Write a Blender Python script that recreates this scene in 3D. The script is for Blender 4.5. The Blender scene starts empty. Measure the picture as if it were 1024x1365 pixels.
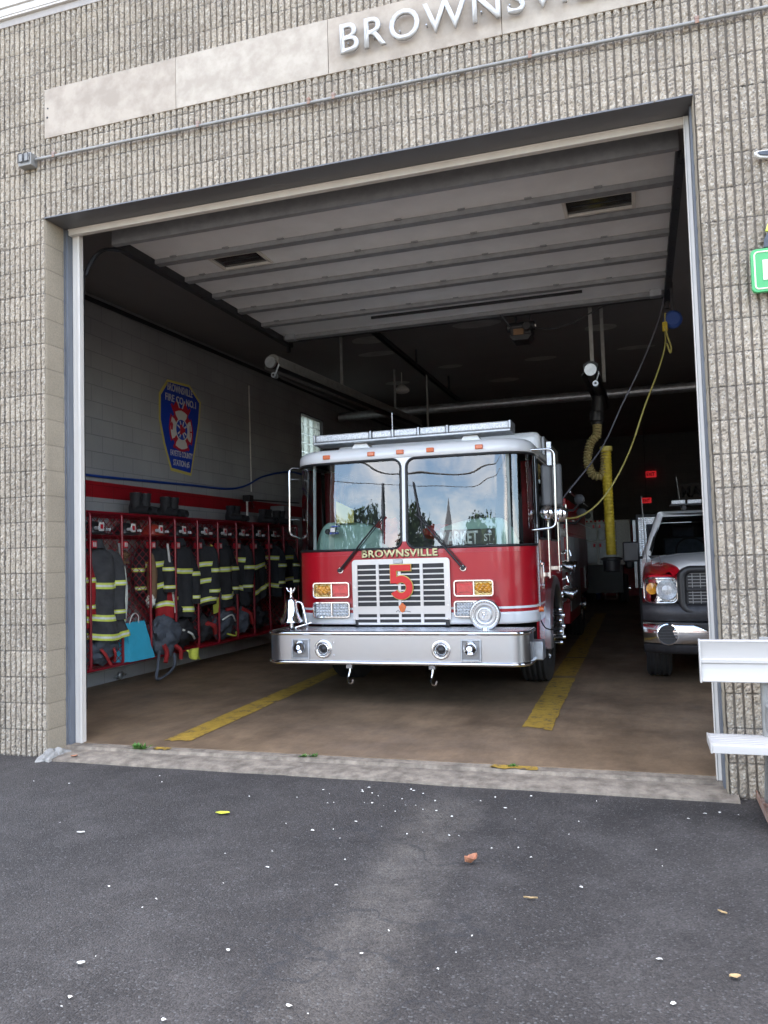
import bpy, math, random
import numpy as np
from mathutils import Vector, Matrix, noise as mnoise
rnd = random.Random(7)
PI = math.pi
scene = bpy.context.scene
COL = scene.collection

# ------------------------------------------------------------------ helpers
ORG = {}

def link(o):
    COL.objects.link(o)
    return o

def thing(name, label, cat, loc=(0, 0, 0), group=None, kind=None):
    o = link(bpy.data.objects.new(name, None))
    o.empty_display_size = 0.1
    o.location = loc
    ORG[o] = Vector(loc)
    o['label'] = label
    o['category'] = cat
    if group: o['group'] = group
    if kind: o['kind'] = kind
    return o

def tag(o, label=None, cat=None, group=None, kind=None):
    if label: o['label'] = label
    if cat: o['category'] = cat
    if group: o['group'] = group
    if kind: o['kind'] = kind
    return o

class MB:
    def __init__(s):
        s.v = []; s.f = []; s.m = []; s.mi = 0
    def add(s, vs, fs):
        b = len(s.v)
        s.v += [tuple(v) for v in vs]
        s.f += [tuple(b + i for i in f) for f in fs]
        s.m += [s.mi] * len(fs)
        return s
    def box(s, x0, x1, y0, y1, z0, z1):
        vs = [(x, y, z) for x in (x0, x1) for y in (y0, y1) for z in (z0, z1)]
        return s.add(vs, [(0, 1, 3, 2), (4, 6, 7, 5), (0, 4, 5, 1), (2, 3, 7, 6), (0, 2, 6, 4), (1, 5, 7, 3)])
    def obox(s, c, sx, sy, sz, rot):
        M = Matrix.Translation(c) @ rot.to_4x4()
        vs = [M @ Vector((x * sx / 2, y * sy / 2, z * sz / 2)) for x in (-1, 1) for y in (-1, 1) for z in (-1, 1)]
        return s.add(vs, [(0, 1, 3, 2), (4, 6, 7, 5), (0, 4, 5, 1), (2, 3, 7, 6), (0, 2, 6, 4), (1, 5, 7, 3)])
    def tube(s, pts, r, seg=8, cap=True, closed=False):
        pts = [Vector(p) for p in pts]
        n = len(pts)
        rr = r if isinstance(r, (list, tuple)) else [r] * n
        vs = []; fs = []
        prev = None
        for i, p in enumerate(pts):
            if closed:
                t = pts[(i + 1) % n] - pts[i - 1]
            else:
                t = pts[min(i + 1, n - 1)] - pts[max(i - 1, 0)]
            if t.length < 1e-9: t = Vector((0, 0, 1))
            t.normalize()
            if prev is None:
                a = Vector((0, 0, 1)) if abs(t.z) < 0.9 else Vector((1, 0, 0))
                u = t.cross(a).normalized()
            else:
                u = prev - t * prev.dot(t)
                if u.length < 1e-6: u = t.orthogonal()
                u.normalize()
            prev = u
            w = t.cross(u)
            for k in range(seg):
                a = 2 * PI * k / seg
                vs.append(p + (u * math.cos(a) + w * math.sin(a)) * rr[i])
        m = n if closed else n - 1
        for i in range(m):
            for k in range(seg):
                a = i * seg + k; b = i * seg + (k + 1) % seg
                j = (i + 1) % n
                fs.append((a, b, j * seg + (k + 1) % seg, j * seg + k))
        if cap and not closed:
            fs.append(tuple(range(seg))[::-1])
            fs.append(tuple((n - 1) * seg + k for k in range(seg)))
        return s.add(vs, fs)
    def cyl(s, a, b, r, seg=16, r2=None):
        return s.tube([a, b], [r, r if r2 is None else r2], seg)
    def lathe(s, prof, o, axis='z', seg=24, flip=False):
        # prof: (radius, height along axis)
        vs = []; fs = []
        o = Vector(o)
        for r, h in prof:
            for k in range(seg):
                a = 2 * PI * k / seg
                c, d = r * math.cos(a), r * math.sin(a)
                if axis == 'z': v = Vector((c, d, h))
                elif axis == 'y': v = Vector((c, h, d))
                else: v = Vector((h, c, d))
                vs.append(o + v)
        n = len(prof)
        for i in range(n - 1):
            for k in range(seg):
                fs.append((i * seg + k, i * seg + (k + 1) % seg, (i + 1) * seg + (k + 1) % seg, (i + 1) * seg + k))
        if prof[0][0] > 1e-5: fs.append(tuple(range(seg))[::-1])
        if prof[-1][0] > 1e-5: fs.append(tuple((n - 1) * seg + k for k in range(seg)))
        return s.add(vs, fs)
    def prism(s, poly, axis, a, b):
        # poly in the two remaining coords, in order (x,y),(x,z),(y,z)
        def mk(p, h):
            if axis == 'y': return (p[0], h, p[1])
            if axis == 'x': return (h, p[0], p[1])
            return (p[0], p[1], h)
        n = len(poly)
        vs = [mk(p, a) for p in poly] + [mk(p, b) for p in poly]
        fs = [tuple(range(n)), tuple(range(2 * n - 1, n - 1, -1))]
        fs += [(i, n + i, n + (i + 1) % n, (i + 1) % n) for i in range(n)]
        return s.add(vs, fs)
    def grid(s, fn, us, vs_, flip=False, wrap=False):
        nu, nv = len(us), len(vs_)
        vs = [fn(u, v) for u in us for v in vs_]
        fs = []
        for i in range(nu if wrap else nu - 1):
            for j in range(nv - 1):
                i2 = (i + 1) % nu
                q = (i * nv + j, i2 * nv + j, i2 * nv + j + 1, i * nv + j + 1)
                fs.append(q[::-1] if flip else q)
        return s.add(vs, fs)
    def build(s, name, mat, parent=None, smooth=None, bevel=0, seg=2, sub=0, solid=0):
        o0 = ORG.get(parent, Vector((0, 0, 0)))
        me = bpy.data.meshes.new(name)
        me.from_pydata([(v[0] - o0.x, v[1] - o0.y, v[2] - o0.z) for v in s.v], [], s.f)
        import bmesh
        bm = bmesh.new(); bm.from_mesh(me)
        bmesh.ops.recalc_face_normals(bm, faces=bm.faces[:])
        bm.to_mesh(me); bm.free()
        mats = mat if isinstance(mat, (list, tuple)) else [mat]
        for m in mats: me.materials.append(m)
        if len(mats) > 1: me.polygons.foreach_set('material_index', s.m)
        o = link(bpy.data.objects.new(name, me))
        if parent is not None: o.parent = parent
        ORG[o] = o0
        if smooth is not None:
            me.polygons.foreach_set('use_smooth', [True] * len(me.polygons))
            if smooth < 179: me.set_sharp_from_angle(angle=math.radians(smooth))
        if solid:
            m = o.modifiers.new('solid', 'SOLIDIFY'); m.thickness = solid; m.offset = 0
        if sub:
            m = o.modifiers.new('sub', 'SUBSURF'); m.levels = sub; m.render_levels = sub
        if bevel:
            m = o.modifiers.new('bev', 'BEVEL'); m.width = bevel; m.segments = seg; m.limit_method = 'ANGLE'; m.harden_normals = False
            me.polygons.foreach_set('use_smooth', [True] * len(me.polygons))
            me.set_sharp_from_angle(angle=math.radians(50))
        return o

def bez(pts, n=24):
    # Catmull-Rom through points
    P = [Vector(p) for p in pts]
    P = [P[0] * 2 - P[1]] + P + [P[-1] * 2 - P[-2]]
    out = []
    for i in range(1, len(P) - 2):
        for k in range(n):
            t = k / n
            a, b, c, d = P[i - 1], P[i], P[i + 1], P[i + 2]
            out.append(0.5 * ((2 * b) + (c - a) * t + (2 * a - 5 * b + 4 * c - d) * t * t + (3 * b - a - 3 * c + d) * t ** 3))
    out.append(P[-2])
    return out

def text(name, s, mat, parent, origin, height, width=None, ext=0.004, right=(1, 0, 0), up=(0, 0, 1), bold=0.0, space=1.0, bevel=0):
    cu = bpy.data.curves.new(name, 'FONT')
    cu.body = s; cu.size = 1; cu.extrude = 0; cu.offset = bold; cu.space_character = space
    cu.resolution_u = 4
    ob = bpy.data.objects.new('tmp', cu); COL.objects.link(ob)
    dg = bpy.context.evaluated_depsgraph_get(); dg.update()
    me = bpy.data.meshes.new_from_object(ob.evaluated_get(dg))
    bpy.data.objects.remove(ob)
    xs = [v.co.x for v in me.vertices]; ys = [v.co.y for v in me.vertices]
    x0, x1 = min(xs), max(xs); y0, y1 = min(ys), max(ys)
    if s in ('BROWNSVILLE', 'FIRE CO. NO.1', 'STATION #5', 'MARKET', 'ST'): y0 = 0.0
    cap = max(ys)
    sy = height / (cap - y0); sx = sy if width is None else width / (x1 - x0)
    R = Vector(right); U = Vector(up); N = R.cross(U)
    o0 = ORG.get(parent, Vector((0, 0, 0)))
    O = Vector(origin) - o0
    for v in me.vertices:
        v.co = O + R * ((v.co.x - x0) * sx) + U * ((v.co.y - y0) * sy)
    import bmesh
    bm = bmesh.new(); bm.from_mesh(me)
    bmesh.ops.remove_doubles(bm, verts=bm.verts[:], dist=1e-6)
    g = bmesh.ops.extrude_face_region(bm, geom=bm.faces[:])
    vv = [e for e in g['geom'] if isinstance(e, bmesh.types.BMVert)]
    bmesh.ops.translate(bm, verts=vv, vec=N * ext)
    bmesh.ops.recalc_face_normals(bm, faces=bm.faces[:])
    bm.to_mesh(me); bm.free()
    me.name = name
    me.materials.clear(); me.materials.append(mat)
    o = link(bpy.data.objects.new(name, me))
    if parent is not None: o.parent = parent
    ORG[o] = o0
    return o

# ------------------------------------------------------------------ materials
def nodes(name):
    m = bpy.data.materials.new(name); m.use_nodes = True
    nt = m.node_tree
    return m, nt, nt.nodes, nt.links, nt.nodes['Principled BSDF']

def mat(name, col, rough=0.5, metal=0.0, var=0.0, vscale=8.0, bump=0.0, bscale=60.0, col2=None, rvar=0.0, coat=0.0, spec=0.5, stretch=None, detail=6, lo=0.35, hi=0.65):
    m, nt, N, L, b = nodes(name)
    b.inputs['Roughness'].default_value = rough
    b.inputs['Metallic'].default_value = metal
    b.inputs['Base Color'].default_value = (*col, 1)
    b.inputs['Specular IOR Level'].default_value = spec
    if coat:
        b.inputs['Coat Weight'].default_value = coat
        b.inputs['Coat Roughness'].default_value = 0.04
    tc = N.new('ShaderNodeTexCoord')
    src = tc.outputs['Object']
    if stretch:
        mp = N.new('ShaderNodeMapping'); mp.inputs['Scale'].default_value = stretch
        L.new(src, mp.inputs['Vector']); src = mp.outputs['Vector']
    if var or col2 or rvar:
        n = N.new('ShaderNodeTexNoise'); n.inputs['Scale'].default_value = vscale; n.inputs['Detail'].default_value = detail
        n.inputs['Roughness'].default_value = 0.62
        L.new(src, n.inputs['Vector'])
        mr = N.new('ShaderNodeMapRange'); mr.inputs['From Min'].default_value = lo; mr.inputs['From Max'].default_value = hi
        L.new(n.outputs['Fac'], mr.inputs['Value'])
        if var or col2:
            mx = N.new('ShaderNodeMix'); mx.data_type = 'RGBA'
            c2 = col2 if col2 else tuple(c * (1 - var) for c in col)
            mx.inputs['A'].default_value = (*col, 1); mx.inputs['B'].default_value = (*c2, 1)
            L.new(mr.outputs['Result'], mx.inputs['Factor'])
            L.new(mx.outputs['Result'], b.inputs['Base Color'])
        if rvar:
            r2 = N.new('ShaderNodeMapRange'); r2.inputs['To Min'].default_value = rough; r2.inputs['To Max'].default_value = min(1, rough + rvar)
            L.new(mr.outputs['Result'], r2.inputs['Value']); L.new(r2.outputs['Result'], b.inputs['Roughness'])
    if bump:
        n2 = N.new('ShaderNodeTexNoise'); n2.inputs['Scale'].default_value = bscale; n2.inputs['Detail'].default_value = 5
        L.new(src, n2.inputs['Vector'])
        bp = N.new('ShaderNodeBump'); bp.inputs['Strength'].default_value = bump; bp.inputs['Distance'].default_value = 0.01
        L.new(n2.outputs['Fac'], bp.inputs['Height']); L.new(bp.outputs['Normal'], b.inputs['Normal'])
    return m

def emis(name, col, st):
    m, nt, N, L, b = nodes(name)
    b.inputs['Base Color'].default_value = (*[c * .3 for c in col], 1)
    b.inputs['Emission Color'].default_value = (*col, 1); b.inputs['Emission Strength'].default_value = st
    return m

def glass(name, tint=(0.8, 0.86, 0.84), ior=1.6, rough=0.0):
    m, nt, N, L, b = nodes(name)
    N.remove(b)
    out = N['Material Output']
    t = N.new('ShaderNodeBsdfTransparent'); t.inputs['Color'].default_value = (*tint, 1)
    g = N.new('ShaderNodeBsdfGlossy'); g.inputs['Roughness'].default_value = rough; g.inputs['Color'].default_value = (1, 1, 1, 1)
    fr = N.new('ShaderNodeFresnel'); fr.inputs['IOR'].default_value = ior
    nz = N.new('ShaderNodeTexNoise'); nz.inputs['Scale'].default_value = 1.6; nz.inputs['Detail'].default_value = 1
    bp = N.new('ShaderNodeBump'); bp.inputs['Strength'].default_value = 0.02; bp.inputs['Distance'].default_value = 0.2
    tc = N.new('ShaderNodeTexCoord'); L.new(tc.outputs['Object'], nz.inputs['Vector'])
    L.new(nz.outputs['Fac'], bp.inputs['Height']); L.new(bp.outputs['Normal'], g.inputs['Normal'])
    mx = N.new('ShaderNodeMixShader')
    L.new(fr.outputs['Fac'], mx.inputs['Fac']); L.new(t.outputs['BSDF'], mx.inputs[1]); L.new(g.outputs['BSDF'], mx.inputs[2])
    L.new(mx.outputs['Shader'], out.inputs['Surface'])
    return m

def block_mat(name, c1, c2, mortar, axes=('X', 'Z'), bw=0.4064, bh=0.2032, ms=0.006, bump=0.5, rough=0.85, speck=0.0, off=(0, 0), fine=90.0, mfac=1.0, groove=None):
    """masonry: tone per block, joints and grain"""
    m, nt, N, L, b = nodes(name)
    b.inputs['Roughness'].default_value = rough
    b.inputs['Specular IOR Level'].default_value = 0.3
    tc = N.new('ShaderNodeTexCoord'); sp = N.new('ShaderNodeSeparateXYZ'); cb = N.new('ShaderNodeCombineXYZ')
    L.new(tc.outputs['Object'], sp.inputs['Vector'])
    L.new(sp.outputs[axes[0]], cb.inputs['X']); L.new(sp.outputs[axes[1]], cb.inputs['Y'])
    mp = N.new('ShaderNodeMapping'); mp.inputs['Location'].default_value = (off[0], off[1], 0)
    L.new(cb.outputs['Vector'], mp.inputs['Vector'])
    br = N.new('ShaderNodeTexBrick'); br.offset = 0.5
    br.inputs['Scale'].default_value = 1; br.inputs['Brick Width'].default_value = bw; br.inputs['Row Height'].default_value = bh
    br.inputs['Mortar Size'].default_value = ms; br.inputs['Mortar Smooth'].default_value = 0.3
    br.inputs['Color1'].default_value = (*c1, 1); br.inputs['Color2'].default_value = (*c2, 1); br.inputs['Mortar'].default_value = (*mortar, 1)
    L.new(mp.outputs['Vector'], br.inputs['Vector'])
    n = N.new('ShaderNodeTexNoise'); n.inputs['Scale'].default_value = fine; n.inputs['Detail'].default_value = 4; n.inputs['Roughness'].default_value = 0.7
    L.new(tc.outputs['Object'], n.inputs['Vector'])
    n3 = N.new('ShaderNodeTexNoise'); n3.inputs['Scale'].default_value = 1.3; n3.inputs['Detail'].default_value = 5
    L.new(tc.outputs['Object'], n3.inputs['Vector'])
    mr = N.new('ShaderNodeMapRange'); mr.inputs['From Min'].default_value = 0.3; mr.inputs['From Max'].default_value = 0.7
    mr.inputs['To Min'].default_value = 1 - speck; mr.inputs['To Max'].default_value = 1 + speck * 0.4
    L.new(n.outputs['Fac'], mr.inputs['Value'])
    mr3 = N.new('ShaderNodeMapRange'); mr3.inputs['From Min'].default_value = 0.3; mr3.inputs['From Max'].default_value = 0.7
    mr3.inputs['To Min'].default_value = 0.86; mr3.inputs['To Max'].default_value = 1.08
    L.new(n3.outputs['Fac'], mr3.inputs['Value'])
    mu = N.new('ShaderNodeMath'); mu.operation = 'MULTIPLY'; L.new(mr.outputs['Result'], mu.inputs[0]); L.new(mr3.outputs['Result'], mu.inputs[1])
    vm = N.new('ShaderNodeVectorMath'); vm.operation = 'SCALE'
    L.new(br.outputs['Color'], vm.inputs[0]); L.new(mu.outputs['Value'], vm.inputs['Scale'])
    last = vm.outputs['Vector']
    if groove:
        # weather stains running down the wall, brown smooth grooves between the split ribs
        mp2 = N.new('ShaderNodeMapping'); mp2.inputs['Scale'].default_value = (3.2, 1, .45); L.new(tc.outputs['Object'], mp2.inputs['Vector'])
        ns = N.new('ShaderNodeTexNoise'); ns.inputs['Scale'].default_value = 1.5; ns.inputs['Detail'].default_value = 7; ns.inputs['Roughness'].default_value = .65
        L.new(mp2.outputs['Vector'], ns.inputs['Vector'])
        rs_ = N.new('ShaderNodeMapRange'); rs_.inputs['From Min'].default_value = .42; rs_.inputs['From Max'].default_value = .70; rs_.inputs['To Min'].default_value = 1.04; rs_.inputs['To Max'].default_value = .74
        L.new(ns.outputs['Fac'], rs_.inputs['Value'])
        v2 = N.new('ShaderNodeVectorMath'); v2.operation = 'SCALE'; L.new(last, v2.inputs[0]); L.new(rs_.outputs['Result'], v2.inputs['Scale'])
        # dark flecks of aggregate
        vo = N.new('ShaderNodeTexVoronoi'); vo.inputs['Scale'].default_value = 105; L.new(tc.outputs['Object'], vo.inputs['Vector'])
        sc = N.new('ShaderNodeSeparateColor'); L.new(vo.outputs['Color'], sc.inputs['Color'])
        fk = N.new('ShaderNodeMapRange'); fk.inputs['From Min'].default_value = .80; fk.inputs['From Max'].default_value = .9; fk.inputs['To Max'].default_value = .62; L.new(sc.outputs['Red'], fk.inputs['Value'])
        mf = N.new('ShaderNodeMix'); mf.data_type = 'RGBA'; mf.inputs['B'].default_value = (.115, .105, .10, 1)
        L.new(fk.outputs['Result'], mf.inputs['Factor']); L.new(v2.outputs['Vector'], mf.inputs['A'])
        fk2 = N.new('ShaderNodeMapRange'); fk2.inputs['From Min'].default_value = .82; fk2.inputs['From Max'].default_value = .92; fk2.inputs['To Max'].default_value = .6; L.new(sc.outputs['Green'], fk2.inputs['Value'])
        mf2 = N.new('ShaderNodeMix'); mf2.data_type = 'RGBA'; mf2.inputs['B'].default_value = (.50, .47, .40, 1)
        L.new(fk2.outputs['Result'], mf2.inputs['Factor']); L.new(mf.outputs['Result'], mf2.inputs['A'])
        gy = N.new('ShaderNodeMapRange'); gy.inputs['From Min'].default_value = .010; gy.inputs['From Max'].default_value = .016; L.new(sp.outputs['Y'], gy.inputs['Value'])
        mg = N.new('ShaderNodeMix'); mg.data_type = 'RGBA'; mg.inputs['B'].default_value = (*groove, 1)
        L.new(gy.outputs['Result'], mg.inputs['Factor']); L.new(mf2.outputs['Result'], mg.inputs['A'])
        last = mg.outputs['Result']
    L.new(last, b.inputs['Base Color'])
    # height: grain minus joints
    h = N.new('ShaderNodeMath'); h.operation = 'MULTIPLY_ADD'; h.inputs[1].default_value = -1.2 * mfac
    n4 = N.new('ShaderNodeMath'); n4.operation = 'MULTIPLY'; n4.inputs[1].default_value = 0.8
    L.new(n.outputs['Fac'], n4.inputs[0])
    L.new(br.outputs['Fac'], h.inputs[0]); L.new(n4.outputs['Value'], h.inputs[2])
    bp = N.new('ShaderNodeBump'); bp.inputs['Strength'].default_value = bump; bp.inputs['Distance'].default_value = 0.006
    L.new(h.outputs['Value'], bp.inputs['Height']); L.new(bp.outputs['Normal'], b.inputs['Normal'])
    return m

M = {}
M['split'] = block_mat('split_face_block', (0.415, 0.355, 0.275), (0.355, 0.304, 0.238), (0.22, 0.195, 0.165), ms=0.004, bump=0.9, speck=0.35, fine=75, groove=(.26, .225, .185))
M['smooth_block'] = block_mat('smooth_block', (0.36, 0.31, 0.235), (0.33, 0.285, 0.215), (0.28, 0.24, 0.18), axes=('Y', 'Z'), ms=0.006, bump=0.5, speck=0.22, off=(0.2, 0))
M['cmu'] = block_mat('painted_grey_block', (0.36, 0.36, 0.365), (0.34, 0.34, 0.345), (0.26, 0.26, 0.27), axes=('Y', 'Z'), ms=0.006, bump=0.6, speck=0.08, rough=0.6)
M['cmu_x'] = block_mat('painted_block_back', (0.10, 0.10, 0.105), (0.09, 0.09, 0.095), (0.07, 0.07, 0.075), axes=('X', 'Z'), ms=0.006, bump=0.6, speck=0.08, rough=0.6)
M['cmu_red'] = block_mat('painted_red_block', (0.33, 0.010, 0.018), (0.31, 0.009, 0.016), (0.22, 0.006, 0.011), axes=('Y', 'Z'), ms=0.006, bump=0.6, speck=0.06, rough=0.5)
M['red_dark'] = mat('red_wall_paint', (0.25, 0.012, 0.018), 0.6, var=.3)
M['stone'] = mat('limestone', (0.40, 0.345, 0.28), 0.75, col2=(0.31, 0.262, 0.21), vscale=5.5, bump=0.15, bscale=30, detail=9, lo=.4, hi=.6)
M['stone2'] = mat('limestone_pale', (0.35, 0.302, 0.245), 0.75, col2=(0.44, 0.388, 0.32), vscale=7, bump=0.15, bscale=30, detail=9, lo=.4, hi=.62)
M['coping'] = mat('coping_white', (0.60, 0.58, 0.55), 0.5, var=.1)
M['coping_grey'] = mat('coping_grey', (0.36, 0.33, 0.30), 0.6, var=.12)
M['steel_paint'] = mat('lintel_grey_paint', (0.13, 0.132, 0.14), 0.45, var=.15, vscale=2, bump=.05)
M['jamb_steel'] = mat('jamb_steel', (0.15, 0.165, 0.19), 0.5, col2=(0.10, 0.11, 0.13), vscale=9, stretch=(1, 1, .15), bump=.1)
M['white_frame'] = mat('door_frame_white', (0.68, 0.645, 0.59), 0.5, var=.12, vscale=5, stretch=(1, 1, .3))
M['door_panel'] = mat('door_panel_grey', (0.86, 0.86, 0.86), 0.5, var=.10, vscale=2.5, bump=.04)
M['door_strut'] = mat('door_strut_galv', (0.30, 0.305, 0.315), 0.45, metal=.2, var=.2, vscale=12)
M['ceiling'] = mat('ceiling_drywall', (0.25, 0.24, 0.24), 0.8, var=.12, vscale=1.2, bump=.1, bscale=8)
M['patch'] = mat('ceiling_patch', (0.5, 0.49, 0.48), 0.8, var=.25, vscale=4)
M['galv'] = mat('galvanised', (0.55, 0.57, 0.59), 0.42, metal=.75, var=.25, vscale=14, bump=.05)
M['letter_metal'] = mat('letter_metal', (0.52, 0.52, 0.51), 0.45, metal=.3, var=.2, vscale=20)
M['galv_dull'] = mat('galvanised_dull', (0.30, 0.295, 0.28), 0.55, metal=.4, var=.25, vscale=10)
M['dark_steel'] = mat('dark_steel', (0.045, 0.045, 0.05), 0.45, metal=.5, var=.3, vscale=20)
M['black'] = mat('black_plastic', (0.018, 0.018, 0.02), 0.45, var=.2)
M['rubber'] = mat('tyre_rubber', (0.022, 0.022, 0.023), 0.75, var=.25, vscale=15, bump=.1)
M['chrome'] = mat('chrome', (0.82, 0.83, 0.84), 0.07, metal=1, rvar=.1, vscale=5)
M['brushed'] = mat('brushed_stainless', (0.56, 0.565, 0.575), 0.30, metal=1, rvar=.06, vscale=3, var=.05)
M['red_paint'] = mat('engine_red', (0.44, 0.004, 0.014), 0.32, coat=0.45, rvar=.05)
M['white_paint'] = mat('engine_white', (0.88, 0.88, 0.875), 0.3, coat=0.6, rvar=.05)
M['grey_panel'] = mat('panel_grey', (0.30, 0.30, 0.30), 0.4, metal=.4, var=.2)
M['gasket'] = mat('window_gasket', (0.012, 0.012, 0.013), 0.4)
M['glass'] = glass('windshield_glass', (0.95, 1.0, 0.98), 1.92)
M['glass_dark'] = glass('side_glass', (0.35, 0.37, 0.37), 1.5)
M['sage'] = mat('dash_sage', (0.40, 0.58, 0.49), 0.7, var=.12, bump=.1, bscale=120)
M['dark_fabric'] = mat('seat_fabric', (0.06, 0.06, 0.065), 0.9, var=.2)
M['red_fabric'] = mat('red_fabric', (0.38, 0.02, 0.025), 0.85, var=.35, vscale=12, bump=.3, bscale=25)
M['cream'] = mat('gold_leaf', (0.85, 0.74, 0.40), 0.4, var=.08)
M['letter_red'] = mat('numeral_red', (0.72, 0.02, 0.02), 0.4)
M['amber'] = mat('amber_lens', (0.85, 0.36, 0.03), 0.15, var=.5, vscale=30, coat=.5)
M['orange'] = mat('marker_orange', (0.80, 0.16, 0.03), 0.3, coat=.4, var=.2, vscale=40)
M['red_lens'] = mat('red_lens', (0.75, 0.02, 0.03), 0.12, coat=.7, var=.3, vscale=18)
M['clear_lens'] = mat('clear_lens', (0.80, 0.81, 0.83), 0.2, metal=.1, col2=(0.50, 0.52, 0.54), vscale=60, detail=2, coat=.6, bump=.25, bscale=90)
M['window_pane'] = mat('door_window_pane', (0.045, 0.045, 0.045), 0.15, var=.5, vscale=4)
M['mirror_back'] = mat('mirror_back', (0.10, 0.10, 0.10), 0.4, var=.2)
M['white_sign'] = mat('sign_white', (0.86, 0.88, 0.84), 0.4)
M['amber_bowl'] = mat('amber_bowl', (0.42, 0.30, 0.12), 0.15, metal=1, bump=.8, bscale=45)
M['reflector'] = mat('lamp_reflector', (0.8, 0.8, 0.8), 0.12, metal=1, bump=.8, bscale=45)
M['locker_red'] = mat('locker_red', (0.27, 0.007, 0.018), 0.35, coat=.4, var=.15)
M['coat_cloth'] = mat('turnout_charcoal', (0.028, 0.029, 0.033), 0.92, var=.35, vscale=7, bump=.35, bscale=180)
M['coat_grey'] = mat('turnout_grey', (0.07, 0.07, 0.072), 0.92, col2=(0.035, 0.035, 0.038), vscale=5, bump=.35, bscale=180)
M['coat_tan'] = mat('turnout_tan', (0.22, 0.13, 0.07), 0.9, var=.3, vscale=9, bump=.3, bscale=100)
M['coat_red'] = mat('turnout_red', (0.40, 0.015, 0.02), 0.85, var=.3, bump=.3, bscale=100)
M['lime'] = mat('lime_band', (0.72, 0.80, 0.12), 0.55, var=.12, vscale=20)
M['silver'] = mat('silver_band', (0.80, 0.82, 0.76), 0.4, var=.15, vscale=20)
M['bag_grey'] = mat('bag_grey', (0.10, 0.115, 0.14), 0.85, var=.4, vscale=14, bump=.3, bscale=60)
M['bag_black'] = mat('bag_black', (0.02, 0.02, 0.023), 0.75, var=.3, vscale=14, bump=.3, bscale=60)
M['bag_red'] = mat('bag_red', (0.42, 0.03, 0.03), 0.75, var=.3, vscale=14, bump=.3)
M['bag_blue'] = mat('bag_cyan', (0.06, 0.47, 0.66), 0.4, var=.12, vscale=6)
M['helmet'] = mat('helmet_black', (0.02, 0.02, 0.022), 0.4, var=.2)
M['helmet_red'] = mat('helmet_red', (0.45, 0.05, 0.03), 0.4, var=.3)
M['white_plate'] = mat('plate_white', (0.72, 0.70, 0.66), 0.5, var=.2, vscale=30)
M['blue_paint'] = mat('emblem_blue', (0.012, 0.05, 0.42), 0.5)
M['blue_hose'] = mat('blue_hose', (0.01, 0.05, 0.28), 0.4)
M['yellow_emb'] = mat('emblem_yellow', (0.62, 0.52, 0.12), 0.5)
M['red_emb'] = mat('emblem_red', (0.50, 0.015, 0.03), 0.5)
M['white_emb'] = mat('emblem_white', (0.68, 0.66, 0.62), 0.5)
M['yellow_hose'] = mat('yellow_hose', (0.58, 0.43, 0.03), 0.55, var=.15)
M['yellow_cord'] = mat('yellow_cord', (0.34, 0.29, 0.08), 0.6)
M['tan_hose'] = mat('tan_hose', (0.36, 0.29, 0.13), 0.6)
M['grey_rope'] = mat('grey_rope', (0.10, 0.10, 0.12), 0.6)
M['green_sign'] = mat('sign_green', (0.06, 0.38, 0.12), 0.4, coat=.2)
M['sign_cream'] = mat('sign_cream', (0.80, 0.82, 0.62), 0.45)
M['alu'] = mat('aluminium_plank', (0.52, 0.50, 0.47), 0.42, metal=.1, var=.05, vscale=9, stretch=(.3, 1, 4), bump=.02)
M['rust'] = mat('rusty_steel', (0.30, 0.24, 0.21), 0.7, col2=(0.24, 0.11, 0.06), vscale=14, bump=.3)
M['conc'] = mat('concrete_pale', (0.30, 0.255, 0.20), 0.85, col2=(0.135, 0.112, 0.088), vscale=11, bump=.6, bscale=70, detail=10)
M['chunk'] = mat('concrete_patch', (0.34, 0.33, 0.305), 0.9, var=.3, vscale=9, bump=.8, bscale=40)
M['weed'] = mat('weed_leaf', (0.08, 0.20, 0.03), 0.6, var=.4, vscale=40)
M['petal'] = mat('petal', (0.75, 0.73, 0.66), 0.7, var=.2, vscale=60)
M['leaf_yellow'] = mat('leaf_yellow', (0.62, 0.66, 0.06), 0.6, var=.3, vscale=40)
M['leaf_brown'] = mat('leaf_brown', (0.50, 0.22, 0.12), 0.7, var=.4, vscale=40)
M['leaf_tan'] = mat('leaf_tan', (0.55, 0.38, 0.18), 0.7, var=.4, vscale=40)
M['foliage'] = mat('tree_foliage', (0.045, 0.085, 0.025), 0.7, var=.5, vscale=1.5)
M['bark'] = mat('tree_bark', (0.07, 0.055, 0.04), 0.9, var=.4)
M['slate'] = mat('spire_slate', (0.06, 0.065, 0.075), 0.7)
M['brick'] = mat('church_brick', (0.22, 0.08, 0.055), 0.85, var=.25, vscale=3)
M['exit'] = emis('exit_red', (1.0, 0.03, 0.04), 0.045)
M['tape'] = mat('reflective_tape', (0.6, 0.05, 0.05), 0.3)
M['dk_blue'] = mat('recycle_blue', (0.02, 0.06, 0.25), 0.5)

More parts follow.
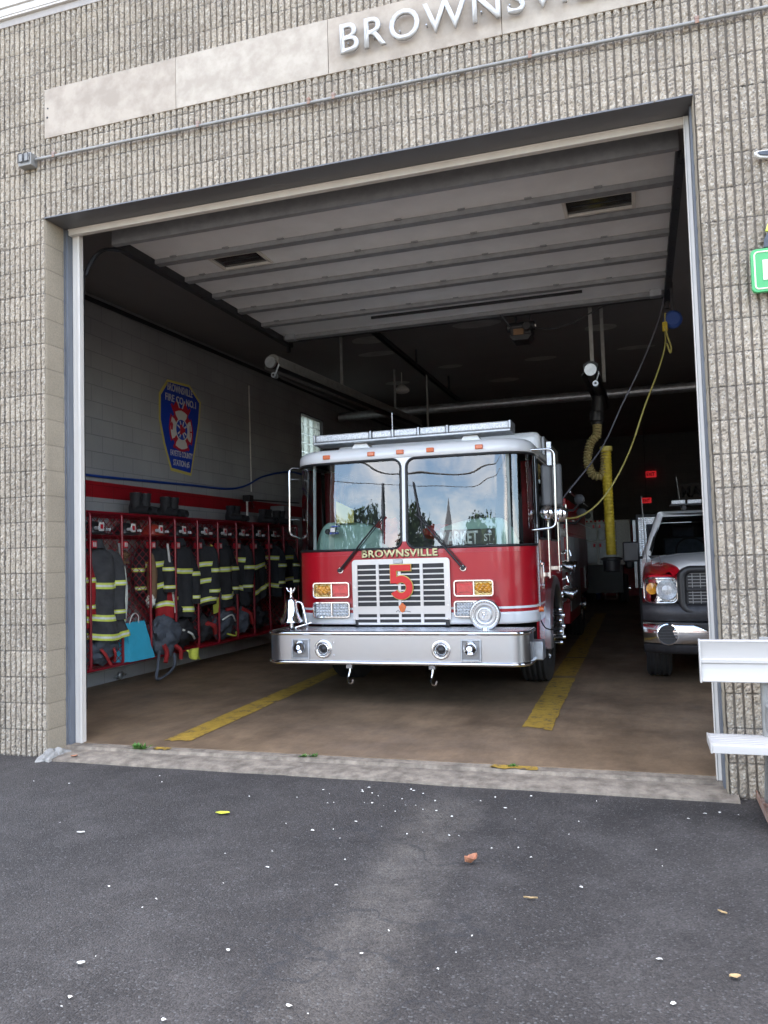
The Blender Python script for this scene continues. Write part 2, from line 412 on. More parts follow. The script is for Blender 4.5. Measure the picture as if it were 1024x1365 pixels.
# glass block: translucent, lit by the daylight outside the wall
def gblock_mat():
    m, nt, N, L, b = nodes('glass_block')
    out = N['Material Output']
    tr = N.new('ShaderNodeBsdfTranslucent'); tr.inputs['Color'].default_value = (.70, .74, .68, 1)
    tp = N.new('ShaderNodeBsdfTransparent'); tp.inputs['Color'].default_value = (.56, .58, .54, 1)
    b.inputs['Base Color'].default_value = (.4, .45, .42, 1); b.inputs['Roughness'].default_value = .15
    tc = N.new('ShaderNodeTexCoord'); n = N.new('ShaderNodeTexNoise'); n.inputs['Scale'].default_value = 16; L.new(tc.outputs['Object'], n.inputs['Vector'])
    bp = N.new('ShaderNodeBump'); bp.inputs['Strength'].default_value = .6; L.new(n.outputs['Fac'], bp.inputs['Height']); L.new(bp.outputs['Normal'], b.inputs['Normal'])
    m1 = N.new('ShaderNodeMixShader'); m1.inputs['Fac'].default_value = .25
    m2 = N.new('ShaderNodeMixShader'); L.new(n.outputs['Fac'], m2.inputs['Fac'])
    L.new(tr.outputs[0], m2.inputs[1]); L.new(tp.outputs[0], m2.inputs[2])
    L.new(m2.outputs[0], m1.inputs[1]); L.new(b.outputs[0], m1.inputs[2]); L.new(m1.outputs[0], out.inputs['Surface'])
    return m
M['gblock'] = gblock_mat()

def diamond_mat():
    m, nt, N, L, b = nodes('diamond_plate')
    b.inputs['Metallic'].default_value = 1; b.inputs['Roughness'].default_value = 0.25; b.inputs['Base Color'].default_value = (.7, .7, .72, 1)
    tc = N.new('ShaderNodeTexCoord')
    mp = N.new('ShaderNodeMapping'); mp.inputs['Rotation'].default_value = (0, 0, PI / 4); mp.inputs['Scale'].default_value = (30, 30, 30)
    L.new(tc.outputs['Object'], mp.inputs['Vector'])
    ch = N.new('ShaderNodeTexChecker'); ch.inputs['Scale'].default_value = 1; L.new(mp.outputs['Vector'], ch.inputs['Vector'])
    v = N.new('ShaderNodeTexVoronoi'); v.inputs['Randomness'].default_value = 0; v.inputs['Scale'].default_value = 1
    L.new(mp.outputs['Vector'], v.inputs['Vector'])
    bp = N.new('ShaderNodeBump'); bp.inputs['Strength'].default_value = 0.8; bp.inputs['Distance'].default_value = 0.01
    L.new(v.outputs['Distance'], bp.inputs['Height']); L.new(bp.outputs['Normal'], b.inputs['Normal'])
    return m
M['diamond'] = diamond_mat()

def asphalt_mat():
    m, nt, N, L, b = nodes('asphalt')
    b.inputs['Roughness'].default_value = 0.82
    b.inputs['Specular IOR Level'].default_value = 0.35
    tc = N.new('ShaderNodeTexCoord'); P = tc.outputs['Object']
    def noise(sc, det=5, ro=.6):
        n = N.new('ShaderNodeTexNoise'); n.inputs['Scale'].default_value = sc; n.inputs['Detail'].default_value = det; n.inputs['Roughness'].default_value = ro
        L.new(P, n.inputs['Vector']); return n.outputs['Fac']
    def mrange(x, a, c, lo=0., hi=1.):
        r = N.new('ShaderNodeMapRange'); r.inputs['From Min'].default_value = a; r.inputs['From Max'].default_value = c
        r.inputs['To Min'].default_value = lo; r.inputs['To Max'].default_value = hi; L.new(x, r.inputs['Value']); return r.outputs['Result']
    def math_(op, a, c=None):
        r = N.new('ShaderNodeMath'); r.operation = op
        for i, x in enumerate((a, c)):
            if x is None: continue
            if isinstance(x, (int, float)): r.inputs[i].default_value = x
            else: L.new(x, r.inputs[i])
        return r.outputs['Value']
    def mix(f, a, c):
        r = N.new('ShaderNodeMix'); r.data_type = 'RGBA'
        L.new(f, r.inputs['Factor'])
        for k, x in (('A', a), ('B', c)):
            if isinstance(x, tuple): r.inputs[k].default_value = (*x, 1)
            else: L.new(x, r.inputs[k])
        return r.outputs['Result']
    big = mrange(noise(0.55, 6), .38, .64)
    mid = mrange(noise(2.6, 6, .7), .46, .68)
    base = mix(big, (0.0330, 0.0295, 0.0275), (0.053, 0.0475, 0.0435))
    base = mix(math_('MULTIPLY', mid, .65), base, (0.078, 0.071, 0.066))
    # worn strip running away from the sill
    sp = N.new('ShaderNodeSeparateXYZ'); L.new(P, sp.inputs['Vector'])
    cx = math_('ADD', math_('MULTIPLY', sp.outputs['Y'], -0.06), 3.25)
    d = math_('ABSOLUTE', math_('SUBTRACT', sp.outputs['X'], cx))
    d = math_('ADD', d, math_('MULTIPLY', math_('SUBTRACT', noise(2.2, 5, .7), .5), 0.34))
    strip = mrange(d, .25, .10)
    ymask = math_('MULTIPLY', mrange(sp.outputs['Y'], -3.4, -2.2), mrange(sp.outputs['Y'], -.2, -.55))
    strip = math_('MULTIPLY', strip, math_('MULTIPLY', ymask, mrange(noise(6, 5, .75), .3, .62)))
    base = mix(math_('MULTIPLY', strip, .75), base, (0.122, 0.108, 0.092))
    # aggregate speckle
    vo = N.new('ShaderNodeTexVoronoi'); vo.inputs['Scale'].default_value = 130; L.new(P, vo.inputs['Vector'])
    sc = N.new('ShaderNodeSeparateColor'); L.new(vo.outputs['Color'], sc.inputs['Color'])
    sp1 = mrange(sc.outputs['Red'], .0, 1., .68, 1.32)
    bright = mrange(sc.outputs['Green'], .93, .97, 0., 1.)
    vm = N.new('ShaderNodeVectorMath'); vm.operation = 'SCALE'; L.new(base, vm.inputs[0]); L.new(sp1, vm.inputs['Scale'])
    col = mix(math_('MULTIPLY', bright, .5), vm.outputs['Vector'], (0.15, 0.15, 0.145))
    # dark tar streaks / cracks in worn strip
    cr = N.new('ShaderNodeTexVoronoi'); cr.feature = 'DISTANCE_TO_EDGE'; cr.inputs['Scale'].default_value = 1.1
    wv = N.new('ShaderNodeVectorMath'); wv.operation = 'ADD'
    nn = N.new('ShaderNodeTexNoise'); nn.inputs['Scale'].default_value = 1.7; nn.inputs['Detail'].default_value = 6; L.new(P, nn.inputs['Vector'])
    L.new(P, wv.inputs[0]); L.new(nn.outputs['Color'], wv.inputs[1]); L.new(wv.outputs['Vector'], cr.inputs['Vector'])
    crk = math_('MULTIPLY', mrange(cr.outputs['Distance'], .012, .002), mrange(d, .8, .3))
    col = mix(math_('MULTIPLY', crk, .6), col, (0.03, 0.03, 0.032))
    L.new(col, b.inputs['Base Color'])
    h = math_('ADD', math_('MULTIPLY', vo.outputs['Distance'], -1.0), math_('MULTIPLY', noise(40, 3), .8))
    bp = N.new('ShaderNodeBump'); bp.inputs['Strength'].default_value = 0.75; bp.inputs['Distance'].default_value = 0.006
    L.new(h, bp.inputs['Height']); L.new(bp.outputs['Normal'], b.inputs['Normal'])
    return m
M['asphalt'] = asphalt_mat()

def floor_mat():
    m, nt, N, L, b = nodes('garage_concrete')
    tc = N.new('ShaderNodeTexCoord'); P = tc.outputs['Object']
    def noise(sc, det=6, ro=.65, stretch=None):
        n = N.new('ShaderNodeTexNoise'); n.inputs['Scale'].default_value = sc; n.inputs['Detail'].default_value = det; n.inputs['Roughness'].default_value = ro
        if stretch:
            mp = N.new('ShaderNodeMapping'); mp.inputs['Scale'].default_value = stretch; L.new(P, mp.inputs['Vector']); L.new(mp.outputs['Vector'], n.inputs['Vector'])
        else: L.new(P, n.inputs['Vector'])
        return n.outputs['Fac']
    r1 = N.new('ShaderNodeValToRGB'); L.new(noise(.9, 8, .7), r1.inputs['Fac'])
    e = r1.color_ramp.elements
    e[0].position = .33; e[0].color = (0.120, 0.080, 0.048, 1); e[1].position = .68; e[1].color = (0.300, 0.208, 0.128, 1)
    r2 = N.new('ShaderNodeMapRange'); r2.inputs['From Min'].default_value = .35; r2.inputs['From Max'].default_value = .7; r2.inputs['To Min'].default_value = .75; r2.inputs['To Max'].default_value = 1.2
    L.new(noise(5, 8, .75, (1, .35, 1)), r2.inputs['Value'])
    vm = N.new('ShaderNodeVectorMath'); vm.operation = 'SCALE'; L.new(r1.outputs['Color'], vm.inputs[0]); L.new(r2.outputs['Result'], vm.inputs['Scale'])
    L.new(vm.outputs['Vector'], b.inputs['Base Color'])
    r3 = N.new('ShaderNodeMapRange'); r3.inputs['To Min'].default_value = .42; r3.inputs['To Max'].default_value = .75
    L.new(noise(3, 6), r3.inputs['Value']); L.new(r3.outputs['Result'], b.inputs['Roughness'])
    bp = N.new('ShaderNodeBump'); bp.inputs['Strength'].default_value = .15; bp.inputs['Distance'].default_value = .01
    L.new(noise(35, 5), bp.inputs['Height']); L.new(bp.outputs['Normal'], b.inputs['Normal'])
    return m
M['floor'] = floor_mat()

def worn_yellow():
    m, nt, N, L, b = nodes('worn_yellow_paint')
    b.inputs['Roughness'].default_value = .6
    tc = N.new('ShaderNodeTexCoord')
    n = N.new('ShaderNodeTexNoise'); n.inputs['Scale'].default_value = 11; n.inputs['Detail'].default_value = 9; n.inputs['Roughness'].default_value = .75
    L.new(tc.outputs['Object'], n.inputs['Vector'])
    r = N.new('ShaderNodeValToRGB'); L.new(n.outputs['Fac'], r.inputs['Fac'])
    e = r.color_ramp.elements
    e[0].position = .38; e[0].color = (0.13, 0.095, 0.06, 1); e[1].position = .47; e[1].color = (0.40, 0.25, 0.035, 1)
    e2 = e.new(.7); e2.color = (0.50, 0.33, 0.06, 1)
    L.new(r.outputs['Color'], b.inputs['Base Color'])
    return m
M['yellow_line'] = worn_yellow()

# ------------------------------------------------------------------ ground
def sheet(name, x0, x1, y0, y1, z, m, label=None):
    o = MB().add([(x0, y0, z), (x1, y0, z), (x1, y1, z), (x0, y1, z)], [(0, 1, 2, 3)]).build(name, m)
    o['kind'] = 'structure'
    return o

# ------------------------------------------------------------------ ground
_g = MB().add([(-150, -150, -.004), (150, -150, -.004), (150, 150, -.004), (-150, 150, -.004)], [(0, 1, 2, 3)]).build('asphalt_ground', M['asphalt'])
_g['kind'] = 'structure'
_r = sheet('street', -150, 150, -34, -12, .0, mat('bounce_concrete', (0.15, 0.145, 0.135), .85, var=.25, vscale=.8))  # unseen pale paving, added to bounce sunlight into the bay
fl = MB().box(-1.78, 12, .3, 24, -.1, .05).build('garage_floor', M['floor']); fl['kind'] = 'structure'
# concrete sill: sloping apron with an uneven outer edge and a low step at the door line
ap = MB()
xs = [-.02 + 4.95 * i / 60 for i in range(61)]
def apron(u, k):
    e = -.085 + .018 * mnoise.noise((u * 1.7, 3, 0)) + .008 * mnoise.noise((u * 9, 1, 0))
    rows = [(e - .004, -.02), (e, .010), (e + .07, .022), (.15, .024), (.195, .022), (.203, .044), (.30, .046), (.32, .046), (.32, -.05)]
    return (u, rows[k][0], rows[k][1] + .0025 * mnoise.noise((u * 6, k, 4)) * (k < 7))
ap.grid(lambda u, k: apron(u, int(k)), xs, list(range(9)))
ap = ap.build('concrete_sill', M['conc'], smooth=40); ap['kind'] = 'structure'
def quad(name, pts, z, m, parent=None, th=None):
    mb = MB()
    n = 26
    # long thin sheet with a ragged front edge
    L_, R_ = [], []
    for i in range(n + 1):
        t = i / n
        a = Vector(pts[0]).lerp(Vector(pts[3]), t); b = Vector(pts[1]).lerp(Vector(pts[2]), t)
        j = .008
        L_.append((a.x + rnd.uniform(-j, j), a.y, z)); R_.append((b.x + rnd.uniform(-j, j), b.y, z))
    cols = 7
    vs = []
    for i in range(n + 1):
        for c in range(cols):
            s = c / (cols - 1)
            y = L_[i][1] * (1 - s) + R_[i][1] * s
            if i == 0: y += rnd.uniform(-.035, .035)
            vs.append((L_[i][0] * (1 - s) + R_[i][0] * s, y, z))
    fs = [(i * cols + c, i * cols + c + 1, (i + 1) * cols + c + 1, (i + 1) * cols + c) for i in range(n) for c in range(cols - 1)]
    mb.add(vs, fs)
    o = mb.build(name, m, parent)
    o['kind'] = 'structure'
    return o
quad('floor_line', [(.735, .50), (.965, .49), (.60, 9.0), (.37, 9.0)], .054, M['yellow_line'])
quad('floor_line', [(3.455, 1.50), (3.70, 1.40), (3.672, 4.16), (3.418, 4.13)], .054, M['yellow_line'])
quad('floor_line', [(3.412, 4.30), (3.668, 4.33), (3.66, 5.9), (3.40, 5.9)], .054, M['yellow_line'])
quad('floor_line', [(3.40, 6.0), (3.66, 6.0), (3.60, 14), (3.34, 14)], .054, M['yellow_line'])
quad('floor_line', [(.80, .215), (.935, .225), (.93, .285), (.80, .285)], .050, M['yellow_line'])
quad('floor_line', [(3.42, .215), (3.74, .23), (3.73, .285), (3.43, .285)], .050, M['yellow_line'])

# ------------------------------------------------------------------ fire station
st = thing('fire_station', 'fire station of ribbed split-face block with an open vehicle bay and a stone name band', 'building', (0, 0, 0))

def fluted(regions, name, m, label=None):
    """ribbed split-face block: real ribs, rough faces, course joints; regions = (x0,x1,z0,z1)"""
    allv = []; allf = []; base = 0
    pitch = .0508; dz = .0127
    prof = [(0.0, .018), (.22, .019), (.25, .004), (.36, .000), (.60, -.002), (.84, .000), (.97, .004)]
    rs = np.random.RandomState(3)
    for (x0, x1, z0, z1) in regions:
        k0 = int(round(x0 / pitch)); k1 = int(round(x1 / pitch))
        xs = []; pd = []
        for k in range(k0, k1):
            for f, d in prof:
                xs.append((k + f) * pitch); pd.append(d)
        xs.append(k1 * pitch); pd.append(.020)
        nz = max(2, int(round((z1 - z0) / dz)))
        zs = np.linspace(z0, z1, nz + 1)
        xs = np.array(xs); pd = np.array(pd)
        X, Z = np.meshgrid(xs, zs, indexing='ij')
        D = np.repeat(pd[:, None], len(zs), 1)
        face = (D < .01)
        course = np.floor(Z / .2032 + 1e-6)
        # two scales of roughness on the split faces
        r1 = rs.normal(0, 1, X.shape)
        r2 = rs.normal(0, 1, (X.shape[0] // 3 + 2, X.shape[1] // 3 + 2)).repeat(3, 0).repeat(3, 1)[:X.shape[0], :X.shape[1]]
        pits = (rs.uniform(0, 1, X.shape) > .94) * .005
        D = D + face * (r1 * .0016 + r2 * .0022 + pits)
        D = D + (~face) * r1 * .0008
        # each rib of each block leans in or out a little
        ribi = np.floor(X / pitch + 1e-6).astype(int); ribi -= ribi.min(); ci = (course - course.min()).astype(int)
        lean = rs.normal(0, .0009, (ribi.max() + 1, ci.max() + 1))
        D = D + face * lean[ribi, ci]
        # bed joints
        fz = np.abs(Z - np.round(Z / .2032) * .2032)
        joint = fz < .0062
        D = np.where(joint & face, D + .0035, D)
        wob = (rs.normal(0, .0005, (X.shape[0], X.shape[1] // 4 + 2)).repeat(4, 1)[:, :X.shape[1]])
        V = np.stack([X + wob * 1.0, D, Z], -1).reshape(-1, 3)
        nx, nzv = X.shape
        I, J = np.meshgrid(np.arange(nx - 1), np.arange(nzv - 1), indexing='ij')
        a = (I * nzv + J).ravel()
        F = np.stack([a, a + nzv, a + nzv + 1, a + 1], -1) + base
        allv.append(V); allf.append(F); base += len(V)
        # rim so that edges have thickness
    V = np.concatenate(allv); F = np.concatenate(allf)
    me = bpy.data.meshes.new(name)
    me.vertices.add(len(V)); me.vertices.foreach_set('co', V.astype(np.float32).ravel())
    me.loops.add(F.size); me.loops.foreach_set('vertex_index', F.astype(np.int32).ravel())
    me.polygons.add(len(F)); me.polygons.foreach_set('loop_start', np.arange(0, F.size, 4, dtype=np.int32))
    me.polygons.foreach_set('loop_total', np.full(len(F), 4, dtype=np.int32))
    me.update(calc_edges=True); me.validate()
    me.polygons.foreach_set('use_smooth', [False] * len(F))
    me.materials.append(m)
    o = link(bpy.data.objects.new(name, me)); o.parent = st
    if label: o['label'] = label
    return o

ZL = 4.267
PX = .0508
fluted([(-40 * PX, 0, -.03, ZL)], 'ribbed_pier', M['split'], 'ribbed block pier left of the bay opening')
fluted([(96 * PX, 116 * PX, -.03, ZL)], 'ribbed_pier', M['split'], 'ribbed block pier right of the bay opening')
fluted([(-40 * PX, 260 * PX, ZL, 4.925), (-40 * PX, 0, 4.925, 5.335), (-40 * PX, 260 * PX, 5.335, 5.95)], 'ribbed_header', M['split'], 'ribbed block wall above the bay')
# solid bodies behind the ribbed faces
w = MB()
w.box(-2.03, 0, .0215, .25, -.05, ZL)
w.box(4.877, 5.893, .0215, .25, -.05, ZL)
w.box(10.9, 13.2, .0215, .25, -.05, ZL)
w.box(-2.03, 13.2, .0215, .25, ZL + .012, 6.0)
w.build('block_wall', M['smooth_block'], st)
# smooth block returns of the piers (2 mm proud of the body, with a rough arris)
for (x, sgn) in ((0, 1), (4.877, -1)):
    r = MB()
    zz = [i * .0254 for i in range(-2, 169)]
    def ret(y, z, x=x, sgn=sgn):
        e = .004 * mnoise.noise((z * 14, x, 0)) + .003 * mnoise.noise((z * 50, x, 1))
        yy = y + (e - .002 if y < .01 else 0)
        j = min(abs(z - round(z / .2032) * .2032), .01)
        return (x + sgn * (.003 - .003 * (j < .004) - (.006 if y < .002 else 0)), yy, min(z, ZL - .002))
    r.grid(ret, [0, .012, .03, .12, .2515], zz)
    r.build('pier_return', M['smooth_block'], st, smooth=50)
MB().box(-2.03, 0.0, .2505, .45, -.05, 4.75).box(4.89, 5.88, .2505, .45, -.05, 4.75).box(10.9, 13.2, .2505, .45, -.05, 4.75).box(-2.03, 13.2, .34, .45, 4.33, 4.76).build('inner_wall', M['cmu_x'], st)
# lintel: steel plate soffit and its edge
MB().box(0.0, 4.877, -.004, .30, ZL, ZL + .010).build('lintel', M['steel_paint'], st)
MB().box(5.90, 10.9, -.004, .30, ZL, ZL + .010).build('lintel', M['steel_paint'], st)
MB().box(0.03, 4.84, .24, .29, 4.215, ZL - .002).box(.03, 4.84, .232, .24, 4.255, ZL - .001).build('door_frame_head', M['white_frame'], st, bevel=.004)
fr = MB().box(.030, .100, .290, .34, .045, 4.25).box(.078, .104, .282, .290, .045, 4.25).build('door_frame_jamb', M['white_frame'], st, bevel=.004)
fr = MB().box(4.838, 4.862, .20, .34, .045, 4.25).box(4.830, 4.838, .195, .25, .045, 4.25).build('door_frame_jamb', M['white_frame'], st, bevel=.003)
MB().box(.0035, .028, .235, .34, .03, ZL - .002).box(-.001, .0035, .215, .235, .03, ZL - .002).build('steel_jamb', M['jamb_steel'], st, bevel=.002)
MB().box(4.862, 4.876, .11, .34, .02, ZL - .002).build('steel_jamb', M['jamb_steel'], st, bevel=.002)
# right bay's simple frame (out of view)
MB().box(5.93, 5.98, .25, .34, .03, 4.25).box(10.82, 10.87, .25, .34, .03, 4.25).build('door_frame_jamb', M['white_frame'], st)

# stone name band in slabs
xb = [0.004, 1.226, 2.476, 3.72, 4.97, 6.22, 7.4, 8.7]
for i in range(len(xb) - 1):
    sm = M['stone'] if i % 2 == 0 else M['stone2']
    MB().box(xb[i] + .0015, xb[i + 1] - .0015, -.006 - .001 * (i % 2), .02, 4.925, 5.332).build('stone_slab', sm, st, bevel=.003)
MB().cyl((.035, -.006, 5.095), (.035, -.0085, 5.095), .009, 12).cyl((.04, -.006, 5.17), (.04, -.0085, 5.17), .007, 12).build('bolt_hole', M['black'], st)
# raised metal letters, cap height about .235
L_ = text('name_letters', 'BROWNSVILLE', M['letter_metal'], st, (2.587, -.035, 5.022), .212, 2.06, ext=.022, bold=.004, space=1.12)
L_['label'] = 'raised metal letters reading BROWNSVILLE'
m_ = MB()
for i in range(11):
    x = 2.64 + i * .19
    m_.cyl((x, -.034, 5.10), (x, -.004, 5.10), .005, 6)
m_.build('letter_pin', M['galv'], st)
# coping
MB().box(-2.1, 13.3, -.006, .3, 5.951, 6.01).build('coping_course', M['coping_grey'], st, bevel=.004)
MB().box(-2.1, 13.3, -.03, .3, 6.012, 6.028).box(-2.1, 13.3, -.035, .3, 6.03, 6.09).box(-2.1, 13.3, -.05, .32, 6.092, 6.16).build('coping', M['coping'], st, bevel=.004)

# inside
def slopeceil(y): return 4.76 + .02 * (y - 2.7)
MB().add([(-2.0, .3, slopeceil(.3)), (13, .3, slopeceil(.3)), (13, 24, slopeceil(24)), (-2.0, 24, slopeceil(24)),
          (-2.0, .3, 5.9), (13, .3, 5.9), (13, 24, 5.9), (-2.0, 24, 5.9)],
         [(0, 3, 2, 1), (4, 5, 6, 7), (0, 1, 5, 4), (1, 2, 6, 5), (2, 3, 7, 6), (3, 0, 4, 7)]).build('ceiling', M['ceiling'], st)
# left wall with the window opening  (y 9.05-9.85, z 3.15-4.40)
WY0, WY1, WZ0, WZ1 = 9.08, 10.25, 3.05, 4.36
def wallbox(mb, x0, x1):
    mb.box(x0, x1, .30, WY0, -.05, 5.3); mb.box(x0, x1, WY1, 24, -.05, 5.3)
    mb.box(x0, x1, WY0, WY1, -.05, WZ0); mb.box(x0, x1, WY0, WY1, WZ1, 5.3)
wl = MB(); wallbox(wl, -2.0, -1.78); wl.build('side_wall', M['cmu'], st)
MB().add([(-1.777, .46, 2.29), (-1.777, 24, 2.29), (-1.777, 24, 2.49), (-1.777, .46, 2.485)], [(0, 1, 2, 3)]).build('painted_stripe', M['cmu_red'], st)
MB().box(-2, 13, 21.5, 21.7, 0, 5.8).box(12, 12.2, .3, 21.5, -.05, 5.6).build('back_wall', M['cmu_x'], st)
MB().add([(-1.7, 21.49, .05), (12, 21.49, .05), (12, 21.49, 2.3), (-1.7, 21.49, 2.3)], [(0, 1, 2, 3)]).build('painted_dado', M['red_dark'], st)
# wall head trim / conduit run along the top of the wall
MB().tube([(-1.72, .5, slopeceil(.5) - .10), (-1.72, 21, slopeceil(21) - .10)], .025).tube([(-1.70, 2, 4.66), (-1.70, 8, 4.78)], .012).build('ceiling_pipe', M['dark_steel'], st)
# glass block window
win = MB()
nb = 5; ny = 4
for i in range(ny):
    for k in range(7):
        y0 = WY0 + .03 + i * (WY1 - WY0 - .06) / ny; y1 = WY0 + .03 + (i + 1) * (WY1 - WY0 - .06) / ny
        z0 = WZ0 + .03 + k * (WZ1 - WZ0 - .06) / 7; z1 = WZ0 + .03 + (k + 1) * (WZ1 - WZ0 - .06) / 7
        win.box(-1.90, -1.84, y0 + .008, y1 - .008, z0 + .008, z1 - .008)
wf = MB().box(-1.93, -1.775, WY0, WY0 + .025, WZ0, WZ1).box(-1.93, -1.775, WY1 - .025, WY1, WZ0, WZ1).box(-1.93, -1.772, WY0 + .025, WY1 - .025, WZ1 - .025, WZ1).box(-1.93, -1.74, WY0 + .025, WY1 - .025, WZ0, WZ0 + .025).build('window', M['cmu_x'], st)
win.build('glass_blocks', M['gblock'], wf, bevel=.008)
# dark filler patches on the ceiling board
for (x, y, a, b) in [(.6, 6.4, .30, .22), (.42, 7.3, .34, .16), (1.3, 8.8, .22, .14), (2.9, 8.9, .28, .16), (4.0, 7.2, .24, .2), (4.5, 8.8, .3, .14), (0, 9.8, .25, .18), (2.3, 6.2, .35, .2), (2.0, 10.5, .3, .2), (3.4, 5.5, .42, .16)]:
    n = 22
    pts = [(x + a * math.cos(2 * PI * k / n) * (1 + .12 * mnoise.noise((k, x, y))), y + b * math.sin(2 * PI * k / n) * (1 + .12 * mnoise.noise((k, y, x)))) for k in range(n)]
    vs = [(px, py, slopeceil(py) - .003) for px, py in pts]
    MB().add(vs, [tuple(range(n))]).build('ceiling_patch', M['patch'], st)
# broken concrete at the foot of the left pier
ck = MB()
def chunk(u, v):
    th = u * 2 * PI; ph = v * PI / 2
    r = 1 + .35 * mnoise.noise((math.cos(th) * 2, math.sin(th) * 2, v * 3))
    return (.055 + .10 * r * math.cos(th) * math.cos(ph), .02 + .15 * r * math.sin(th) * math.cos(ph), -.02 + .075 * r * math.sin(ph))
ck.grid(chunk, [i / 26 for i in range(26)], [k / 8 for k in range(9)], wrap=True)
tag(ck.build('concrete_chunk', M['chunk'], None), 'pale lump of broken concrete at the foot of the left block pier', 'concrete lump')

# ------------------------------------------------------------------ overhead door (rolled up)
DZ = 4.345
od = thing('overhead_door', 'raised white sectional garage door with steel struts hanging under the bay ceiling', 'garage door', (2.5, 2.4, DZ))
ys = [.66, 1.30, 1.82, 2.36, 2.93, 3.52, 4.20]
wins = {1: [(.70, 1.17), (3.98, 4.50)]}
for i in range(6):
    a, b = ys[i] + .003, ys[i + 1] - .003
    zc = DZ + (0.03 if i else .02)
    p = MB()
    if i in wins:
        xs_ = [.19]
        for (u, v) in wins[i]:
            xs_ += [u, v]
        xs_.append(4.82)
        ya, yb = a + .10, b - .13
        for q in range(0, len(xs_) - 1):
            if q % 2 == 0: p.box(xs_[q], xs_[q + 1], a, b, DZ, DZ + .045)
            else:
                p.box(xs_[q], xs_[q + 1], a, ya, DZ, DZ + .045); p.box(xs_[q], xs_[q + 1], yb, b, DZ, DZ + .045)
    else:
        p.box(.19, 4.82, a, b, DZ, DZ + .045)
    # shallow step pressed in every section
    p.box(.20, 4.81, a + .012, a + .05, DZ - .006, DZ - .0005)
    pn = p.build('door_panel', M['door_panel'], od)
    if i in wins:
        for (u, v) in wins[i]:
            fw = MB()
            t = .03
            for bx in ((u - t, v + t, ya - t, ya), (u - t, v + t, yb, yb + t), (u - t, u, ya, yb), (v, v + t, ya, yb)):
                fw.box(bx[0], bx[1], bx[2], bx[3], DZ - .020, DZ - .001)
            wfm = fw.build('window_frame', M['white_frame'], pn, bevel=.003)
            MB().box(u, v, ya, yb, DZ + .001, DZ + .008).build('window_pane', M['window_pane'], pn)
            MB().box(u + .04, v - .04, (ya + yb) / 2 - .004, (ya + yb) / 2 + .004, DZ - .004, DZ + .0005).build('window_bar', M['dark_steel'], pn)
for i, y in enumerate(ys[1:]):
    s_ = MB()
    if i < 5:
        s_.box(.19, 4.82, y - .055, y - .050, DZ - .045, DZ - .001)
        s_.box(.19, 4.82, y + .025, y + .030, DZ - .045, DZ - .001)
        s_.box(.19, 4.82, y - .050, y + .025, DZ - .045, DZ - .041)
        for x in np.arange(.4, 4.8, .55): s_.cyl((x, y - .01, DZ - .051), (x, y - .01, DZ - .045), .009, 6); s_.box(x - .03, x + .03, y - .085, y - .056, DZ - .012, DZ - .002)
    else:
        s_.box(.19, 4.82, y - .10, y - .095, DZ - .05, DZ - .001)
        s_.box(.19, 4.82, y - .095, y + .01, DZ - .05, DZ - .045)
    s_.build('door_strut', M['door_strut'], od)
MB().box(.19, 4.82, .60, .655, DZ - .10, DZ + .03).box(.19, 4.82, .655, .70, DZ - .06, DZ - .001).build('door_strut', M['door_strut'], od)
for x in (.15, 4.845):
    t_ = MB(); sg = 1 if x < 1 else -1
    t_.box(x - .003 + sg * .032, x + .003 + sg * .032, .7, 4.40, DZ - .075, DZ + .04); t_.box(x - .03, x + .0285, .7, 4.40, DZ - .080, DZ - .0755)
    for yy in np.arange(.9, 4.3, .42): t_.cyl((x, yy, DZ - .088), (x, yy, DZ - .080), .010, 6)
    xv = .055 if sg > 0 else x + .02
    t_.tube(bez([(xv, .38, .3), (xv, .38, 3.6), (xv, .43, 3.95), ((xv + x) / 2, .58, 4.2), (x, .9, 4.30)], 8), .018, 6)
    t_.box(x - .02, x + .02, 4.30, 4.36, DZ - .15, slopeceil(4.3))
    t_.build('door_track', M['dark_steel'], od)
for x in (.30, 4.72):
    h_ = MB().box(x - .06, x + .06, 4.03, 4.13, DZ - .075, DZ - .001).box(x - .05, x + .05, 4.13, 4.21, DZ - .055, DZ - .001).cyl((x - .1, 4.12, DZ - .04), (x + .1, 4.12, DZ - .04), .012, 8)
    h_.build('corner_bracket', M['galv'], od)
MB().box(.19, 4.82, 4.20, 4.25, DZ - .055, DZ + .05).build('bottom_seal', M['black'], od)
MB().box(1.5, 3.95, 3.74, 3.765, DZ - .03, DZ - .002).build('stiffener_bar', M['black'], od)
# torsion shaft above the opening
tag(MB().cyl((0.0, .62, 4.60), (4.87, .62, 4.60), .016, 10).tube([(.6 + .005 * k, .62 + .035 * math.cos(k * .9), 4.60 + .035 * math.sin(k * .9)) for k in range(260)], .006, 5).build('torsion_spring', M['dark_steel'], None), 'dark torsion spring and shaft above the raised door', 'door spring')

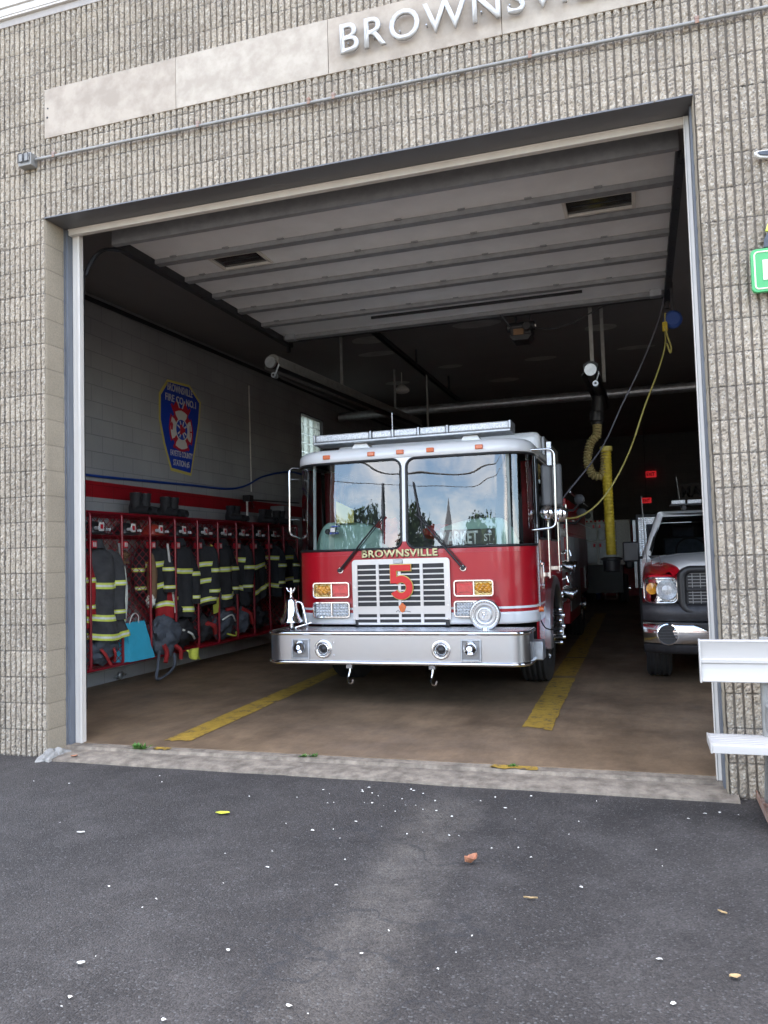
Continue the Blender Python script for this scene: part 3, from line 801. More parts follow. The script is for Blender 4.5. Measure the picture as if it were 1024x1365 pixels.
# opener motor on the door's last section
om = thing('door_opener', 'small dark door opener motor with tan label hanging below the raised door', 'door opener', (3.17, 4.3, 4.1))
b_ = MB().box(3.08, 3.32, 4.2, 4.42, 4.05, 4.14)
b_.prism([(3.06, 4.05), (3.11, 3.98), (3.29, 3.98), (3.34, 4.05)], 'y', 4.18, 4.44)
b_.cyl((3.03, 4.3, 4.17), (3.36, 4.3, 4.17), .055, 14)
b_.cyl((3.28, 4.12, 4.13), (3.28, 4.5, 4.13), .05, 14)
b_.build('motor_housing', M['black'], om, bevel=.008)
MB().box(3.12, 3.24, 4.172, 4.179, 4.045, 4.115).build('rating_label', M['coat_tan'], om)
MB().tube([(3.08, 4.25, 4.16), (2.98, 4.15, 4.30)], .014).tube([(3.3, 4.35, 4.18), (3.3, 4.35, slopeceil(4.35))], .012).tube([(3.12, 4.4, 4.18), (3.12, 4.4, slopeceil(4.4))], .012).build('mounting_bracket', M['dark_steel'], om)
MB().cyl((3.37, 4.2, 4.14), (3.385, 4.2, 4.14), .015, 10).build('pull_knob', M['white_plate'], om)
tag(MB().tube(bez([(3.32, 4.25, 4.14), (3.55, 4.3, 4.105), (3.80, 4.3, 4.15), (4.1, 4.3, 4.28), (4.35, 4.2, 4.33)], 10), .008, 6).build('power_cord', M['black'], None), 'thin black power cord looping from the opener motor to the door corner', 'cord')
rl = MB().box(1.03, 1.045, 4.3, 10.4, 4.55, 4.60).box(1.10, 1.115, 4.3, 10.4, 4.55, 4.60).box(1.045, 1.10, 4.3, 10.4, 4.592, 4.60)
for y in (5.2, 7.3, 9.6): rl.box(1.06, 1.09, y, y + .04, 4.6, slopeceil(y))
tag(rl.build('opener_rail', M['dark_steel'], None), 'long dark double rail running back under the ceiling behind the raised door', 'rail')

# ------------------------------------------------------------------ tube heaters / exhaust rails
def heater(name, label, a, b, hang):
    t = thing(name, label, 'tube heater', a, 'heater rails under the ceiling')
    a = Vector(a); b = Vector(b); d = (b - a).normalized(); n = int((b - a).length / .3)
    MB().cyl(a, b, .062, 20).build('heater_tube', M['dark_steel'], t, smooth=40)
    MB().cyl(a - d * .012, a + d * .03, .068, 24).build('end_cap', M['galv'], t, smooth=40)
    hood = MB()
    sec = [(-.075, -.02), (-.085, .05), (-.03, .085), (.03, .085), (.085, .05), (.075, -.02), (.11, -.075), (.10, -.075), (.055, .0), (-.055, 0.0), (-.10, -.075), (-.11, -.075)]
    for q in ((a + d * .05), ):
        pass
    vs = []; m = len(sec)
    for p in (a + d * .06, b):
        vs += [(p.x + s0, p.y, p.z + s1 + .02) for s0, s1 in sec]
    hood.add(vs, [(i, (i + 1) % m, m + (i + 1) % m, m + i) for i in range(m)] + [tuple(range(m)), tuple(range(2 * m - 1, m - 1, -1))])
    hood.build('reflector_hood', M['galv_dull'] if 'left' in label else M['black'], t)
    MB().cyl(a + Vector((.05, -.03, -.165)), a + Vector((.05, .05, -.165)), .032, 16).tube([a + Vector((.05, .02, -.16)), a + Vector((.09, .05, -.02))], .010).build('guide_roller', M['galv'], t, smooth=40)
    MB().cyl(a + Vector((.05, -.035, -.165)), a + Vector((.05, -.03, -.165)), .014, 12).build('roller_hub', M['black'], t)
    for y, w, dx in hang:
        tt = (y - a.y) / (b.y - a.y); p = a.lerp(b, tt)
        MB().box(p.x + dx - w, p.x + dx + w, y - .004, y + .004, p.z + .04, slopeceil(y) + .02).build('hanger_strap', M['galv_dull'], t)
    return t
heater('tube_heater', 'long grey tube heater hanging from the ceiling along the left wall', (.285, 3.5, 3.86), (.285, 10.2, 4.12), [(5.85, .022, .03), (8.6, .018, .02)])
heater('exhaust_rail', 'dark exhaust rail with round silver end cap above the yellow hose', (3.985, 4.1, 3.53), (3.96, 8.5, 3.86), [(4.62, .022, 0), (5.6, .022, .10)])
# spiral duct
dc = MB(); y = 11.0
dp = [(-1.7 + .05 * k, y, 4.55) for k in range(0, 250)]
dc.tube(dp, [.095 + .006 * (k % 4 == 0) for k in range(250)], 20)
dcx = dc.build('ventilation_duct', M['galv'], None, smooth=30)
tag(dcx, 'silver spiral duct running across the bay above the fire engine', 'duct')
# small hanging lamp between rails
tag(MB().lathe([(0, .10), (.05, .10), (.13, .02), (.14, -.02), (.10, -.05), (0, -.06)], (.35, 8.9, 4.55), 'z', 20).cyl((.35, 8.9, 4.6), (.35, 8.9, slopeceil(8.9)), .01, 8).build('ceiling_lamp', M['white_plate'], None, smooth=50), 'small round unlit ceiling lamp near the back end of the left tube heater', 'lamp')
tag(MB().tube([(1.06, 8.0, 3.6), (1.06, 8.0, 4.6)], .018, 8).build('ceiling_post', M['galv_dull'], None), 'thin grey post dropping from the opener rail behind the light bar', 'post')

# ------------------------------------------------------------------ fire engine
XC = 2.195
fe = thing('fire_engine', 'red and white fire engine with a 5 on its grille, nose out in the bay', 'fire engine', (XC, 2.0, .05))
HW, CR, Y0 = 1.26, .36, 2.5
def half_plan(step=.02, yend=5.4):
    pts = []
    xb_ = HW - CR
    n = int(xb_ / step)
    for i in range(n): pts.append((xb_ * i / n, Y0 + .035 * (i / n) ** 2))
    yb = Y0 + .035
    na = 30
    for i in range(na + 1):
        a = PI / 2 * i / na
        pts.append((xb_ + CR * math.sin(a), yb + CR * (1 - math.cos(a))))
    y = yb + CR
    while y < yend - .011:
        y += step; pts.append((HW, min(y, yend)))
    return pts
HP = half_plan()
S_ = [0]
for a, b in zip(HP, HP[1:]): S_.append(S_[-1] + math.hypot(b[0] - a[0], b[1] - a[1]))
def plan(s):
    sg = 1 if s >= 0 else -1
    s = min(abs(s), S_[-1] - 1e-6)
    lo, hi = 0, len(S_) - 1
    while hi - lo > 1:
        m = (lo + hi) // 2
        if S_[m] <= s: lo = m
        else: hi = m
    t = (s - S_[lo]) / (S_[hi] - S_[lo] + 1e-12)
    x = HP[lo][0] * (1 - t) + HP[hi][0] * t; y = HP[lo][1] * (1 - t) + HP[hi][1] * t
    dx = HP[hi][0] - HP[lo][0]; dy = HP[hi][1] - HP[lo][1]; l = math.hypot(dx, dy)
    return sg * x, y, sg * dy / l, -dx / l
def cab(s, z, off=0.0):
    x, y, nx, ny = plan(s)
    y += .055 * max(0, min(z, 2.62) - 1.5) * max(0.0, 1 - (y - Y0) / 1.2)
    return Vector((XC + x + nx * off, y + ny * off, z))
SE = S_[-1]
ss = list(np.arange(0, SE, .02)) + [SE]
ss = [-q for q in ss[::-1][:-1]] + ss
def band(z0, z1, off, nz=1, s0=-SE, s1=SE):
    q = [v for v in ss if s0 <= v <= s1]
    mb = MB(); mb.grid(lambda s, z: cab(s, z, off), q, [z0 + (z1 - z0) * k / nz for k in range(nz + 1)])
    return mb
# arch cut-out in the cab sides
AY, AZ, AR = 3.95, .57, .60
def cut(mb, test):
    f2 = [];
    for f in mb.f:
        c = sum((Vector(mb.v[i]) for i in f), Vector()) / len(f)
        if not test(c): f2.append(f)
    mb.f = f2; mb.m = [0] * len(f2)
    return mb
inarch = lambda c: math.hypot(c.y - AY, c.z - AZ) < AR and abs(c.x - XC) > .9
cabwhite = cut(band(.80, .915, 0, 5), inarch)
cabwhite.build('lower_panel', M['white_paint'], fe, smooth=60, solid=.004)
cut(band(.9155, .945, 0, 2), inarch).build('red_pinstripe', M['red_paint'], fe, smooth=60)
cut(band(.9455, .968, 0, 2), inarch).build('white_pinstripe', M['white_paint'], fe, smooth=60)
cut(band(.9685, 1.50, 0, 24), inarch).build('cab_panel', M['red_paint'], fe, smooth=60)
cut(band(.45, .7995, 0, 14, 1.35, SE), inarch).build('step_panel', M['red_paint'], fe, smooth=60)
cut(band(.45, .7995, 0, 14, -SE, -1.35), inarch).build('step_panel', M['red_paint'], fe, smooth=60)
# window band, cut out for windscreen and side windows
def rrect(s0, s1, z0, z1, r, n=8):
    pts = []
    for (cx, cz, a0) in ((s1 - r, z1 - r, 0), (s0 + r, z1 - r, 90), (s0 + r, z0 + r, 180), (s1 - r, z0 + r, 270)):
        for k in range(n + 1):
            a = math.radians(a0 + 90 * k / n); pts.append((cx + r * math.cos(a), cz + r * math.sin(a)))
    out = []
    for a, b in zip(pts, pts[1:] + pts[:1]):
        m = max(1, int(math.hypot(b[0] - a[0], b[1] - a[1]) / .03))
        for k in range(m): out.append((a[0] + (b[0] - a[0]) * k / m, a[1] + (b[1] - a[1]) * k / m))
    return out
def inrr(s, z, R):
    s0, s1, z0, z1, r = R
    if not (s0 < s < s1 and z0 < z < z1): return False
    dx = max(s0 + r - s, s - (s1 - r), 0); dz = max(z0 + r - z, z - (z1 - r), 0)
    return math.hypot(dx, dz) < r
RW = (.030, 1.555, 1.555, 2.462, .09); LW = (-1.555, -.030, 1.555, 2.462, .09)
SW1 = (1.66, 2.30, 1.62, 2.44, .06); SW1L = (-2.30, -1.66, 1.62, 2.44, .06)
SW2 = (2.75, 3.55, 1.62, 2.40, .06); SW2L = (-3.55, -2.75, 1.62, 2.40, .06)
holes = [RW, LW, SW1, SW1L, SW2, SW2L]
qs = list(np.arange(-SE, SE, .0125)); zs_ = list(np.arange(1.5005, 2.4701, .0125)) + [2.475]
red_v, wht = MB(), MB()
for i in range(len(qs) - 1):
    for j in range(len(zs_) - 1):
        s = (qs[i] + qs[i + 1]) / 2; z = (zs_[j] + zs_[j + 1]) / 2
        if any(inrr(s, z, H) for H in holes): continue
        P4 = [cab(qs[i], zs_[j]), cab(qs[i + 1], zs_[j]), cab(qs[i + 1], zs_[j + 1]), cab(qs[i], zs_[j + 1])]
        (red_v if z < 1.62 else wht).add(P4, [(0, 1, 2, 3)])
def weld(o, d=1e-4):
    import bmesh
    bm = bmesh.new(); bm.from_mesh(o.data); bmesh.ops.remove_doubles(bm, verts=bm.verts[:], dist=d); bmesh.ops.recalc_face_normals(bm, faces=bm.faces[:]); bm.to_mesh(o.data); bm.free()
    o.data.polygons.foreach_set('use_smooth', [True] * len(o.data.polygons)); o.data.set_sharp_from_angle(angle=math.radians(60))
weld(red_v.build('cab_panel', M['red_paint'], fe)); weld(wht.build('cab_pillars', M['white_paint'], fe))
for nm, R, g in (('windshield', RW, 'glass'), ('windshield', LW, 'glass'), ('side_window', SW1, 'glass_dark'), ('side_window', SW1L, 'glass_dark'), ('side_window', SW2, 'glass_dark'), ('side_window', SW2L, 'glass_dark')):
    mb = MB(); q = list(np.linspace(R[0] - .01, R[1] + .01, 60))
    mb.grid(lambda s, z: cab(s, z, -.008), q, list(np.linspace(R[2] - .01, R[3] + .01, 24)))
    gl = mb.build(nm, M[g], fe, smooth=179)
    path = [cab(s, z, .001) for s, z in rrect(R[0], R[1], R[2], R[3], R[4])]
    MB().tube(path, .013, 8, closed=True).build('window_gasket', M['gasket'], gl, smooth=60)
# roof cap
roof = MB()
loop = [q for q in ss]
prof = [(2.475, .004), (2.48, .012), (2.53, .013), (2.565, .004), (2.592, -.02), (2.612, -.06), (2.622, -.12), (2.628, -.24), (2.63, -.40)]
roof.grid(lambda s, k: cab(s, prof[int(k)][0], prof[int(k)][1]), loop, list(range(len(prof))))
weld(roof.build('cab_roof', M['white_paint'], fe), 1e-5)
MB().box(XC - .9, XC + .9, 2.88, 5.4, 2.55, 2.629).build('roof_centre', M['white_paint'], fe)
# raised rear roof
MB().box(XC - 1.22, XC + 1.22, 3.85, 5.42, 2.56, 2.84).build('raised_roof', M['white_paint'], fe, bevel=.07, seg=5)
MB().box(XC + 1.222, XC + 1.262, 3.95, 5.45, 2.52, 2.79).box(XC - 1.262, XC - 1.222, 3.95, 5.45, 2.52, 2.79).build('roof_rail', M['grey_panel'], fe, bevel=.01)
for s in (-1, 1):
    MB().tube([(XC + s * 1.27, y, 2.485) for y in (3.25, 5.35)], .012).build('rain_gutter', M['grey_panel'], fe)
MB().box(XC - 1.24, XC + 1.24, 5.38, 5.42, .9, 2.6).build('cab_back', M['grey_panel'], fe)

# marker lamps
for x in (1.358, 1.857, 2.168, 2.482, 2.972):
    yy = cab(x - XC, 2.53).y - .014
    MB().box(x - .038, x + .038, yy - .022, yy + .02, 2.508, 2.552).build('marker_lamp', M['orange'], fe, bevel=.006)
# light bar
lb = MB(); LX0, LX1 = 1.10, 3.25
lb.box(LX0, LX1, 2.82, 3.12, 2.705, 2.735)
lbb = lb.build('light_bar', M['galv'], fe, bevel=.008)
ends = [1.16, 1.50, 1.70, 1.98, 2.02, 2.28, 2.34, 2.62, 2.68, 3.18]
segs = [(1.13, 1.74), (1.775, 1.99), (2.02, 2.27), (2.30, 2.58), (2.61, 3.23)]
for a, b in segs:
    MB().box(a, b, 2.83, 3.11, 2.736, 2.812).build('lens', M['clear_lens'], lbb, bevel=.012)
    ins = MB()
for x in (1.115, 1.757, 2.005, 2.285, 2.595, 3.24):
    MB().box(x - .012, x + .012, 2.825, 3.115, 2.736, 2.818).build('lens_divider', M['galv'], lbb, bevel=.004)
for x in (1.62, 2.82):
    MB().prism([(x - .12, 2.632), (x + .12, 2.632), (x + .07, 2.703), (x - .07, 2.703)], 'y', 2.90, 3.04).build('bar_foot', M['white_paint'], lbb, bevel=.006)
MB().tube([(1.96, 2.98, 2.80), (1.96, 2.98, 3.02)], .005, 6).build('whip_antenna', M['white_paint'], fe)

# bumper: stainless wrap with rolled lips, diamond plate deck
BX0, BX1, BY, BR = .905, 3.455, 1.985, .16
def bplan(off, n=10):
    pts = []
    x0, x1, y0, r = BX0 - off, BX1 + off, BY - off, BR + off
    for i in range(9): pts.append((x0, 2.62 - (2.62 - (y0 + r)) * i / 8))
    for k in range(1, n + 1):
        a = PI / 2 * k / n; pts.append((x0 + r - r * math.cos(a), y0 + r - r * math.sin(a)))
    for i in range(1, 40): pts.append((x0 + r + (x1 - x0 - 2 * r) * i / 40, y0))
    for k in range(n + 1):
        a = PI / 2 * k / n; pts.append((x1 - r + r * math.sin(a), y0 + r - r * math.cos(a)))
    for i in range(1, 9): pts.append((x1, y0 + r + (2.42 - (y0 + r)) * i / 8))
    return pts
def bsweep(prof, name, m, parent=fe, **k):
    mb = MB(); nP = len(bplan(0))
    mb.grid(lambda i, j: (*bplan(prof[int(j)][0])[int(i)], prof[int(j)][1]), list(range(nP)), list(range(len(prof))))
    return mb.build(name, m, parent, smooth=50, **k)
bp_ = bsweep([(0, .505), (0, .60), (0, .68), (0, .745)], 'bumper', M['brushed'])
def circ(cz, r, c0, a0, a1, n=10):
    return [(c0 + r * math.cos(math.radians(a0 + (a1 - a0) * k / n)), cz + r * math.sin(math.radians(a0 + (a1 - a0) * k / n))) for k in range(n + 1)]
bsweep(circ(.763, .020, .002, -100, 190), 'bumper_lip', M['chrome'], bp_)
bsweep(circ(.487, .020, .004, -190, 100), 'bumper_lip', M['chrome'], bp_)
dk = [p for p in bplan(-.012)]
MB().add([(x, y, .779) for x, y in dk], [tuple(range(len(dk)))]).build('bumper_deck', M['diamond'], bp_)
for x, z in ((1.615, .675), (1.615, .555), (2.632, .665), (2.632, .548)):
    MB().lathe([(0, -.006), (.007, -.004), (.009, 0)], (x, BY, z), 'y', 10).build('bolt', M['chrome'], bp_, smooth=60)
for sx, rx, hx in ((1, 1.512, 1.365), (-1, 2.668, 2.872)):
    # siren speaker ring
    rg = MB().lathe([(.088, 0), (.088, -.010), (.080, -.014), (.070, -.012), (.066, -.026), (.056, -.032), (.047, -.026), (.042, -.004)], (rx, BY, .612), 'y', 32).build('speaker_ring', M['chrome'], bp_, smooth=50)
    MB().lathe([(.0, -.022), (.022, -.02), (.042, -.003)], (rx, BY, .612), 'y', 24).build('speaker_cone', M['black'], rg, smooth=60)
    # square pocket with chrome horn
    cx = 1.275 if sx == 1 else 2.946
    w_, z0, z1 = .078, .525, .698
    pk = MB()
    pk.box(cx - w_ - .018, cx - w_, BY - .014, BY - .001, z0 - .01, z1 + .01); pk.box(cx + w_, cx + w_ + .018, BY - .014, BY - .001, z0 - .01, z1 + .01)
    pk.box(cx - w_, cx + w_, BY - .014, BY - .001, z0 - .010, z0 + .004); pk.box(cx - w_, cx + w_, BY - .014, BY - .001, z1 - .004, z1 + .010)
    pk = pk.build('horn_pocket', M['galv'], bp_, bevel=.003)
    MB().box(cx - w_, cx + w_, BY - .004, BY - .0015, z0 + .004, z1 - .004).build('pocket_back', M['grey_panel'], pk)
    hb = MB()
    prof_ = [(0, .0), (.028, .002), (.044, .02), (.050, .05), (.036, .075), (.026, .10), (.018, .104), (0, .106)]
    hb.lathe([(r, -h * .0) for r, h in prof_][:1] + [(0.0, -.080), (.036, -.076), (.058, -.058), (.062, -.03), (.052, -.006)], (cx, BY, .635), 'y', 20)
    hb.box(cx - .03, cx + .03, BY - .05, BY - .005, .575, .61)
    hb.build('air_horn', M['chrome'], pk, smooth=50, bevel=.004)
# tow hooks
for x in (1.68, 2.515):
    MB().tube(bez([(x, 2.25, .46), (x, 2.24, .37), (x - .012, 2.22, .31), (x + .01, 2.19, .265), (x + .045, 2.17, .27), (x + .06, 2.165, .305)], 6), .013, 8).box(x - .03, x + .03, 2.22, 2.30, .40, .46).build('tow_hook', M['chrome'], fe, smooth=60)
# chassis under the bumper and cab
ch = MB().box(1.62, 1.70, 2.1, 10.0, .50, .74).box(2.68, 2.76, 2.1, 10.0, .50, .74).box(1.45, 2.95, 2.2, 2.4, .44, .50).box(1.2, 3.2, 2.45, 3.3, .45, .55)
ch.cyl((1.0, AY, .57), (3.3, AY, .57), .07, 12).box(1.95, 2.45, 3.7, 4.2, .42, .75)
ch.build('chassis', M['black'], fe)

# grille: stainless plate with slots
GY = 2.478
G = MB(); x0, x1 = 1.642, 2.657
cols = [(1.697, 1.896), (1.926, 2.126), (2.154, 2.352), (2.383, 2.598)]
vb = [(x0, 1.697), (1.896, 1.926), (2.126, 2.154), (2.352, 2.383), (2.598, x1)]
for i, (a, b) in enumerate(vb):
    G.box(a, b, GY, GY + .012, .85 if i in (0, 4) else .80, 1.40)
z = 1.398
rows = []
for k in range(8):
    rows.append((z - .040, z)); z -= .0535
top = 1.453
for (a, b) in cols:
    for k in range(7):
        G.box(a, b, GY + .003, GY + .010, rows[k + 1][1], rows[k][0])
        G.box(a, b, GY - .004, GY + .003, rows[k + 1][1] + .004, rows[k + 1][1] + .0075)
    G.box(a, b, GY + .001, GY + .011, .905, rows[7][0])
    G.box(a, b, GY + .001, GY + .011, .853, .873)
    G.box(a, b, GY + .001, GY + .011, .800, .820)
# rounded top corners
tp = [(x0, 1.40), (x0, top - .035)] + [(x0 + .035 - .035 * math.cos(a), top - .035 + .035 * math.sin(a)) for a in [PI / 2 * k / 6 for k in range(1, 7)]]
tp = tp + [(x0 + x1 - px, pz) for px, pz in tp[::-1]]
G.prism(tp, 'y', GY, GY + .012)
gr = G.build('grille', M['brushed'], fe)
MB().box(1.66, 2.64, GY + .013, GY + .016, .79, 1.43).build('grille_mesh', M['black'], gr)
for z in (1.18, .99, .86):
    for x in (1.665, 2.63): MB().cyl((x, GY, z), (x, GY - .006, z), .006, 8).build('bolt', M['chrome'], gr)
MB().box(2.085, 2.18, GY - .012, GY, 1.405, 1.447).build('badge_plate', M['galv'], gr, bevel=.005)
def numeral(g, y0, y1, name, m):
    mb = MB(); x, z = 2.165, 1.222
    mb.box(x - .112 - g, x + .098 + g, y0, y1, z + .112 - g, z + .172 + g)
    mb.box(x - .112 - g, x - .052 + g, y0 + .0003, y1, z - .012, z + .1115 - g)
    cx_, cz_ = x - .002, z - .055; ro, ri = .117 + g, .052 - g
    A = [math.radians(140 - 292 * k / 40) for k in range(41)]
    vs = []
    for a in A:
        for (r_, yy) in ((ri, y0 + .0006), (ro, y0 + .0006), (ro, y1), (ri, y1)):
            vs.append((cx_ + r_ * math.cos(a), yy, cz_ + r_ * math.sin(a)))
    fs = []
    for k in range(40):
        for q in range(4): fs.append((k * 4 + q, k * 4 + (q + 1) % 4, k * 4 + 4 + (q + 1) % 4, k * 4 + 4 + q))
    fs += [(0, 1, 2, 3), (163, 162, 161, 160)]
    mb.add(vs, fs)
    return mb.build(name, m, fe)
numeral(.007, GY - .012, GY - .005, 'numeral_backing', M['yellow_emb'])
n5 = numeral(0, GY - .022, GY - .013, 'numeral', M['letter_red'])
n5['label'] = 'red numeral 5 on the grille'
fl_ = MB()
fp = [(2.165 + .036 * math.cos(a) * (1 + .12 * math.sin(5 * a)), .968 + .043 * math.sin(a) * (1 + .12 * math.cos(4 * a))) for a in [2 * PI * k / 24 for k in range(24)]]
fl_.prism(fp, 'y', GY - .006, GY - .001)
em = fl_.build('flame_emblem', M['orange'], gr)
MB().tube([(2.10, GY - .003, .925), (2.12, GY - .003, .945), (2.135, GY - .003, .925), (2.15, GY - .003, .94), (2.17, GY - .003, .925), (2.20, GY - .003, .935), (2.25, GY - .003, .925)], .0028, 5).build('script_mark', M['dark_steel'], em)
# cab lettering
lt = text('cab_letters', 'BROWNSVILLE', M['cream'], fe, (1.748, 2.489, 1.476), .072, .79, ext=.003, bold=.03, space=1.08)
lt['label'] = 'gold letters reading BROWNSVILLE over the grille'
text('letter_shadow', 'BROWNSVILLE', M['black'], fe, (1.751, 2.4925, 1.473), .073, .79, ext=.002, bold=.045, space=1.08)

# lamp housings
def bezel(x0, x1, z0, z1, y):
    b = MB(); t = .020
    o_ = rrect(x0, x1, z0, z1, .03, 5); i_ = rrect(x0 + t, x1 - t, z0 + t, z1 - t, .015, 5)
    n = 40
    def res(P, n):
        d = [0]
        for a, b2 in zip(P, P[1:] + P[:1]): d.append(d[-1] + math.hypot(b2[0] - a[0], b2[1] - a[1]))
        out = []; P2 = P + P[:1]
        for k in range(n):
            t_ = d[-1] * k / n; j = max(i for i in range(len(d)) if d[i] <= t_ + 1e-9); j = min(j, len(P) - 1)
            u = (t_ - d[j]) / max(1e-9, d[j + 1] - d[j]); out.append((P2[j][0] + (P2[j + 1][0] - P2[j][0]) * u, P2[j][1] + (P2[j + 1][1] - P2[j][1]) * u))
        return out
    O, I = res(o_, 80), res(i_, 80)
    rings = [(O, y + .055), (O, y - .018), ([((a[0] * .8 + c[0] * .2), (a[1] * .8 + c[1] * .2)) for a, c in zip(O, I)], y - .028), ([((a[0] * .25 + c[0] * .75), (a[1] * .25 + c[1] * .75)) for a, c in zip(O, I)], y - .028), (I, y - .016), (I, y + .012)]
    vs = [(p[0], yy, p[1]) for R, yy in rings for p in R]
    fs = [(r * 80 + k, r * 80 + (k + 1) % 80, (r + 1) * 80 + (k + 1) % 80, (r + 1) * 80 + k) for r in range(len(rings) - 1) for k in range(80)]
    b.add(vs, fs)
    b.box((x0 + x1) / 2 - .006, (x0 + x1) / 2 + .006, y - .014, y + .012, z0 + t, z1 - t)
    return b
def face_y(x): return cab((x - XC), 1.1).y
for side in (-1, 1):
    xs_ = (1.205, 1.612) if side == -1 else (2.688, 3.085)
    xm = sum(xs_) / 2
    yb = 2.498
    h = bezel(xs_[0], xs_[1], 1.068, 1.234, yb).build('warning_lamp', M['chrome'], fe, smooth=40)
    def lens(a, b, z0, z1, m, nm):
        mb = MB()
        mb.grid(lambda u, v: (a + (b - a) * u, yb - .006 - .006 * math.sin(PI * min(1, max(0, u))) * math.sin(PI * min(1, max(0, v))), z0 + (z1 - z0) * v), [k / 8 for k in range(9)], [k / 8 for k in range(9)])
        return mb
    cl = [(xs_[0] + .024, xm - .010), (xm + .010, xs_[1] - .024)]
    order = ('amber', 'red_lens') if side == -1 else ('red_lens', 'amber')
    for (a, b), mm in zip(cl, order):
        MB().box(a - .002, b + .002, yb + .004, yb + .012, 1.088, 1.214).build('lamp_bowl', M['amber_bowl'] if mm == 'amber' else M['red_lens'], h)
        if mm == 'red_lens':
            r = MB(); w2 = (b - a) / 2; c2 = (a + b) / 2
            r.prism([(a, 1.092), (c2 - w2 * .55, 1.112), (c2 + w2 * .55, 1.112), (b, 1.092), (b, 1.21), (c2 + w2 * .6, 1.185), (c2 - w2 * .6, 1.185), (a, 1.21)], 'y', yb - .009, yb + .003)
            r.build('lens', M[mm], h, bevel=.004)
        else:
            r = MB(); c2 = (a + b) / 2
            for kk in range(9):
                r.lathe([(0, -.02), (.02, -.014), (.030, 0)], (c2 + .014 * (kk - 4), yb + .002, 1.15 + .022 * math.sin(kk * 2.1)), 'y', 10)
            r.build('bulb', M['amber'], h, smooth=60)
    h2 = bezel(xs_[0] - .004, xs_[1], .868, 1.034, yb).build('headlight', M['chrome'], fe, smooth=40)
    for (a, b) in cl:
        MB().box(a - .002, b + .002, yb + .002, yb + .012, .888, 1.014).build('reflector', M['galv'], h2)
        r = MB(); nx_, nz_ = 5, 4
        for i in range(nx_):
            for j in range(nz_):
                px = a + (b - a) * (i + .5) / nx_; pz = .890 + .122 * (j + .5) / nz_
                r.lathe([(0, -.018), (.008, -.015), (.014, -.004), (.015, .002)], (px, yb, pz), 'y', 10)
        r.build('led_cells', M['clear_lens'], h2, smooth=60)
# mechanical siren
sr = MB().lathe([(0, .06), (.07, .06), (.10, .05), (.135, .02), (.146, 0), (.146, -.02), (.138, -.032), (.128, -.034), (.124, -.026), (.108, -.022), (.102, -.036), (.094, -.036), (.088, -.022), (.072, -.020), (.066, -.040), (.058, -.042), (.052, -.030), (0, -.030)], (3.045, 2.20, .915), 'y', 48).build('siren', M['brushed'], fe, smooth=30)
vn = MB()
for k in range(30):
    a = 2 * PI * k / 30
    vn.obox((3.045 + .117 * math.cos(a), 2.172, .915 + .117 * math.sin(a)), .018, .008, .004, Matrix.Rotation(-a, 3, 'Y'))
vn.build('siren_vanes', M['chrome'], sr)
text('siren_mark', 'F', M['chrome'], sr, (3.022, 2.168, .885), .06, .045, ext=.005, bold=.04)
MB().box(3.01, 3.08, 2.18, 2.28, .765, .80).cyl((3.045, 2.2, .765), (3.045, 2.2, .80), .045, 16).build('siren_base', M['chrome'], sr, bevel=.004)
# bell with eagle finial and cradle
bx, by = 1.085, 2.20
bl = MB().lathe([(0, 1.085), (.030, 1.085), (.052, 1.075), (.060, 1.05), (.064, 1.0), (.070, .95), (.088, .905), (.112, .870), (.118, .855), (.112, .850), (.09, .862), (0, .90)], (bx, by, 0), 'z', 36).build('bell', M['chrome'], fe, smooth=40)
MB().lathe([(0, 1.20), (.010, 1.195), (.015, 1.18), (.010, 1.16), (.018, 1.14), (.012, 1.12), (.016, 1.10), (.028, 1.085), (0, 1.08)], (bx, by, 0), 'z', 16).tube(bez([(bx - .045, by, 1.195), (bx - .03, by, 1.165), (bx, by, 1.15), (bx + .03, by, 1.165), (bx + .045, by, 1.195)], 5), [.006 + .006 * math.sin(PI * k / 20) for k in range(21)], 8).build('bell_finial', M['chrome'], bl, smooth=60)
MB().tube(bez([(bx, by + .02, 1.05), (bx + .09, by + .04, 1.04), (bx + .125, by + .04, .94), (bx + .15, by + .03, .84), (bx + .17, by, .785)], 6), .011, 8).tube([(bx, by, .87), (bx, by, .80)], .02, 10).lathe([(0, .800), (.05, .798), (.075, .785), (.08, .782)], (bx, by, 0), 'z', 20).tube([(bx + .05, by - .02, .80), (bx + .19, by + .06, .84)], .005, 6).build('bell_bracket', M['chrome'], bl, smooth=60)

# wipers
def wiper(a, b, c, d):
    yo = -.030
    A, B, C_, D_ = [Vector((x, cab(x - XC, z).y + yo, z)) for x, z in (a, b, c, d)]
    w = MB().tube([A, B], [.011, .007], 8).tube([A + Vector((.028, .006, .005)), B + Vector((.028, .004, .0))], .005, 6)
    w.cyl(A + Vector((0, .035, 0)), A - Vector((0, .012, 0)), .02, 14); w.cyl(B + Vector((0, .01, 0)), B - Vector((0, .01, 0)), .012, 8)
    w = w.build('wiper', M['black'], fe)
    m_ = (C_ + D_) / 2
    MB().tube([C_ + Vector((0, .016, 0)), m_ + Vector((0, .012, 0)), D_ + Vector((0, .016, 0))], [.006, .012, .005], 6).build('wiper_blade', M['gasket'], w)
    MB().lathe([(.034, 0), (.03, -.008), (0, -.01)], (A.x, A.y + .032, A.z), 'y', 14).build('wiper_washer', M['chrome'], w, smooth=40)
wiper((1.50, 1.350), (1.974, 1.885), (1.974, 2.228), (1.976, 1.609))
wiper((2.784, 1.345), (2.328, 1.886), (2.296, 2.22), (2.403, 1.627))

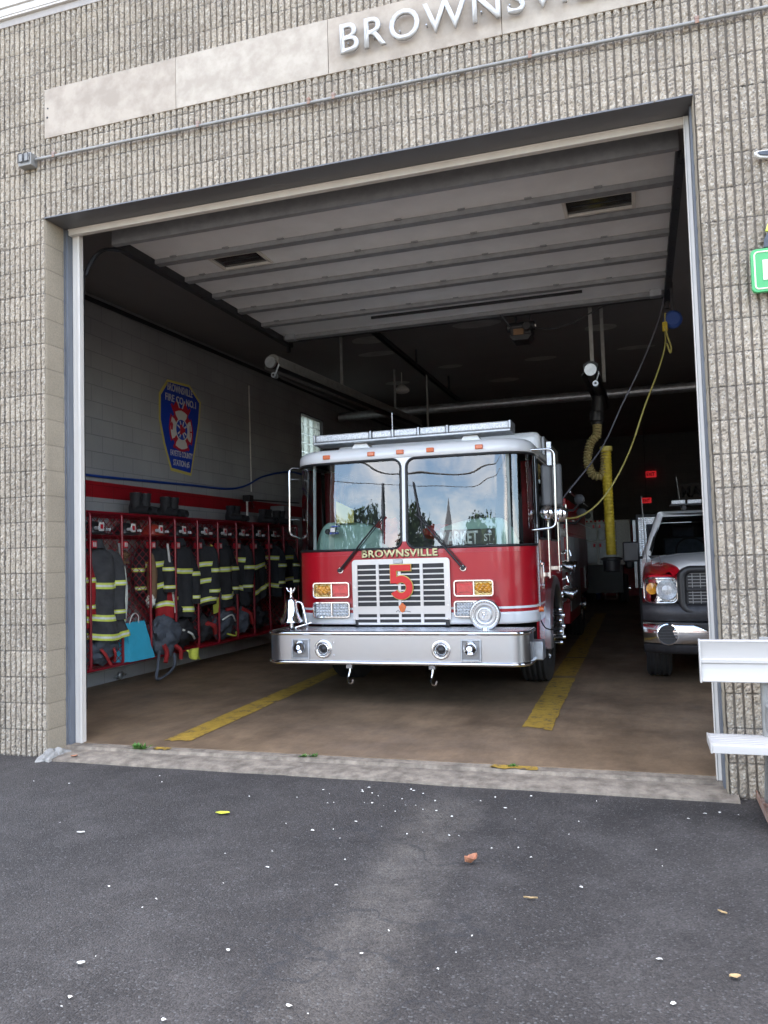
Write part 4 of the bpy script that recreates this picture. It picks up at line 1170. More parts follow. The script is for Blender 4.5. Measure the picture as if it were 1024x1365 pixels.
# cab interior
MB().box(XC - 1.18, XC + 1.18, 2.98, 5.3, 1.18, 1.22).box(XC - 1.2, XC + 1.2, 4.35, 4.40, 1.2, 2.55).box(XC - 1.2, XC + 1.2, 2.98, 4.35, 2.50, 2.54).build('cab_interior', M['dark_fabric'], fe)
for s in (-1, 1):
    hum = MB()
    def hump(u, v, s=s):
        # dash moulding hugging the glass, crowned in the middle
        sv = s * (.30 + 1.12 * u)
        d = .03 + .42 * v
        zt = 1.555 + (.28 if s > 0 else .30) * (math.sin(PI * min(1, .12 + .80 * u)) ** .45) * (1 if u > .02 else .8)
        p = cab(sv, 1.6, -.115 - .34 * v)
        zz = 1.30 + (zt - 1.30) * (1 - (1 - min(1, v * 2.6)) ** 2)
        return (p.x, p.y, zz)
    hum.grid(hump, [k / 40 for k in range(41)], [k / 14 for k in range(15)])
    hum.build('dashboard', M['sage'], fe, smooth=60, solid=.01)
MB().box(XC - .42, XC + .42, 2.75, 4.2, 1.22, 1.62).build('engine_cover', M['dark_fabric'], fe, bevel=.06, seg=3)
for x in (1.35, 3.02):
    st_ = MB().box(x - .25, x + .25, 3.35, 3.85, 1.45, 1.60).box(x - .25, x + .25, 3.80, 3.92, 1.58, 2.15).box(x - .14, x + .14, 3.80, 3.90, 2.17, 2.35)
    st_.build('seat', M['dark_fabric'], fe, bevel=.05, seg=3)
for s in (-1, 1):
    MB().tube([(XC + s * 1.03, 2.66, 1.53), (XC + s * 1.03, 2.70, 2.47)], .018, 8).build('inner_pillar', M['white_paint'], fe)
    MB().box(XC + s * 1.235 - .01, XC + s * 1.235 + .01, 2.95, 3.35, 1.3, 2.46).box(XC + s * 1.13 - .07, XC + s * 1.13 + .07, 3.4, 3.5, 1.3, 2.46).build('door_trim', M['red_fabric'], fe)
sw = MB(); R_ = Matrix.Rotation(math.radians(55), 3, 'X')
sw.tube([Vector((2.95, 3.02, 1.72)) + R_ @ Vector((.22 * math.cos(a), .22 * math.sin(a), 0)) for a in [2 * PI * k / 32 for k in range(32)]], .014, 8, closed=True)
sw.cyl((2.95, 3.02, 1.72), (2.95, 2.9, 1.5), .03)
sw.build('steering_wheel', M['black'], fe)
# map sign behind the windscreen
ms = MB().box(2.50, 3.10, 2.578, 2.588, 1.565, 1.725)
ms_ = ms.build('street_sign', M['gasket'], None, bevel=.003)
tag(ms_, 'dark street name sign reading MARKET ST standing behind the right windshield of the fire engine', 'street sign')
text('sign_letters', 'MARKET', M['white_sign'], ms_, (2.545, 2.5765, 1.585), .125, .385, ext=.002, bold=.03)
text('sign_letters', 'ST', M['white_sign'], ms_, (2.99, 2.5765, 1.605), .07, .075, ext=.002, bold=.02)
# folded red garments on the engine cover
def blob(c, r, seed=0, amp=.3, nu=26, nv=16, freq=1.6):
    mb = MB()
    def f(u, v):
        th = u * 2 * PI; ph = (v - .5) * PI
        d = Vector((math.cos(th) * math.cos(ph), math.sin(th) * math.cos(ph), math.sin(ph)))
        k = 1 + amp * mnoise.noise(d * freq + Vector((seed, seed * 2, 0))) + amp * .5 * mnoise.noise(d * freq * 2.7 + Vector((seed, 5, 1))) + amp * .22 * mnoise.noise(d * freq * 7 + Vector((seed, 9, 1)))
        return (c[0] + d.x * r[0] * k, c[1] + d.y * r[1] * k, c[2] + d.z * r[2] * k)
    mb.grid(f, [i / nu for i in range(nu)], [k / nv for k in range(nv + 1)], wrap=True)
    return mb
o = blob((1.93, 2.85, 1.70), (.15, .14, .17), 3, .5).build('folded_jacket', M['red_fabric'], None, smooth=60)
tag(o, 'crumpled red jacket lying on the dash behind the left windshield', 'jacket')
o = blob((2.43, 2.88, 1.72), (.13, .08, .07), 8, .5).build('folded_jacket', M['red_fabric'], None, smooth=60)
tag(o, 'red jacket lying on the dash above the MARKET ST sign', 'jacket')
o = MB().prism([(1.40, 1.84), (1.60, 1.84), (1.60, 1.98), (1.40, 2.08)], 'y', 2.68, 2.69)
o = o.build('pennant', M['yellow_emb'], None); tag(o, 'small yellow pennant standing on the left dash behind the windshield', 'pennant')
MB().box(1.395, 1.408, 2.678, 2.692, 1.80, 2.10).build('pennant_edge', M['gasket'], o)
cm = MB().lathe([(0, -.02), (.022, -.018), (.030, 0), (.030, .03), (0, .03)], (1.335, 2.60, 1.755), 'y', 20).box(1.36, 1.42, 2.60, 2.65, 1.74, 1.80).build('dash_camera', M['black'], fe, smooth=40)
sk = MB().box(1.40, 1.50, 2.548, 2.5495, 1.80, 1.812).box(1.38, 1.48, 2.548, 2.5495, 1.725, 1.745)
sk.build('window_sticker', M['blue_hose'], fe)
MB().box(1.39, 1.44, 2.546, 2.5475, 1.75, 1.79).build('window_sticker', M['white_plate'], fe)

# mirrors, rails
def trail(pts, r, name, m, parent=fe, n=6):
    return MB().tube(bez(pts, n), r, 10).build(name, m, parent, smooth=60)
def rpath(pts, r=.06, n=5):
    # polyline with rounded corners
    P = [Vector(p) for p in pts]; out = [P[0]]
    for a, b, c in zip(P, P[1:], P[2:]):
        u = (a - b).normalized(); v = (c - b).normalized()
        p0 = b + u * r; p1 = b + v * r
        for k in range(n + 1):
            t = k / n; out.append((1 - t) ** 2 * p0 + 2 * t * (1 - t) * b + t * t * p1)
    return out + [P[-1]]
mr_ = MB().tube(rpath([(3.42, 2.82, 2.50), (3.665, 2.86, 2.50), (3.655, 2.88, 1.72), (3.42, 2.84, 1.70)], .07), .012, 8).build('mirror_arm', M['chrome'], fe, smooth=60)
for x in (3.575, 3.675):
    MB().box(x - .058, x + .048, 2.93, 2.985, 1.93, 2.36).build('mirror', M['mirror_back'], mr_, bevel=.03, seg=4)
MB().box(3.585, 3.635, 2.90, 2.93, 2.34, 2.58).build('mirror_bracket', M['galv'], mr_, bevel=.004)
MB().lathe([(0, -.03), (.05, -.018), (.075, .01), (.07, .02), (.02, .07), (0, .08)], (3.565, 2.90, 1.87), 'y', 20).build('convex_mirror', M['chrome'], mr_, smooth=50)
MB().lathe([(0, -.01), (.04, -.008), (.08, .02), (.086, .03), (.04, .05), (0, .06)], (3.68, 2.96, 1.86), 'y', 20).build('convex_mirror', M['chrome'], mr_, smooth=50)
MB().tube(rpath([(.96, 2.74, 2.45), (.905, 2.62, 2.45), (.893, 2.62, 1.74), (.965, 2.74, 1.70)], .05), .012, 8).tube([(.905, 2.62, 2.33), (.96, 2.72, 2.33)], .008).tube([(.90, 2.62, 1.90), (.96, 2.72, 1.90)], .008).build('mirror_arm', M['chrome'], fe, smooth=60)
XS = XC + HW
# side hand rails, hinge strip, latches
MB().tube([(XS + .045, 3.55, 2.30), (XS + .045, 3.55, 1.20)], .014).box(XS, XS + .05, 3.53, 3.57, 1.22, 1.26).box(XS, XS + .05, 3.53, 3.57, 2.22, 2.26).build('grab_rail', M['chrome'], fe, smooth=60)
MB().tube([(XS + .05, 4.55, 2.20), (XS + .05, 4.55, 1.25)], .014).box(XS, XS + .05, 4.53, 4.57, 1.27, 1.31).box(XS, XS + .05, 4.53, 4.57, 2.12, 2.16).build('grab_rail', M['chrome'], fe, smooth=60)
MB().tube([(XS + .06, 5.6, 2.10), (XS + .06, 5.6, 1.35)], .016).build('grab_rail', M['chrome'], fe, smooth=60)
hz = MB()
for k in range(26): hz.box(XS + .001, XS + .011, 2.93, 2.952, .93 + .032 * k, .955 + .032 * k)
hz.tube([(XS + .006, 2.941, .80), (XS + .006, 2.941, 2.46)], .004)
hz.build('door_hinge', M['galv'], fe)
MB().box(XS, XS + .02, 3.02, 3.12, 1.33, 1.40).box(XS + .02, XS + .045, 3.0, 3.14, 1.35, 1.375).box(XS, XS + .014, 3.3, 3.36, 1.1, 1.36).cyl((XS, 3.2, 1.14), (XS + .03, 3.2, 1.14), .018).build('door_handle', M['chrome'], fe, bevel=.004)
MB().cyl((XS - .02, 2.90, .915), (XS + .045, 2.90, .915), .026, 14).build('turn_signal', M['orange'], fe, smooth=40)
MB().box(XS - .06, XS + .07, 2.52, 2.72, .46, .64).build('step_box', M['galv'], fe, bevel=.012)
MB().box(XS - .12, XS + .05, 2.74, 3.0, .50, .535).build('side_step', M['diamond'], fe)
trail([(XS + .01, 2.92, .80), (XS + .05, 2.98, .72), (XS + .11, 3.25, .68), (XS + .10, 3.42, .69)], .007, 'brake_line', M['black'])
# wheel arch flare (half ring), both sides
for s in (-1, 1):
    xa = XC + s * (HW + .0); xb_ = XC + s * (HW + .075)
    fl2 = MB()
    angs = [math.radians(-8 + 196 * k / 36) for k in range(37)]
    sect = [(xa, AR + .00), (xa, AR + .045), (xb_ - s * .02, AR + .05), (xb_, AR + .03), (xb_, AR - .045), (xb_ - s * .015, AR - .05), (xa, AR - .03)]
    fl2.grid(lambda a, k: (sect[int(k)][0], AY + sect[int(k)][1] * math.cos(a), AZ + sect[int(k)][1] * math.sin(a)), angs, list(range(len(sect))))
    fl2.build('wheel_arch', M['brushed'], fe, smooth=50)
    lin = MB().grid(lambda a, x: (x, AY + (AR - .03) * math.cos(a), AZ + (AR - .03) * math.sin(a)), angs, [xa - s * .002, XC + s * .85]).build('arch_liner', M['black'], fe)

def wheel(parent, x, y, z, r, w, side, rimr, name='wheel', hub=True, rimmat='chrome'):
    # revolve about x axis
    t = MB(); x0 = x - w / 2; prof = [(rimr, -w / 2 + .01), (r - .06, -w / 2), (r - .02, -w / 2 + .015), (r, -w / 2 + .04)]
    ng = 4
    for k in range(ng):
        c = -w / 2 + .04 + (w - .08) * (k + .5) / ng
        prof += [(r, c - .012 - .01), (r - .012, c - .008), (r - .012, c + .008), (r, c + .012 + .01)]
    prof += [(r, w / 2 - .04), (r - .02, w / 2 - .015), (r - .06, w / 2), (rimr, w / 2 - .01), (rimr, 0), (rimr, -w / 2 + .01)]
    t.lathe(prof, (x, y, z), 'x', 48)
    ty = t.build(name, M['rubber'], parent, smooth=35)
    rim = MB().lathe([(rimr, -side * (w / 2 - .02)), (rimr, side * (w / 2 - .015)), (rimr - .025, side * (w / 2 - .02)), (rimr - .04, side * (w / 2 - .07)), (rimr * .62, side * (w / 2 - .085)), (rimr * .45, side * (w / 2 - .05)), (0, side * (w / 2 - .05))], (x, y, z), 'x', 36).build('rim', M[rimmat], ty, smooth=35)
    nt_ = MB()
    for k in range(10):
        a = 2 * PI * k / 10
        p = Vector((x, y + rimr * .58 * math.cos(a), z + rimr * .58 * math.sin(a)))
        nt_.cyl(p + Vector((side * (w / 2 - .09), 0, 0)), p + Vector((side * (w / 2 - .02), 0, 0)), .016, 8)
    if hub:
        nt_.cyl((x + side * (w / 2 - .06), y, z), (x + side * (w / 2 + .06), y, z), rimr * .36, 20)
    nt_.build('lug_nuts', M[rimmat], rim, smooth=40)
    return ty
WR = .525
wheel(fe, XS - .165, AY, .05 + WR, WR, .31, 1, .30)
wheel(fe, XC - HW + .165, AY, .05 + WR, WR, .31, -1, .30)
wheel(fe, XS - .18, 9.1, .05 + WR, WR, .31, 1, .30)
wheel(fe, XC - HW + .18, 9.1, .05 + WR, WR, .31, -1, .30)
# capped discharge outlets behind the arch
for k, (yy, zz) in enumerate([(4.66, .86), (4.70, .80), (4.72, .74), (4.68, .68), (4.70, .62), (4.73, .55), (4.76, .50)]):
    pass
oc = MB()
for k in range(7):
    zz = .86 - .058 * k; xo = XS + .085 + .03 * (k % 2)
    oc.cyl((XS + .05, 3.62, zz), (xo + .05, 3.60, zz), .017, 10); oc.cyl((xo + .04, 3.60, zz), (xo + .065, 3.60, zz), .024, 10)
oc.build('lug_caps', M['chrome'], fe, smooth=40)
# pump panel and hose body behind the cab
MB().box(XC - 1.20, XC + 1.20, 5.50, 6.55, .78, 2.30).build('pump_panel', M['brushed'], fe, bevel=.01)
pg = MB()
for k in range(10):
    yy = 5.62 + .2 * (k % 5); zz = 1.75 + .28 * (k // 5)
    pg.cyl((XC + 1.2, yy, zz), (XC + 1.235, yy, zz), .06, 18)
pg.build('gauges', M['white_plate'], fe, smooth=40)
for yy, zz in ((5.7, .95), (6.0, .95), (6.3, .95), (5.75, 1.3), (6.25, 1.3)):
    pv = MB()
    pv.cyl((XC + 1.2, yy, zz), (XC + 1.33, yy, zz - .03), .07, 16); pv.cyl((XC + 1.33, yy, zz - .03), (XC + 1.37, yy, zz - .04), .085, 16)
    pv.tube([(XC + 1.21, yy + .08, zz + .16), (XC + 1.28, yy + .08, zz + .2), (XC + 1.30, yy + .08, zz + .12)], .012)
    pv.build('discharge_valve', M['chrome'], fe, smooth=40)
MB().box(XC - 1.24, XC + 1.24, 6.57, 10.6, .75, 1.75).box(XC - 1.24, XC + 1.24, 6.57, 10.6, 1.75, 2.25).box(XC - 1.24, XC + 1.24, 6.57, 8.55, .45, .75).build('hose_body', M['red_paint'], fe, bevel=.01)
cb_ = MB()
for a, b in ((6.65, 7.5), (7.55, 8.45), (9.75, 10.5)): cb_.box(XC + 1.241, XC + 1.262, a, b, .62 if a < 9 else .82, 1.70)
cb_.box(XC + 1.241, XC + 1.262, 8.5, 9.7, 1.2, 1.70)
cb_.build('compartment_doors', M['grey_panel'], fe, bevel=.006)
MB().tube([(XC + 1.33, 6.6, 1.92), (XC + 1.33, 10.5, 1.92)], .016).tube([(XC + 1.30, 6.62, 2.34), (XC + 1.30, 10.5, 2.34)], .018).build('body_rail', M['chrome'], fe, smooth=60)
# scene lamps on the pump house
for (y, z, s) in ((5.6, 2.16, .07), (5.9, 2.00, .065)):
    lp = MB().lathe([(0, .07), (s * .6, .06), (s, 0), (s * .96, -.03), (s * .75, -.035)], (XC + 1.50, y, z), 'y', 20).tube([(XC + 1.15, y, z - .12), (XC + 1.42, y, z - .14), (XC + 1.50, y, z - .05)], .018)
    lp = lp.build('scene_lamp', M['dark_steel'], fe, smooth=40)
    MB().lathe([(0, -.02), (s * .8, -.02)], (XC + 1.50, y, z), 'y', 20).build('lens', M['clear_lens'], lp)

# ------------------------------------------------------------------ pickup
PC = 5.42; PF = 3.55
pk = thing('pickup_truck', 'white pickup with red fenders and chrome bumper parked right of the fire engine', 'pickup truck', (PC, PF, .05))
hwp = .985
def psec(y):
    t = (y - 3.6) / (4.98 - 3.6)
    t = max(0.0, t)
    fz = 1.185 + .165 * min(1, t) ** .85           # fender crown
    hz_ = max(1.30 + .10 * min(1, t * 1.5) ** .7, fz + .065)           # hood centre
    bow = .10 * max(0, 1 - t * 3.2) ** 2
    w = hwp - bow
    return [(w - .015, .62), (w, .80), (w + .005, .98), (w - .012, fz - .09), (w - .05, fz - .015), (w - .12, fz + .02), (w - .20, fz + .045), (w - .27, (fz + hz_) / 2 + .02), (w - .48, hz_ + .005), (0, hz_ + .03)]
ysn = [3.64, 3.68, 3.74, 3.85, 4.0, 4.2, 4.4, 4.6, 4.8, 5.02]
for s in (-1, 1):
    fd = MB(); fd.grid(lambda y, k: (PC + s * psec(y)[int(k)][0], y + (.0 if k > 5 else 0), psec(y)[int(k)][1]), ysn, list(range(0, 8)))
    # wheel opening
    cut(fd, lambda c: math.hypot(c.y - 4.5, c.z - .44) < .44 and c.z < .9)
    fd.m = [1 if abs(sum(fd.v[i][0] for i in f) / 4 - PC) < .60 + (sum(fd.v[i][1] for i in f) / 4 - 3.6) / 1.35 * .36 and sum(fd.v[i][2] for i in f) / 4 > 1.1 else 0 for f in fd.f]
    MB().box(PC + s * .765 - .155, PC + s * .765 + .155, 3.64, 3.95, 1.10, 1.212).build('headlight_shelf', M['red_paint'], pk, bevel=.03, seg=3)
    fd.build('fender', [M['red_paint'], M['white_paint']], pk, smooth=60, sub=2)
hd = MB(); hd.grid(lambda y, k: (PC + (k / 12) * (psec(y)[6][0] - .004), y, 1.0), ysn, [0])
hd = MB()
def hoodf(y, q):
    a = abs(q); P_ = psec(y)[6:]
    # P_ ordered from fender edge to centre
    xs_ = [p[0] for p in P_]; zs2 = [p[1] for p in P_]
    xe = xs_[0] - .006; bb = min(.995, (.60 + (y - 3.6) / 1.35 * .36) / xe)
    x = xe * (a / .75 * bb if a <= .75 else bb + (a - .75) / .25 * (1 - bb))
    for i in range(len(xs_) - 1):
        if xs_[i] >= x >= xs_[i + 1]:
            t = (xs_[i] - x) / (xs_[i] - xs_[i + 1]); z = zs2[i] + (zs2[i + 1] - zs2[i]) * (t * t * (3 - 2 * t)); break
    else: z = zs2[0]
    drop = .035 * max(0, 1 - (y - 3.60) / .16) ** 2
    return (PC + (1 if q > 0 else -1) * x, y - .02, z - drop + .003)
hd.grid(hoodf, [3.60, 3.63] + [3.68 + .045 * k for k in range(31)], [k / 40 for k in range(-40, 41)])
hd.m = [1 if (i // 80 >= 0 and abs((i % 80 + .5) / 40 - 1) > .75) else 0 for i in range(len(hd.f))]
hd.build('hood', [M['white_paint'], M['red_paint']], pk, smooth=60)
# front face: grille shell with crosshair, headlights, bumper
def shell(x0, x1, zt, zb, y0, y1, name, m, par, r=.08):
    R = rrect(x0, x1, zb, zt, r, 6)
    return MB().prism(R, 'y', y0, y1).build(name, m, par, bevel=.015)
gs = shell(PC - .64, PC + .64, 1.285, .80, 3.50, 3.66, 'grille_shell', M['black'], pk, .10)
gi = MB()
for k in range(11):
    z = .90 + .032 * k
    gi.box(PC - .54, PC + .54, 3.482, 3.499, z, z + .007)
for x in np.linspace(-.5, .5, 14): gi.box(PC + x - .003, PC + x + .003, 3.486, 3.499, .895, 1.235)
gi.build('grille_bars', M['grey_panel'], gs)
MB().box(PC - .56, PC + .56, 3.465, 3.499, 1.045, 1.075).box(PC - .022, PC + .022, 3.462, 3.499, .88, 1.25).build('grille_cross', M['black'], gs, bevel=.008)
fr_ = MB(); R1 = rrect(PC - .64, PC + .64, .80, 1.285, .10, 6); R2 = rrect(PC - .55, PC + .55, .885, 1.245, .05, 6)
MB().tube([(x, 3.492, z) for x, z in rrect(PC - .60, PC + .60, .84, 1.262, .09, 6)], .040, 10, closed=True).build('grille_surround', M['black'], gs, smooth=60)
for s in (-1, 1):
    hx0, hx1 = (PC - .965, PC - .645) if s < 0 else (PC + .645, PC + .965)
    hl = MB(); R = rrect(hx0, hx1, .925, 1.175, .05, 6)
    ctr = Vector((0, 0, 0))
    def hy(x): return 3.56 + .17 * max(0, (abs(x - PC) - .80) / .17) ** 2
    hb = MB(); n = len(R)
    vs = [(x, hy(x) + .06, z) for x, z in R] + [((hx0 + hx1) / 2, hy((hx0 + hx1) / 2) + .06, 1.05)]
    hb.add(vs, [(i, (i + 1) % n, n) for i in range(n)])
    h_ = hb.build('headlight', M['reflector'], pk)
    MB().tube([(x, hy(x) + .005, z) for x, z in R], .012, 8, closed=True).build('headlight_trim', M['chrome'], h_, smooth=60)
    lx = PC + s * .745; ax = PC + s * .885
    MB().lathe([(0, .05), (.05, .045), (.095, .01), (.105, -.01), (.10, -.022), (.085, -.018), (.05, .0), (.02, -.01), (0, -.012)], (lx, hy(lx) + .01, 1.055), 'y', 32).build('headlight_bowl', M['clear_lens'], h_, smooth=40)
    am = MB().lathe([(0, .04), (.045, .03), (.062, 0), (.06, -.01), (0, -.016)], (ax, hy(ax) + .012, 1.07), 'y', 24)
    am.build('turn_lamp', M['amber'], h_, smooth=50)
    cv = MB(); vs = [(x, hy(x) - .012, z) for x, z in R] + [((hx0 + hx1) / 2, 3.528, 1.05)]
    cv.add(vs, [(i, (i + 1) % n, n) for i in range(n)]); cv.build('headlight_cover', glass('lamp_cover' + str(s), (.97, .97, .97), 1.45), h_, smooth=179)
def fsweep(prof, name, m, par, **k):
    mb = MB()
    pl = []
    for i in range(41):
        q = -1 + 2 * i / 40; x = q * .99; pl.append((PC + x, 3.44 + .16 * abs(q) ** 5 + .04 * abs(q) ** 2, x))
    mb.grid(lambda i, j: (pl[int(i)][0] * 1 + 0, pl[int(i)][1] - prof[int(j)][0], prof[int(j)][1]), list(range(41)), list(range(len(prof))))
    for e in (-1, 1):
        pass
    return mb.build(name, m, par, smooth=50, **k)
fsweep([(-.16, .925), (-.03, .915), (.0, .89), (.005, .80), (-.012, .745), (-.05, .735)], 'bumper_cap', M['dark_steel'], pk)
fb = fsweep([(-.04, .735), (-.004, .728), (.02, .70), (.03, .64), (.022, .56), (.0, .515), (-.06, .50)], 'bumper', M['chrome'], pk)
fsweep([(-.05, .51), (-.015, .50), (-.02, .44), (-.06, .405), (-.3, .40)], 'air_dam', M['dark_steel'], pk)
MB().prism([(PC - .52, .732), (PC + .52, .732), (PC + .40, .655), (PC - .40, .655)], 'y', 3.396, 3.44).build('plate_recess', M['black'], fb, bevel=.012)
for s in (-1, 1):
    fx = PC + s * .755; fy = 3.44 + .16 * .763 ** 5 + .04 * .58 - .04
    fg = MB().lathe([(.112, .02), (.108, -.012), (.098, -.016), (.088, 0), (.08, .015)], (fx, fy, .612), 'y', 32).build('fog_lamp_ring', M['chrome'], fb, smooth=50)
    f2 = MB().lathe([(0, -.002), (.092, -.004)], (fx, fy, .612), 'y', 24)
    f2.build('fog_lamp_well', M['black'], fg)
    f3 = MB()
    for k in (-.045, -.015, .015, .045): f3.box(fx - math.sqrt(.088 ** 2 - k * k), fx + math.sqrt(.088 ** 2 - k * k), fy - .014, fy - .005, .612 + k - .004, .612 + k + .006)
    f3.build('fog_lamp_slats', M['dark_steel'], fg)
# cab
b0 = dict(y0=4.93, y1=7.15, w=.93, z=1.36); b1 = dict(y0=5.62, y1=6.98, w=.735, z=1.90)
body = MB()
body.box(PC - hwp, PC + hwp, 5.0, 7.2, .50, 1.355); body.box(PC - hwp, PC + hwp, 7.24, 9.3, .55, 1.36)
body.box(PC - hwp + .03, PC + hwp - .03, 3.75, 5.0, .45, .60)
body.build('cab_body', M['white_paint'], pk, bevel=.04, seg=3)
MB().prism([(5.55, 1.885), (5.62, 1.925), (5.80, 1.965), (6.3, 1.98), (6.8, 1.965), (7.0, 1.93), (7.05, 1.885)], 'x', PC - .73, PC + .73).build('cab_roof', M['white_paint'], pk, bevel=.03, seg=4)
for s in (-1, 1):
    MB().tube([(PC + s * .93, 4.98, 1.33), (PC + s * .84, 5.30, 1.63), (PC + s * .735, 5.60, 1.905)], [.05, .042, .04], 8).tube([(PC + s * .95, 7.1, 1.33), (PC + s * .73, 7.0, 1.92)], .05, 8).tube([(PC + s * .73, 5.6, 1.915), (PC + s * .73, 7.0, 1.925)], .04, 8).tube([(PC + s * .95, 6.2, 1.33), (PC + s * .73, 6.2, 1.92)], .03, 8).build('cab_pillar', M['white_paint'], pk, smooth=60)
    sg = MB().add([(PC + s * .945, 5.05, 1.34), (PC + s * .945, 7.05, 1.34), (PC + s * .735, 6.97, 1.90), (PC + s * .735, 5.62, 1.90)], [(0, 1, 2, 3)])
    sg.build('side_window', M['glass_dark'], pk)
ws = MB()
def wsf(u, v):
    w = .90 + (.715 - .90) * v; q = 2 * u - 1
    return (PC + q * w, 4.945 + .63 * v + .06 * q * q + .0 , 1.385 + (1.905 - 1.385) * v + .02 * math.sin(PI * v))
ws.grid(wsf, [k / 20 for k in range(21)], [k / 8 for k in range(9)])
wsg = ws.build('windshield', glass('pickup_glass', (.55, .58, .57), 1.55), pk, smooth=179)
edge = [wsf(k / 20, 0) for k in range(21)] + [wsf(1, k / 8) for k in range(1, 9)] + [wsf(1 - k / 20, 1) for k in range(1, 21)] + [wsf(0, 1 - k / 8) for k in range(1, 8)]
MB().tube(edge, .022, 6, closed=True).build('windshield_seal', M['gasket'], wsg, smooth=60)
MB().tube([(PC - .7, 4.93, 1.40), (PC - .1, 4.97, 1.43)], .009).tube([(PC + .0, 4.93, 1.40), (PC + .6, 4.97, 1.43)], .009).build('wiper', M['black'], wsg)
MB().box(PC - .70, PC + .70, 5.60, 7.0, 1.858, 1.884).build('headliner', M['bag_black'], pk)
it = MB().box(PC - .88, PC + .88, 5.15, 5.45, 1.15, 1.40).box(PC - .70, PC - .20, 5.95, 6.12, 1.1, 1.62).box(PC + .2, PC + .70, 5.95, 6.12, 1.1, 1.62).box(PC - .58, PC - .32, 5.97, 6.09, 1.62, 1.78).box(PC + .32, PC + .58, 5.97, 6.09, 1.62, 1.78).box(PC - .9, PC + .9, 7.0, 7.05, 1.0, 1.85)
it.build('cab_interior', M['seat_grey'] if 'seat_grey' in M else M['bag_grey'], pk, bevel=.04, seg=3)
MB().tube([(PC - .38 + .18 * math.cos(a), 5.6 + .07 * math.sin(a), 1.45 + .16 * math.sin(a)) for a in [2 * PI * k / 24 for k in range(24)]], .014, 6, closed=True).build('steering_wheel', M['black'], pk)
for s in (-1, 1):
    MB().box(PC + s * 1.10 - .10, PC + s * 1.10 + .10, 5.26, 5.36, 1.33, 1.58).box(PC + s * 1.0 - .04, PC + s * 1.0 + .04, 5.29, 5.34, 1.36, 1.40).build('side_mirror', M['black'], pk, bevel=.03, seg=3)
wheel(pk, PC - hwp + .145, 4.5, .05 + .40, .40, .27, -1, .22, hub=False)
wheel(pk, PC + hwp - .145, 4.5, .05 + .40, .40, .27, 1, .22, hub=False)
wheel(pk, PC - hwp + .145, 8.1, .05 + .40, .40, .27, -1, .22, hub=False)
wheel(pk, PC + hwp - .145, 8.1, .05 + .40, .40, .27, 1, .22, hub=False)
MB().box(PC - .8, PC + .8, 3.8, 9.0, .38, .55).cyl((PC - .8, 4.5, .45), (PC + .8, 4.5, .45), .05).build('chassis', M['black'], pk)
plb = MB().box(PC - .60, PC + .60, 5.85, 6.10, 2.04, 2.055)
plb = plb.build('light_bar', M['black'], pk)
for k in range(6): MB().box(PC - .58 + .195 * k, PC - .41 + .195 * k, 5.84, 6.08, 2.056, 2.105).build('lens', M['clear_lens'], plb, bevel=.008)
MB().box(PC - .45, PC - .40, 5.9, 6.05, 1.975, 2.04).box(PC + .40, PC + .45, 5.9, 6.05, 1.975, 2.04).build('bar_foot', M['black'], plb)
MB().tube([(4.50, 4.95, 1.30), (4.47, 4.95, 2.12)], .006, 6).build('antenna', M['galv_dull'], pk)
MB().tube([(4.98, 6.3, 1.97), (4.93, 6.3, 2.45)], .006, 6).build('antenna', M['galv_dull'], pk)

# things at the far end
fv = thing('truck_rear', 'grey truck body with red and white tape round its doors, far back', 'truck body', (3.6, 17, .9))
k_ = (17 + 5.17) / (9 + 5.17)
def far(x, z): return (4.46 + (x - 4.46) * k_, 1.468 + (z - 1.468) * k_)
ax0, az0 = far(3.384, 1.24); ax1, az1 = far(4.05, 2.0)
MB().box(ax0, ax1 + .35, 17, 18.8, az0, az1).build('body_shell', M['grey_far'] if 'grey_far' in M else M['white_plate'], fv, bevel=.02)
dw = (ax1 - ax0) / 2
for i in (0, 1):
    for (za, zb) in ((az0 + .04, az0 + .62), (az0 + .66, az1 - .06)):
        d_ = MB().box(ax0 + .05 + i * dw, ax0 + dw - .01 + i * dw, 16.975, 16.999, za, zb).build('door', M['grey_panel'], fv, bevel=.006)
        MB().box(ax0 + (.82 - .70 * i) * dw + i * dw, ax0 + (.92 - .70 * i) * dw + i * dw, 16.96, 16.974, zb - .14, zb - .05).build('handle', M['red_lens'], d_)
tp_ = MB(); tw = MB()
for k in range(22):
    (tp_ if k % 2 else tw).box(ax0 - .03, ax0 + .02, 16.965, 16.998, az0 + .18 + k * .052, az0 + .18 + (k + 1) * .052 - .002)
for k in range(18):
    (tp_ if k % 2 else tw).box(ax0 - .02 + k * .055, ax0 - .02 + (k + 1) * .055 - .002, 16.965, 16.998, az1 - .04, az1 + .004)
tp_.build('tape_red', M['red_lens'], fv); tw.build('tape_white', M['white_plate'], fv)
MB().box(ax0 + .2, ax1 + .1, 17.2, 18.6, .35, az0 - .003).build('chassis', M['black'], fv)
for x in (ax0 + .25, ax1 + .1): wheel(fv, x, 17.9, .45, .40, .25, 1 if x > ax1 else -1, .2)
x_, z_ = far(3.48, 2.01)
bx_ = MB().box(x_, x_ + .30, 17.1, 17.4, az1 + .002, az1 + .30).build('equipment_box', M['grey_panel'], None, bevel=.01)
tag(bx_, 'small grey box sitting on top of the far grey truck body', 'box')
MB().cyl((x_ + .15, 17.10, az1 + .15), (x_ + .15, 17.09, az1 + .15), .09, 20).build('dial', M['dark_steel'], bx_)
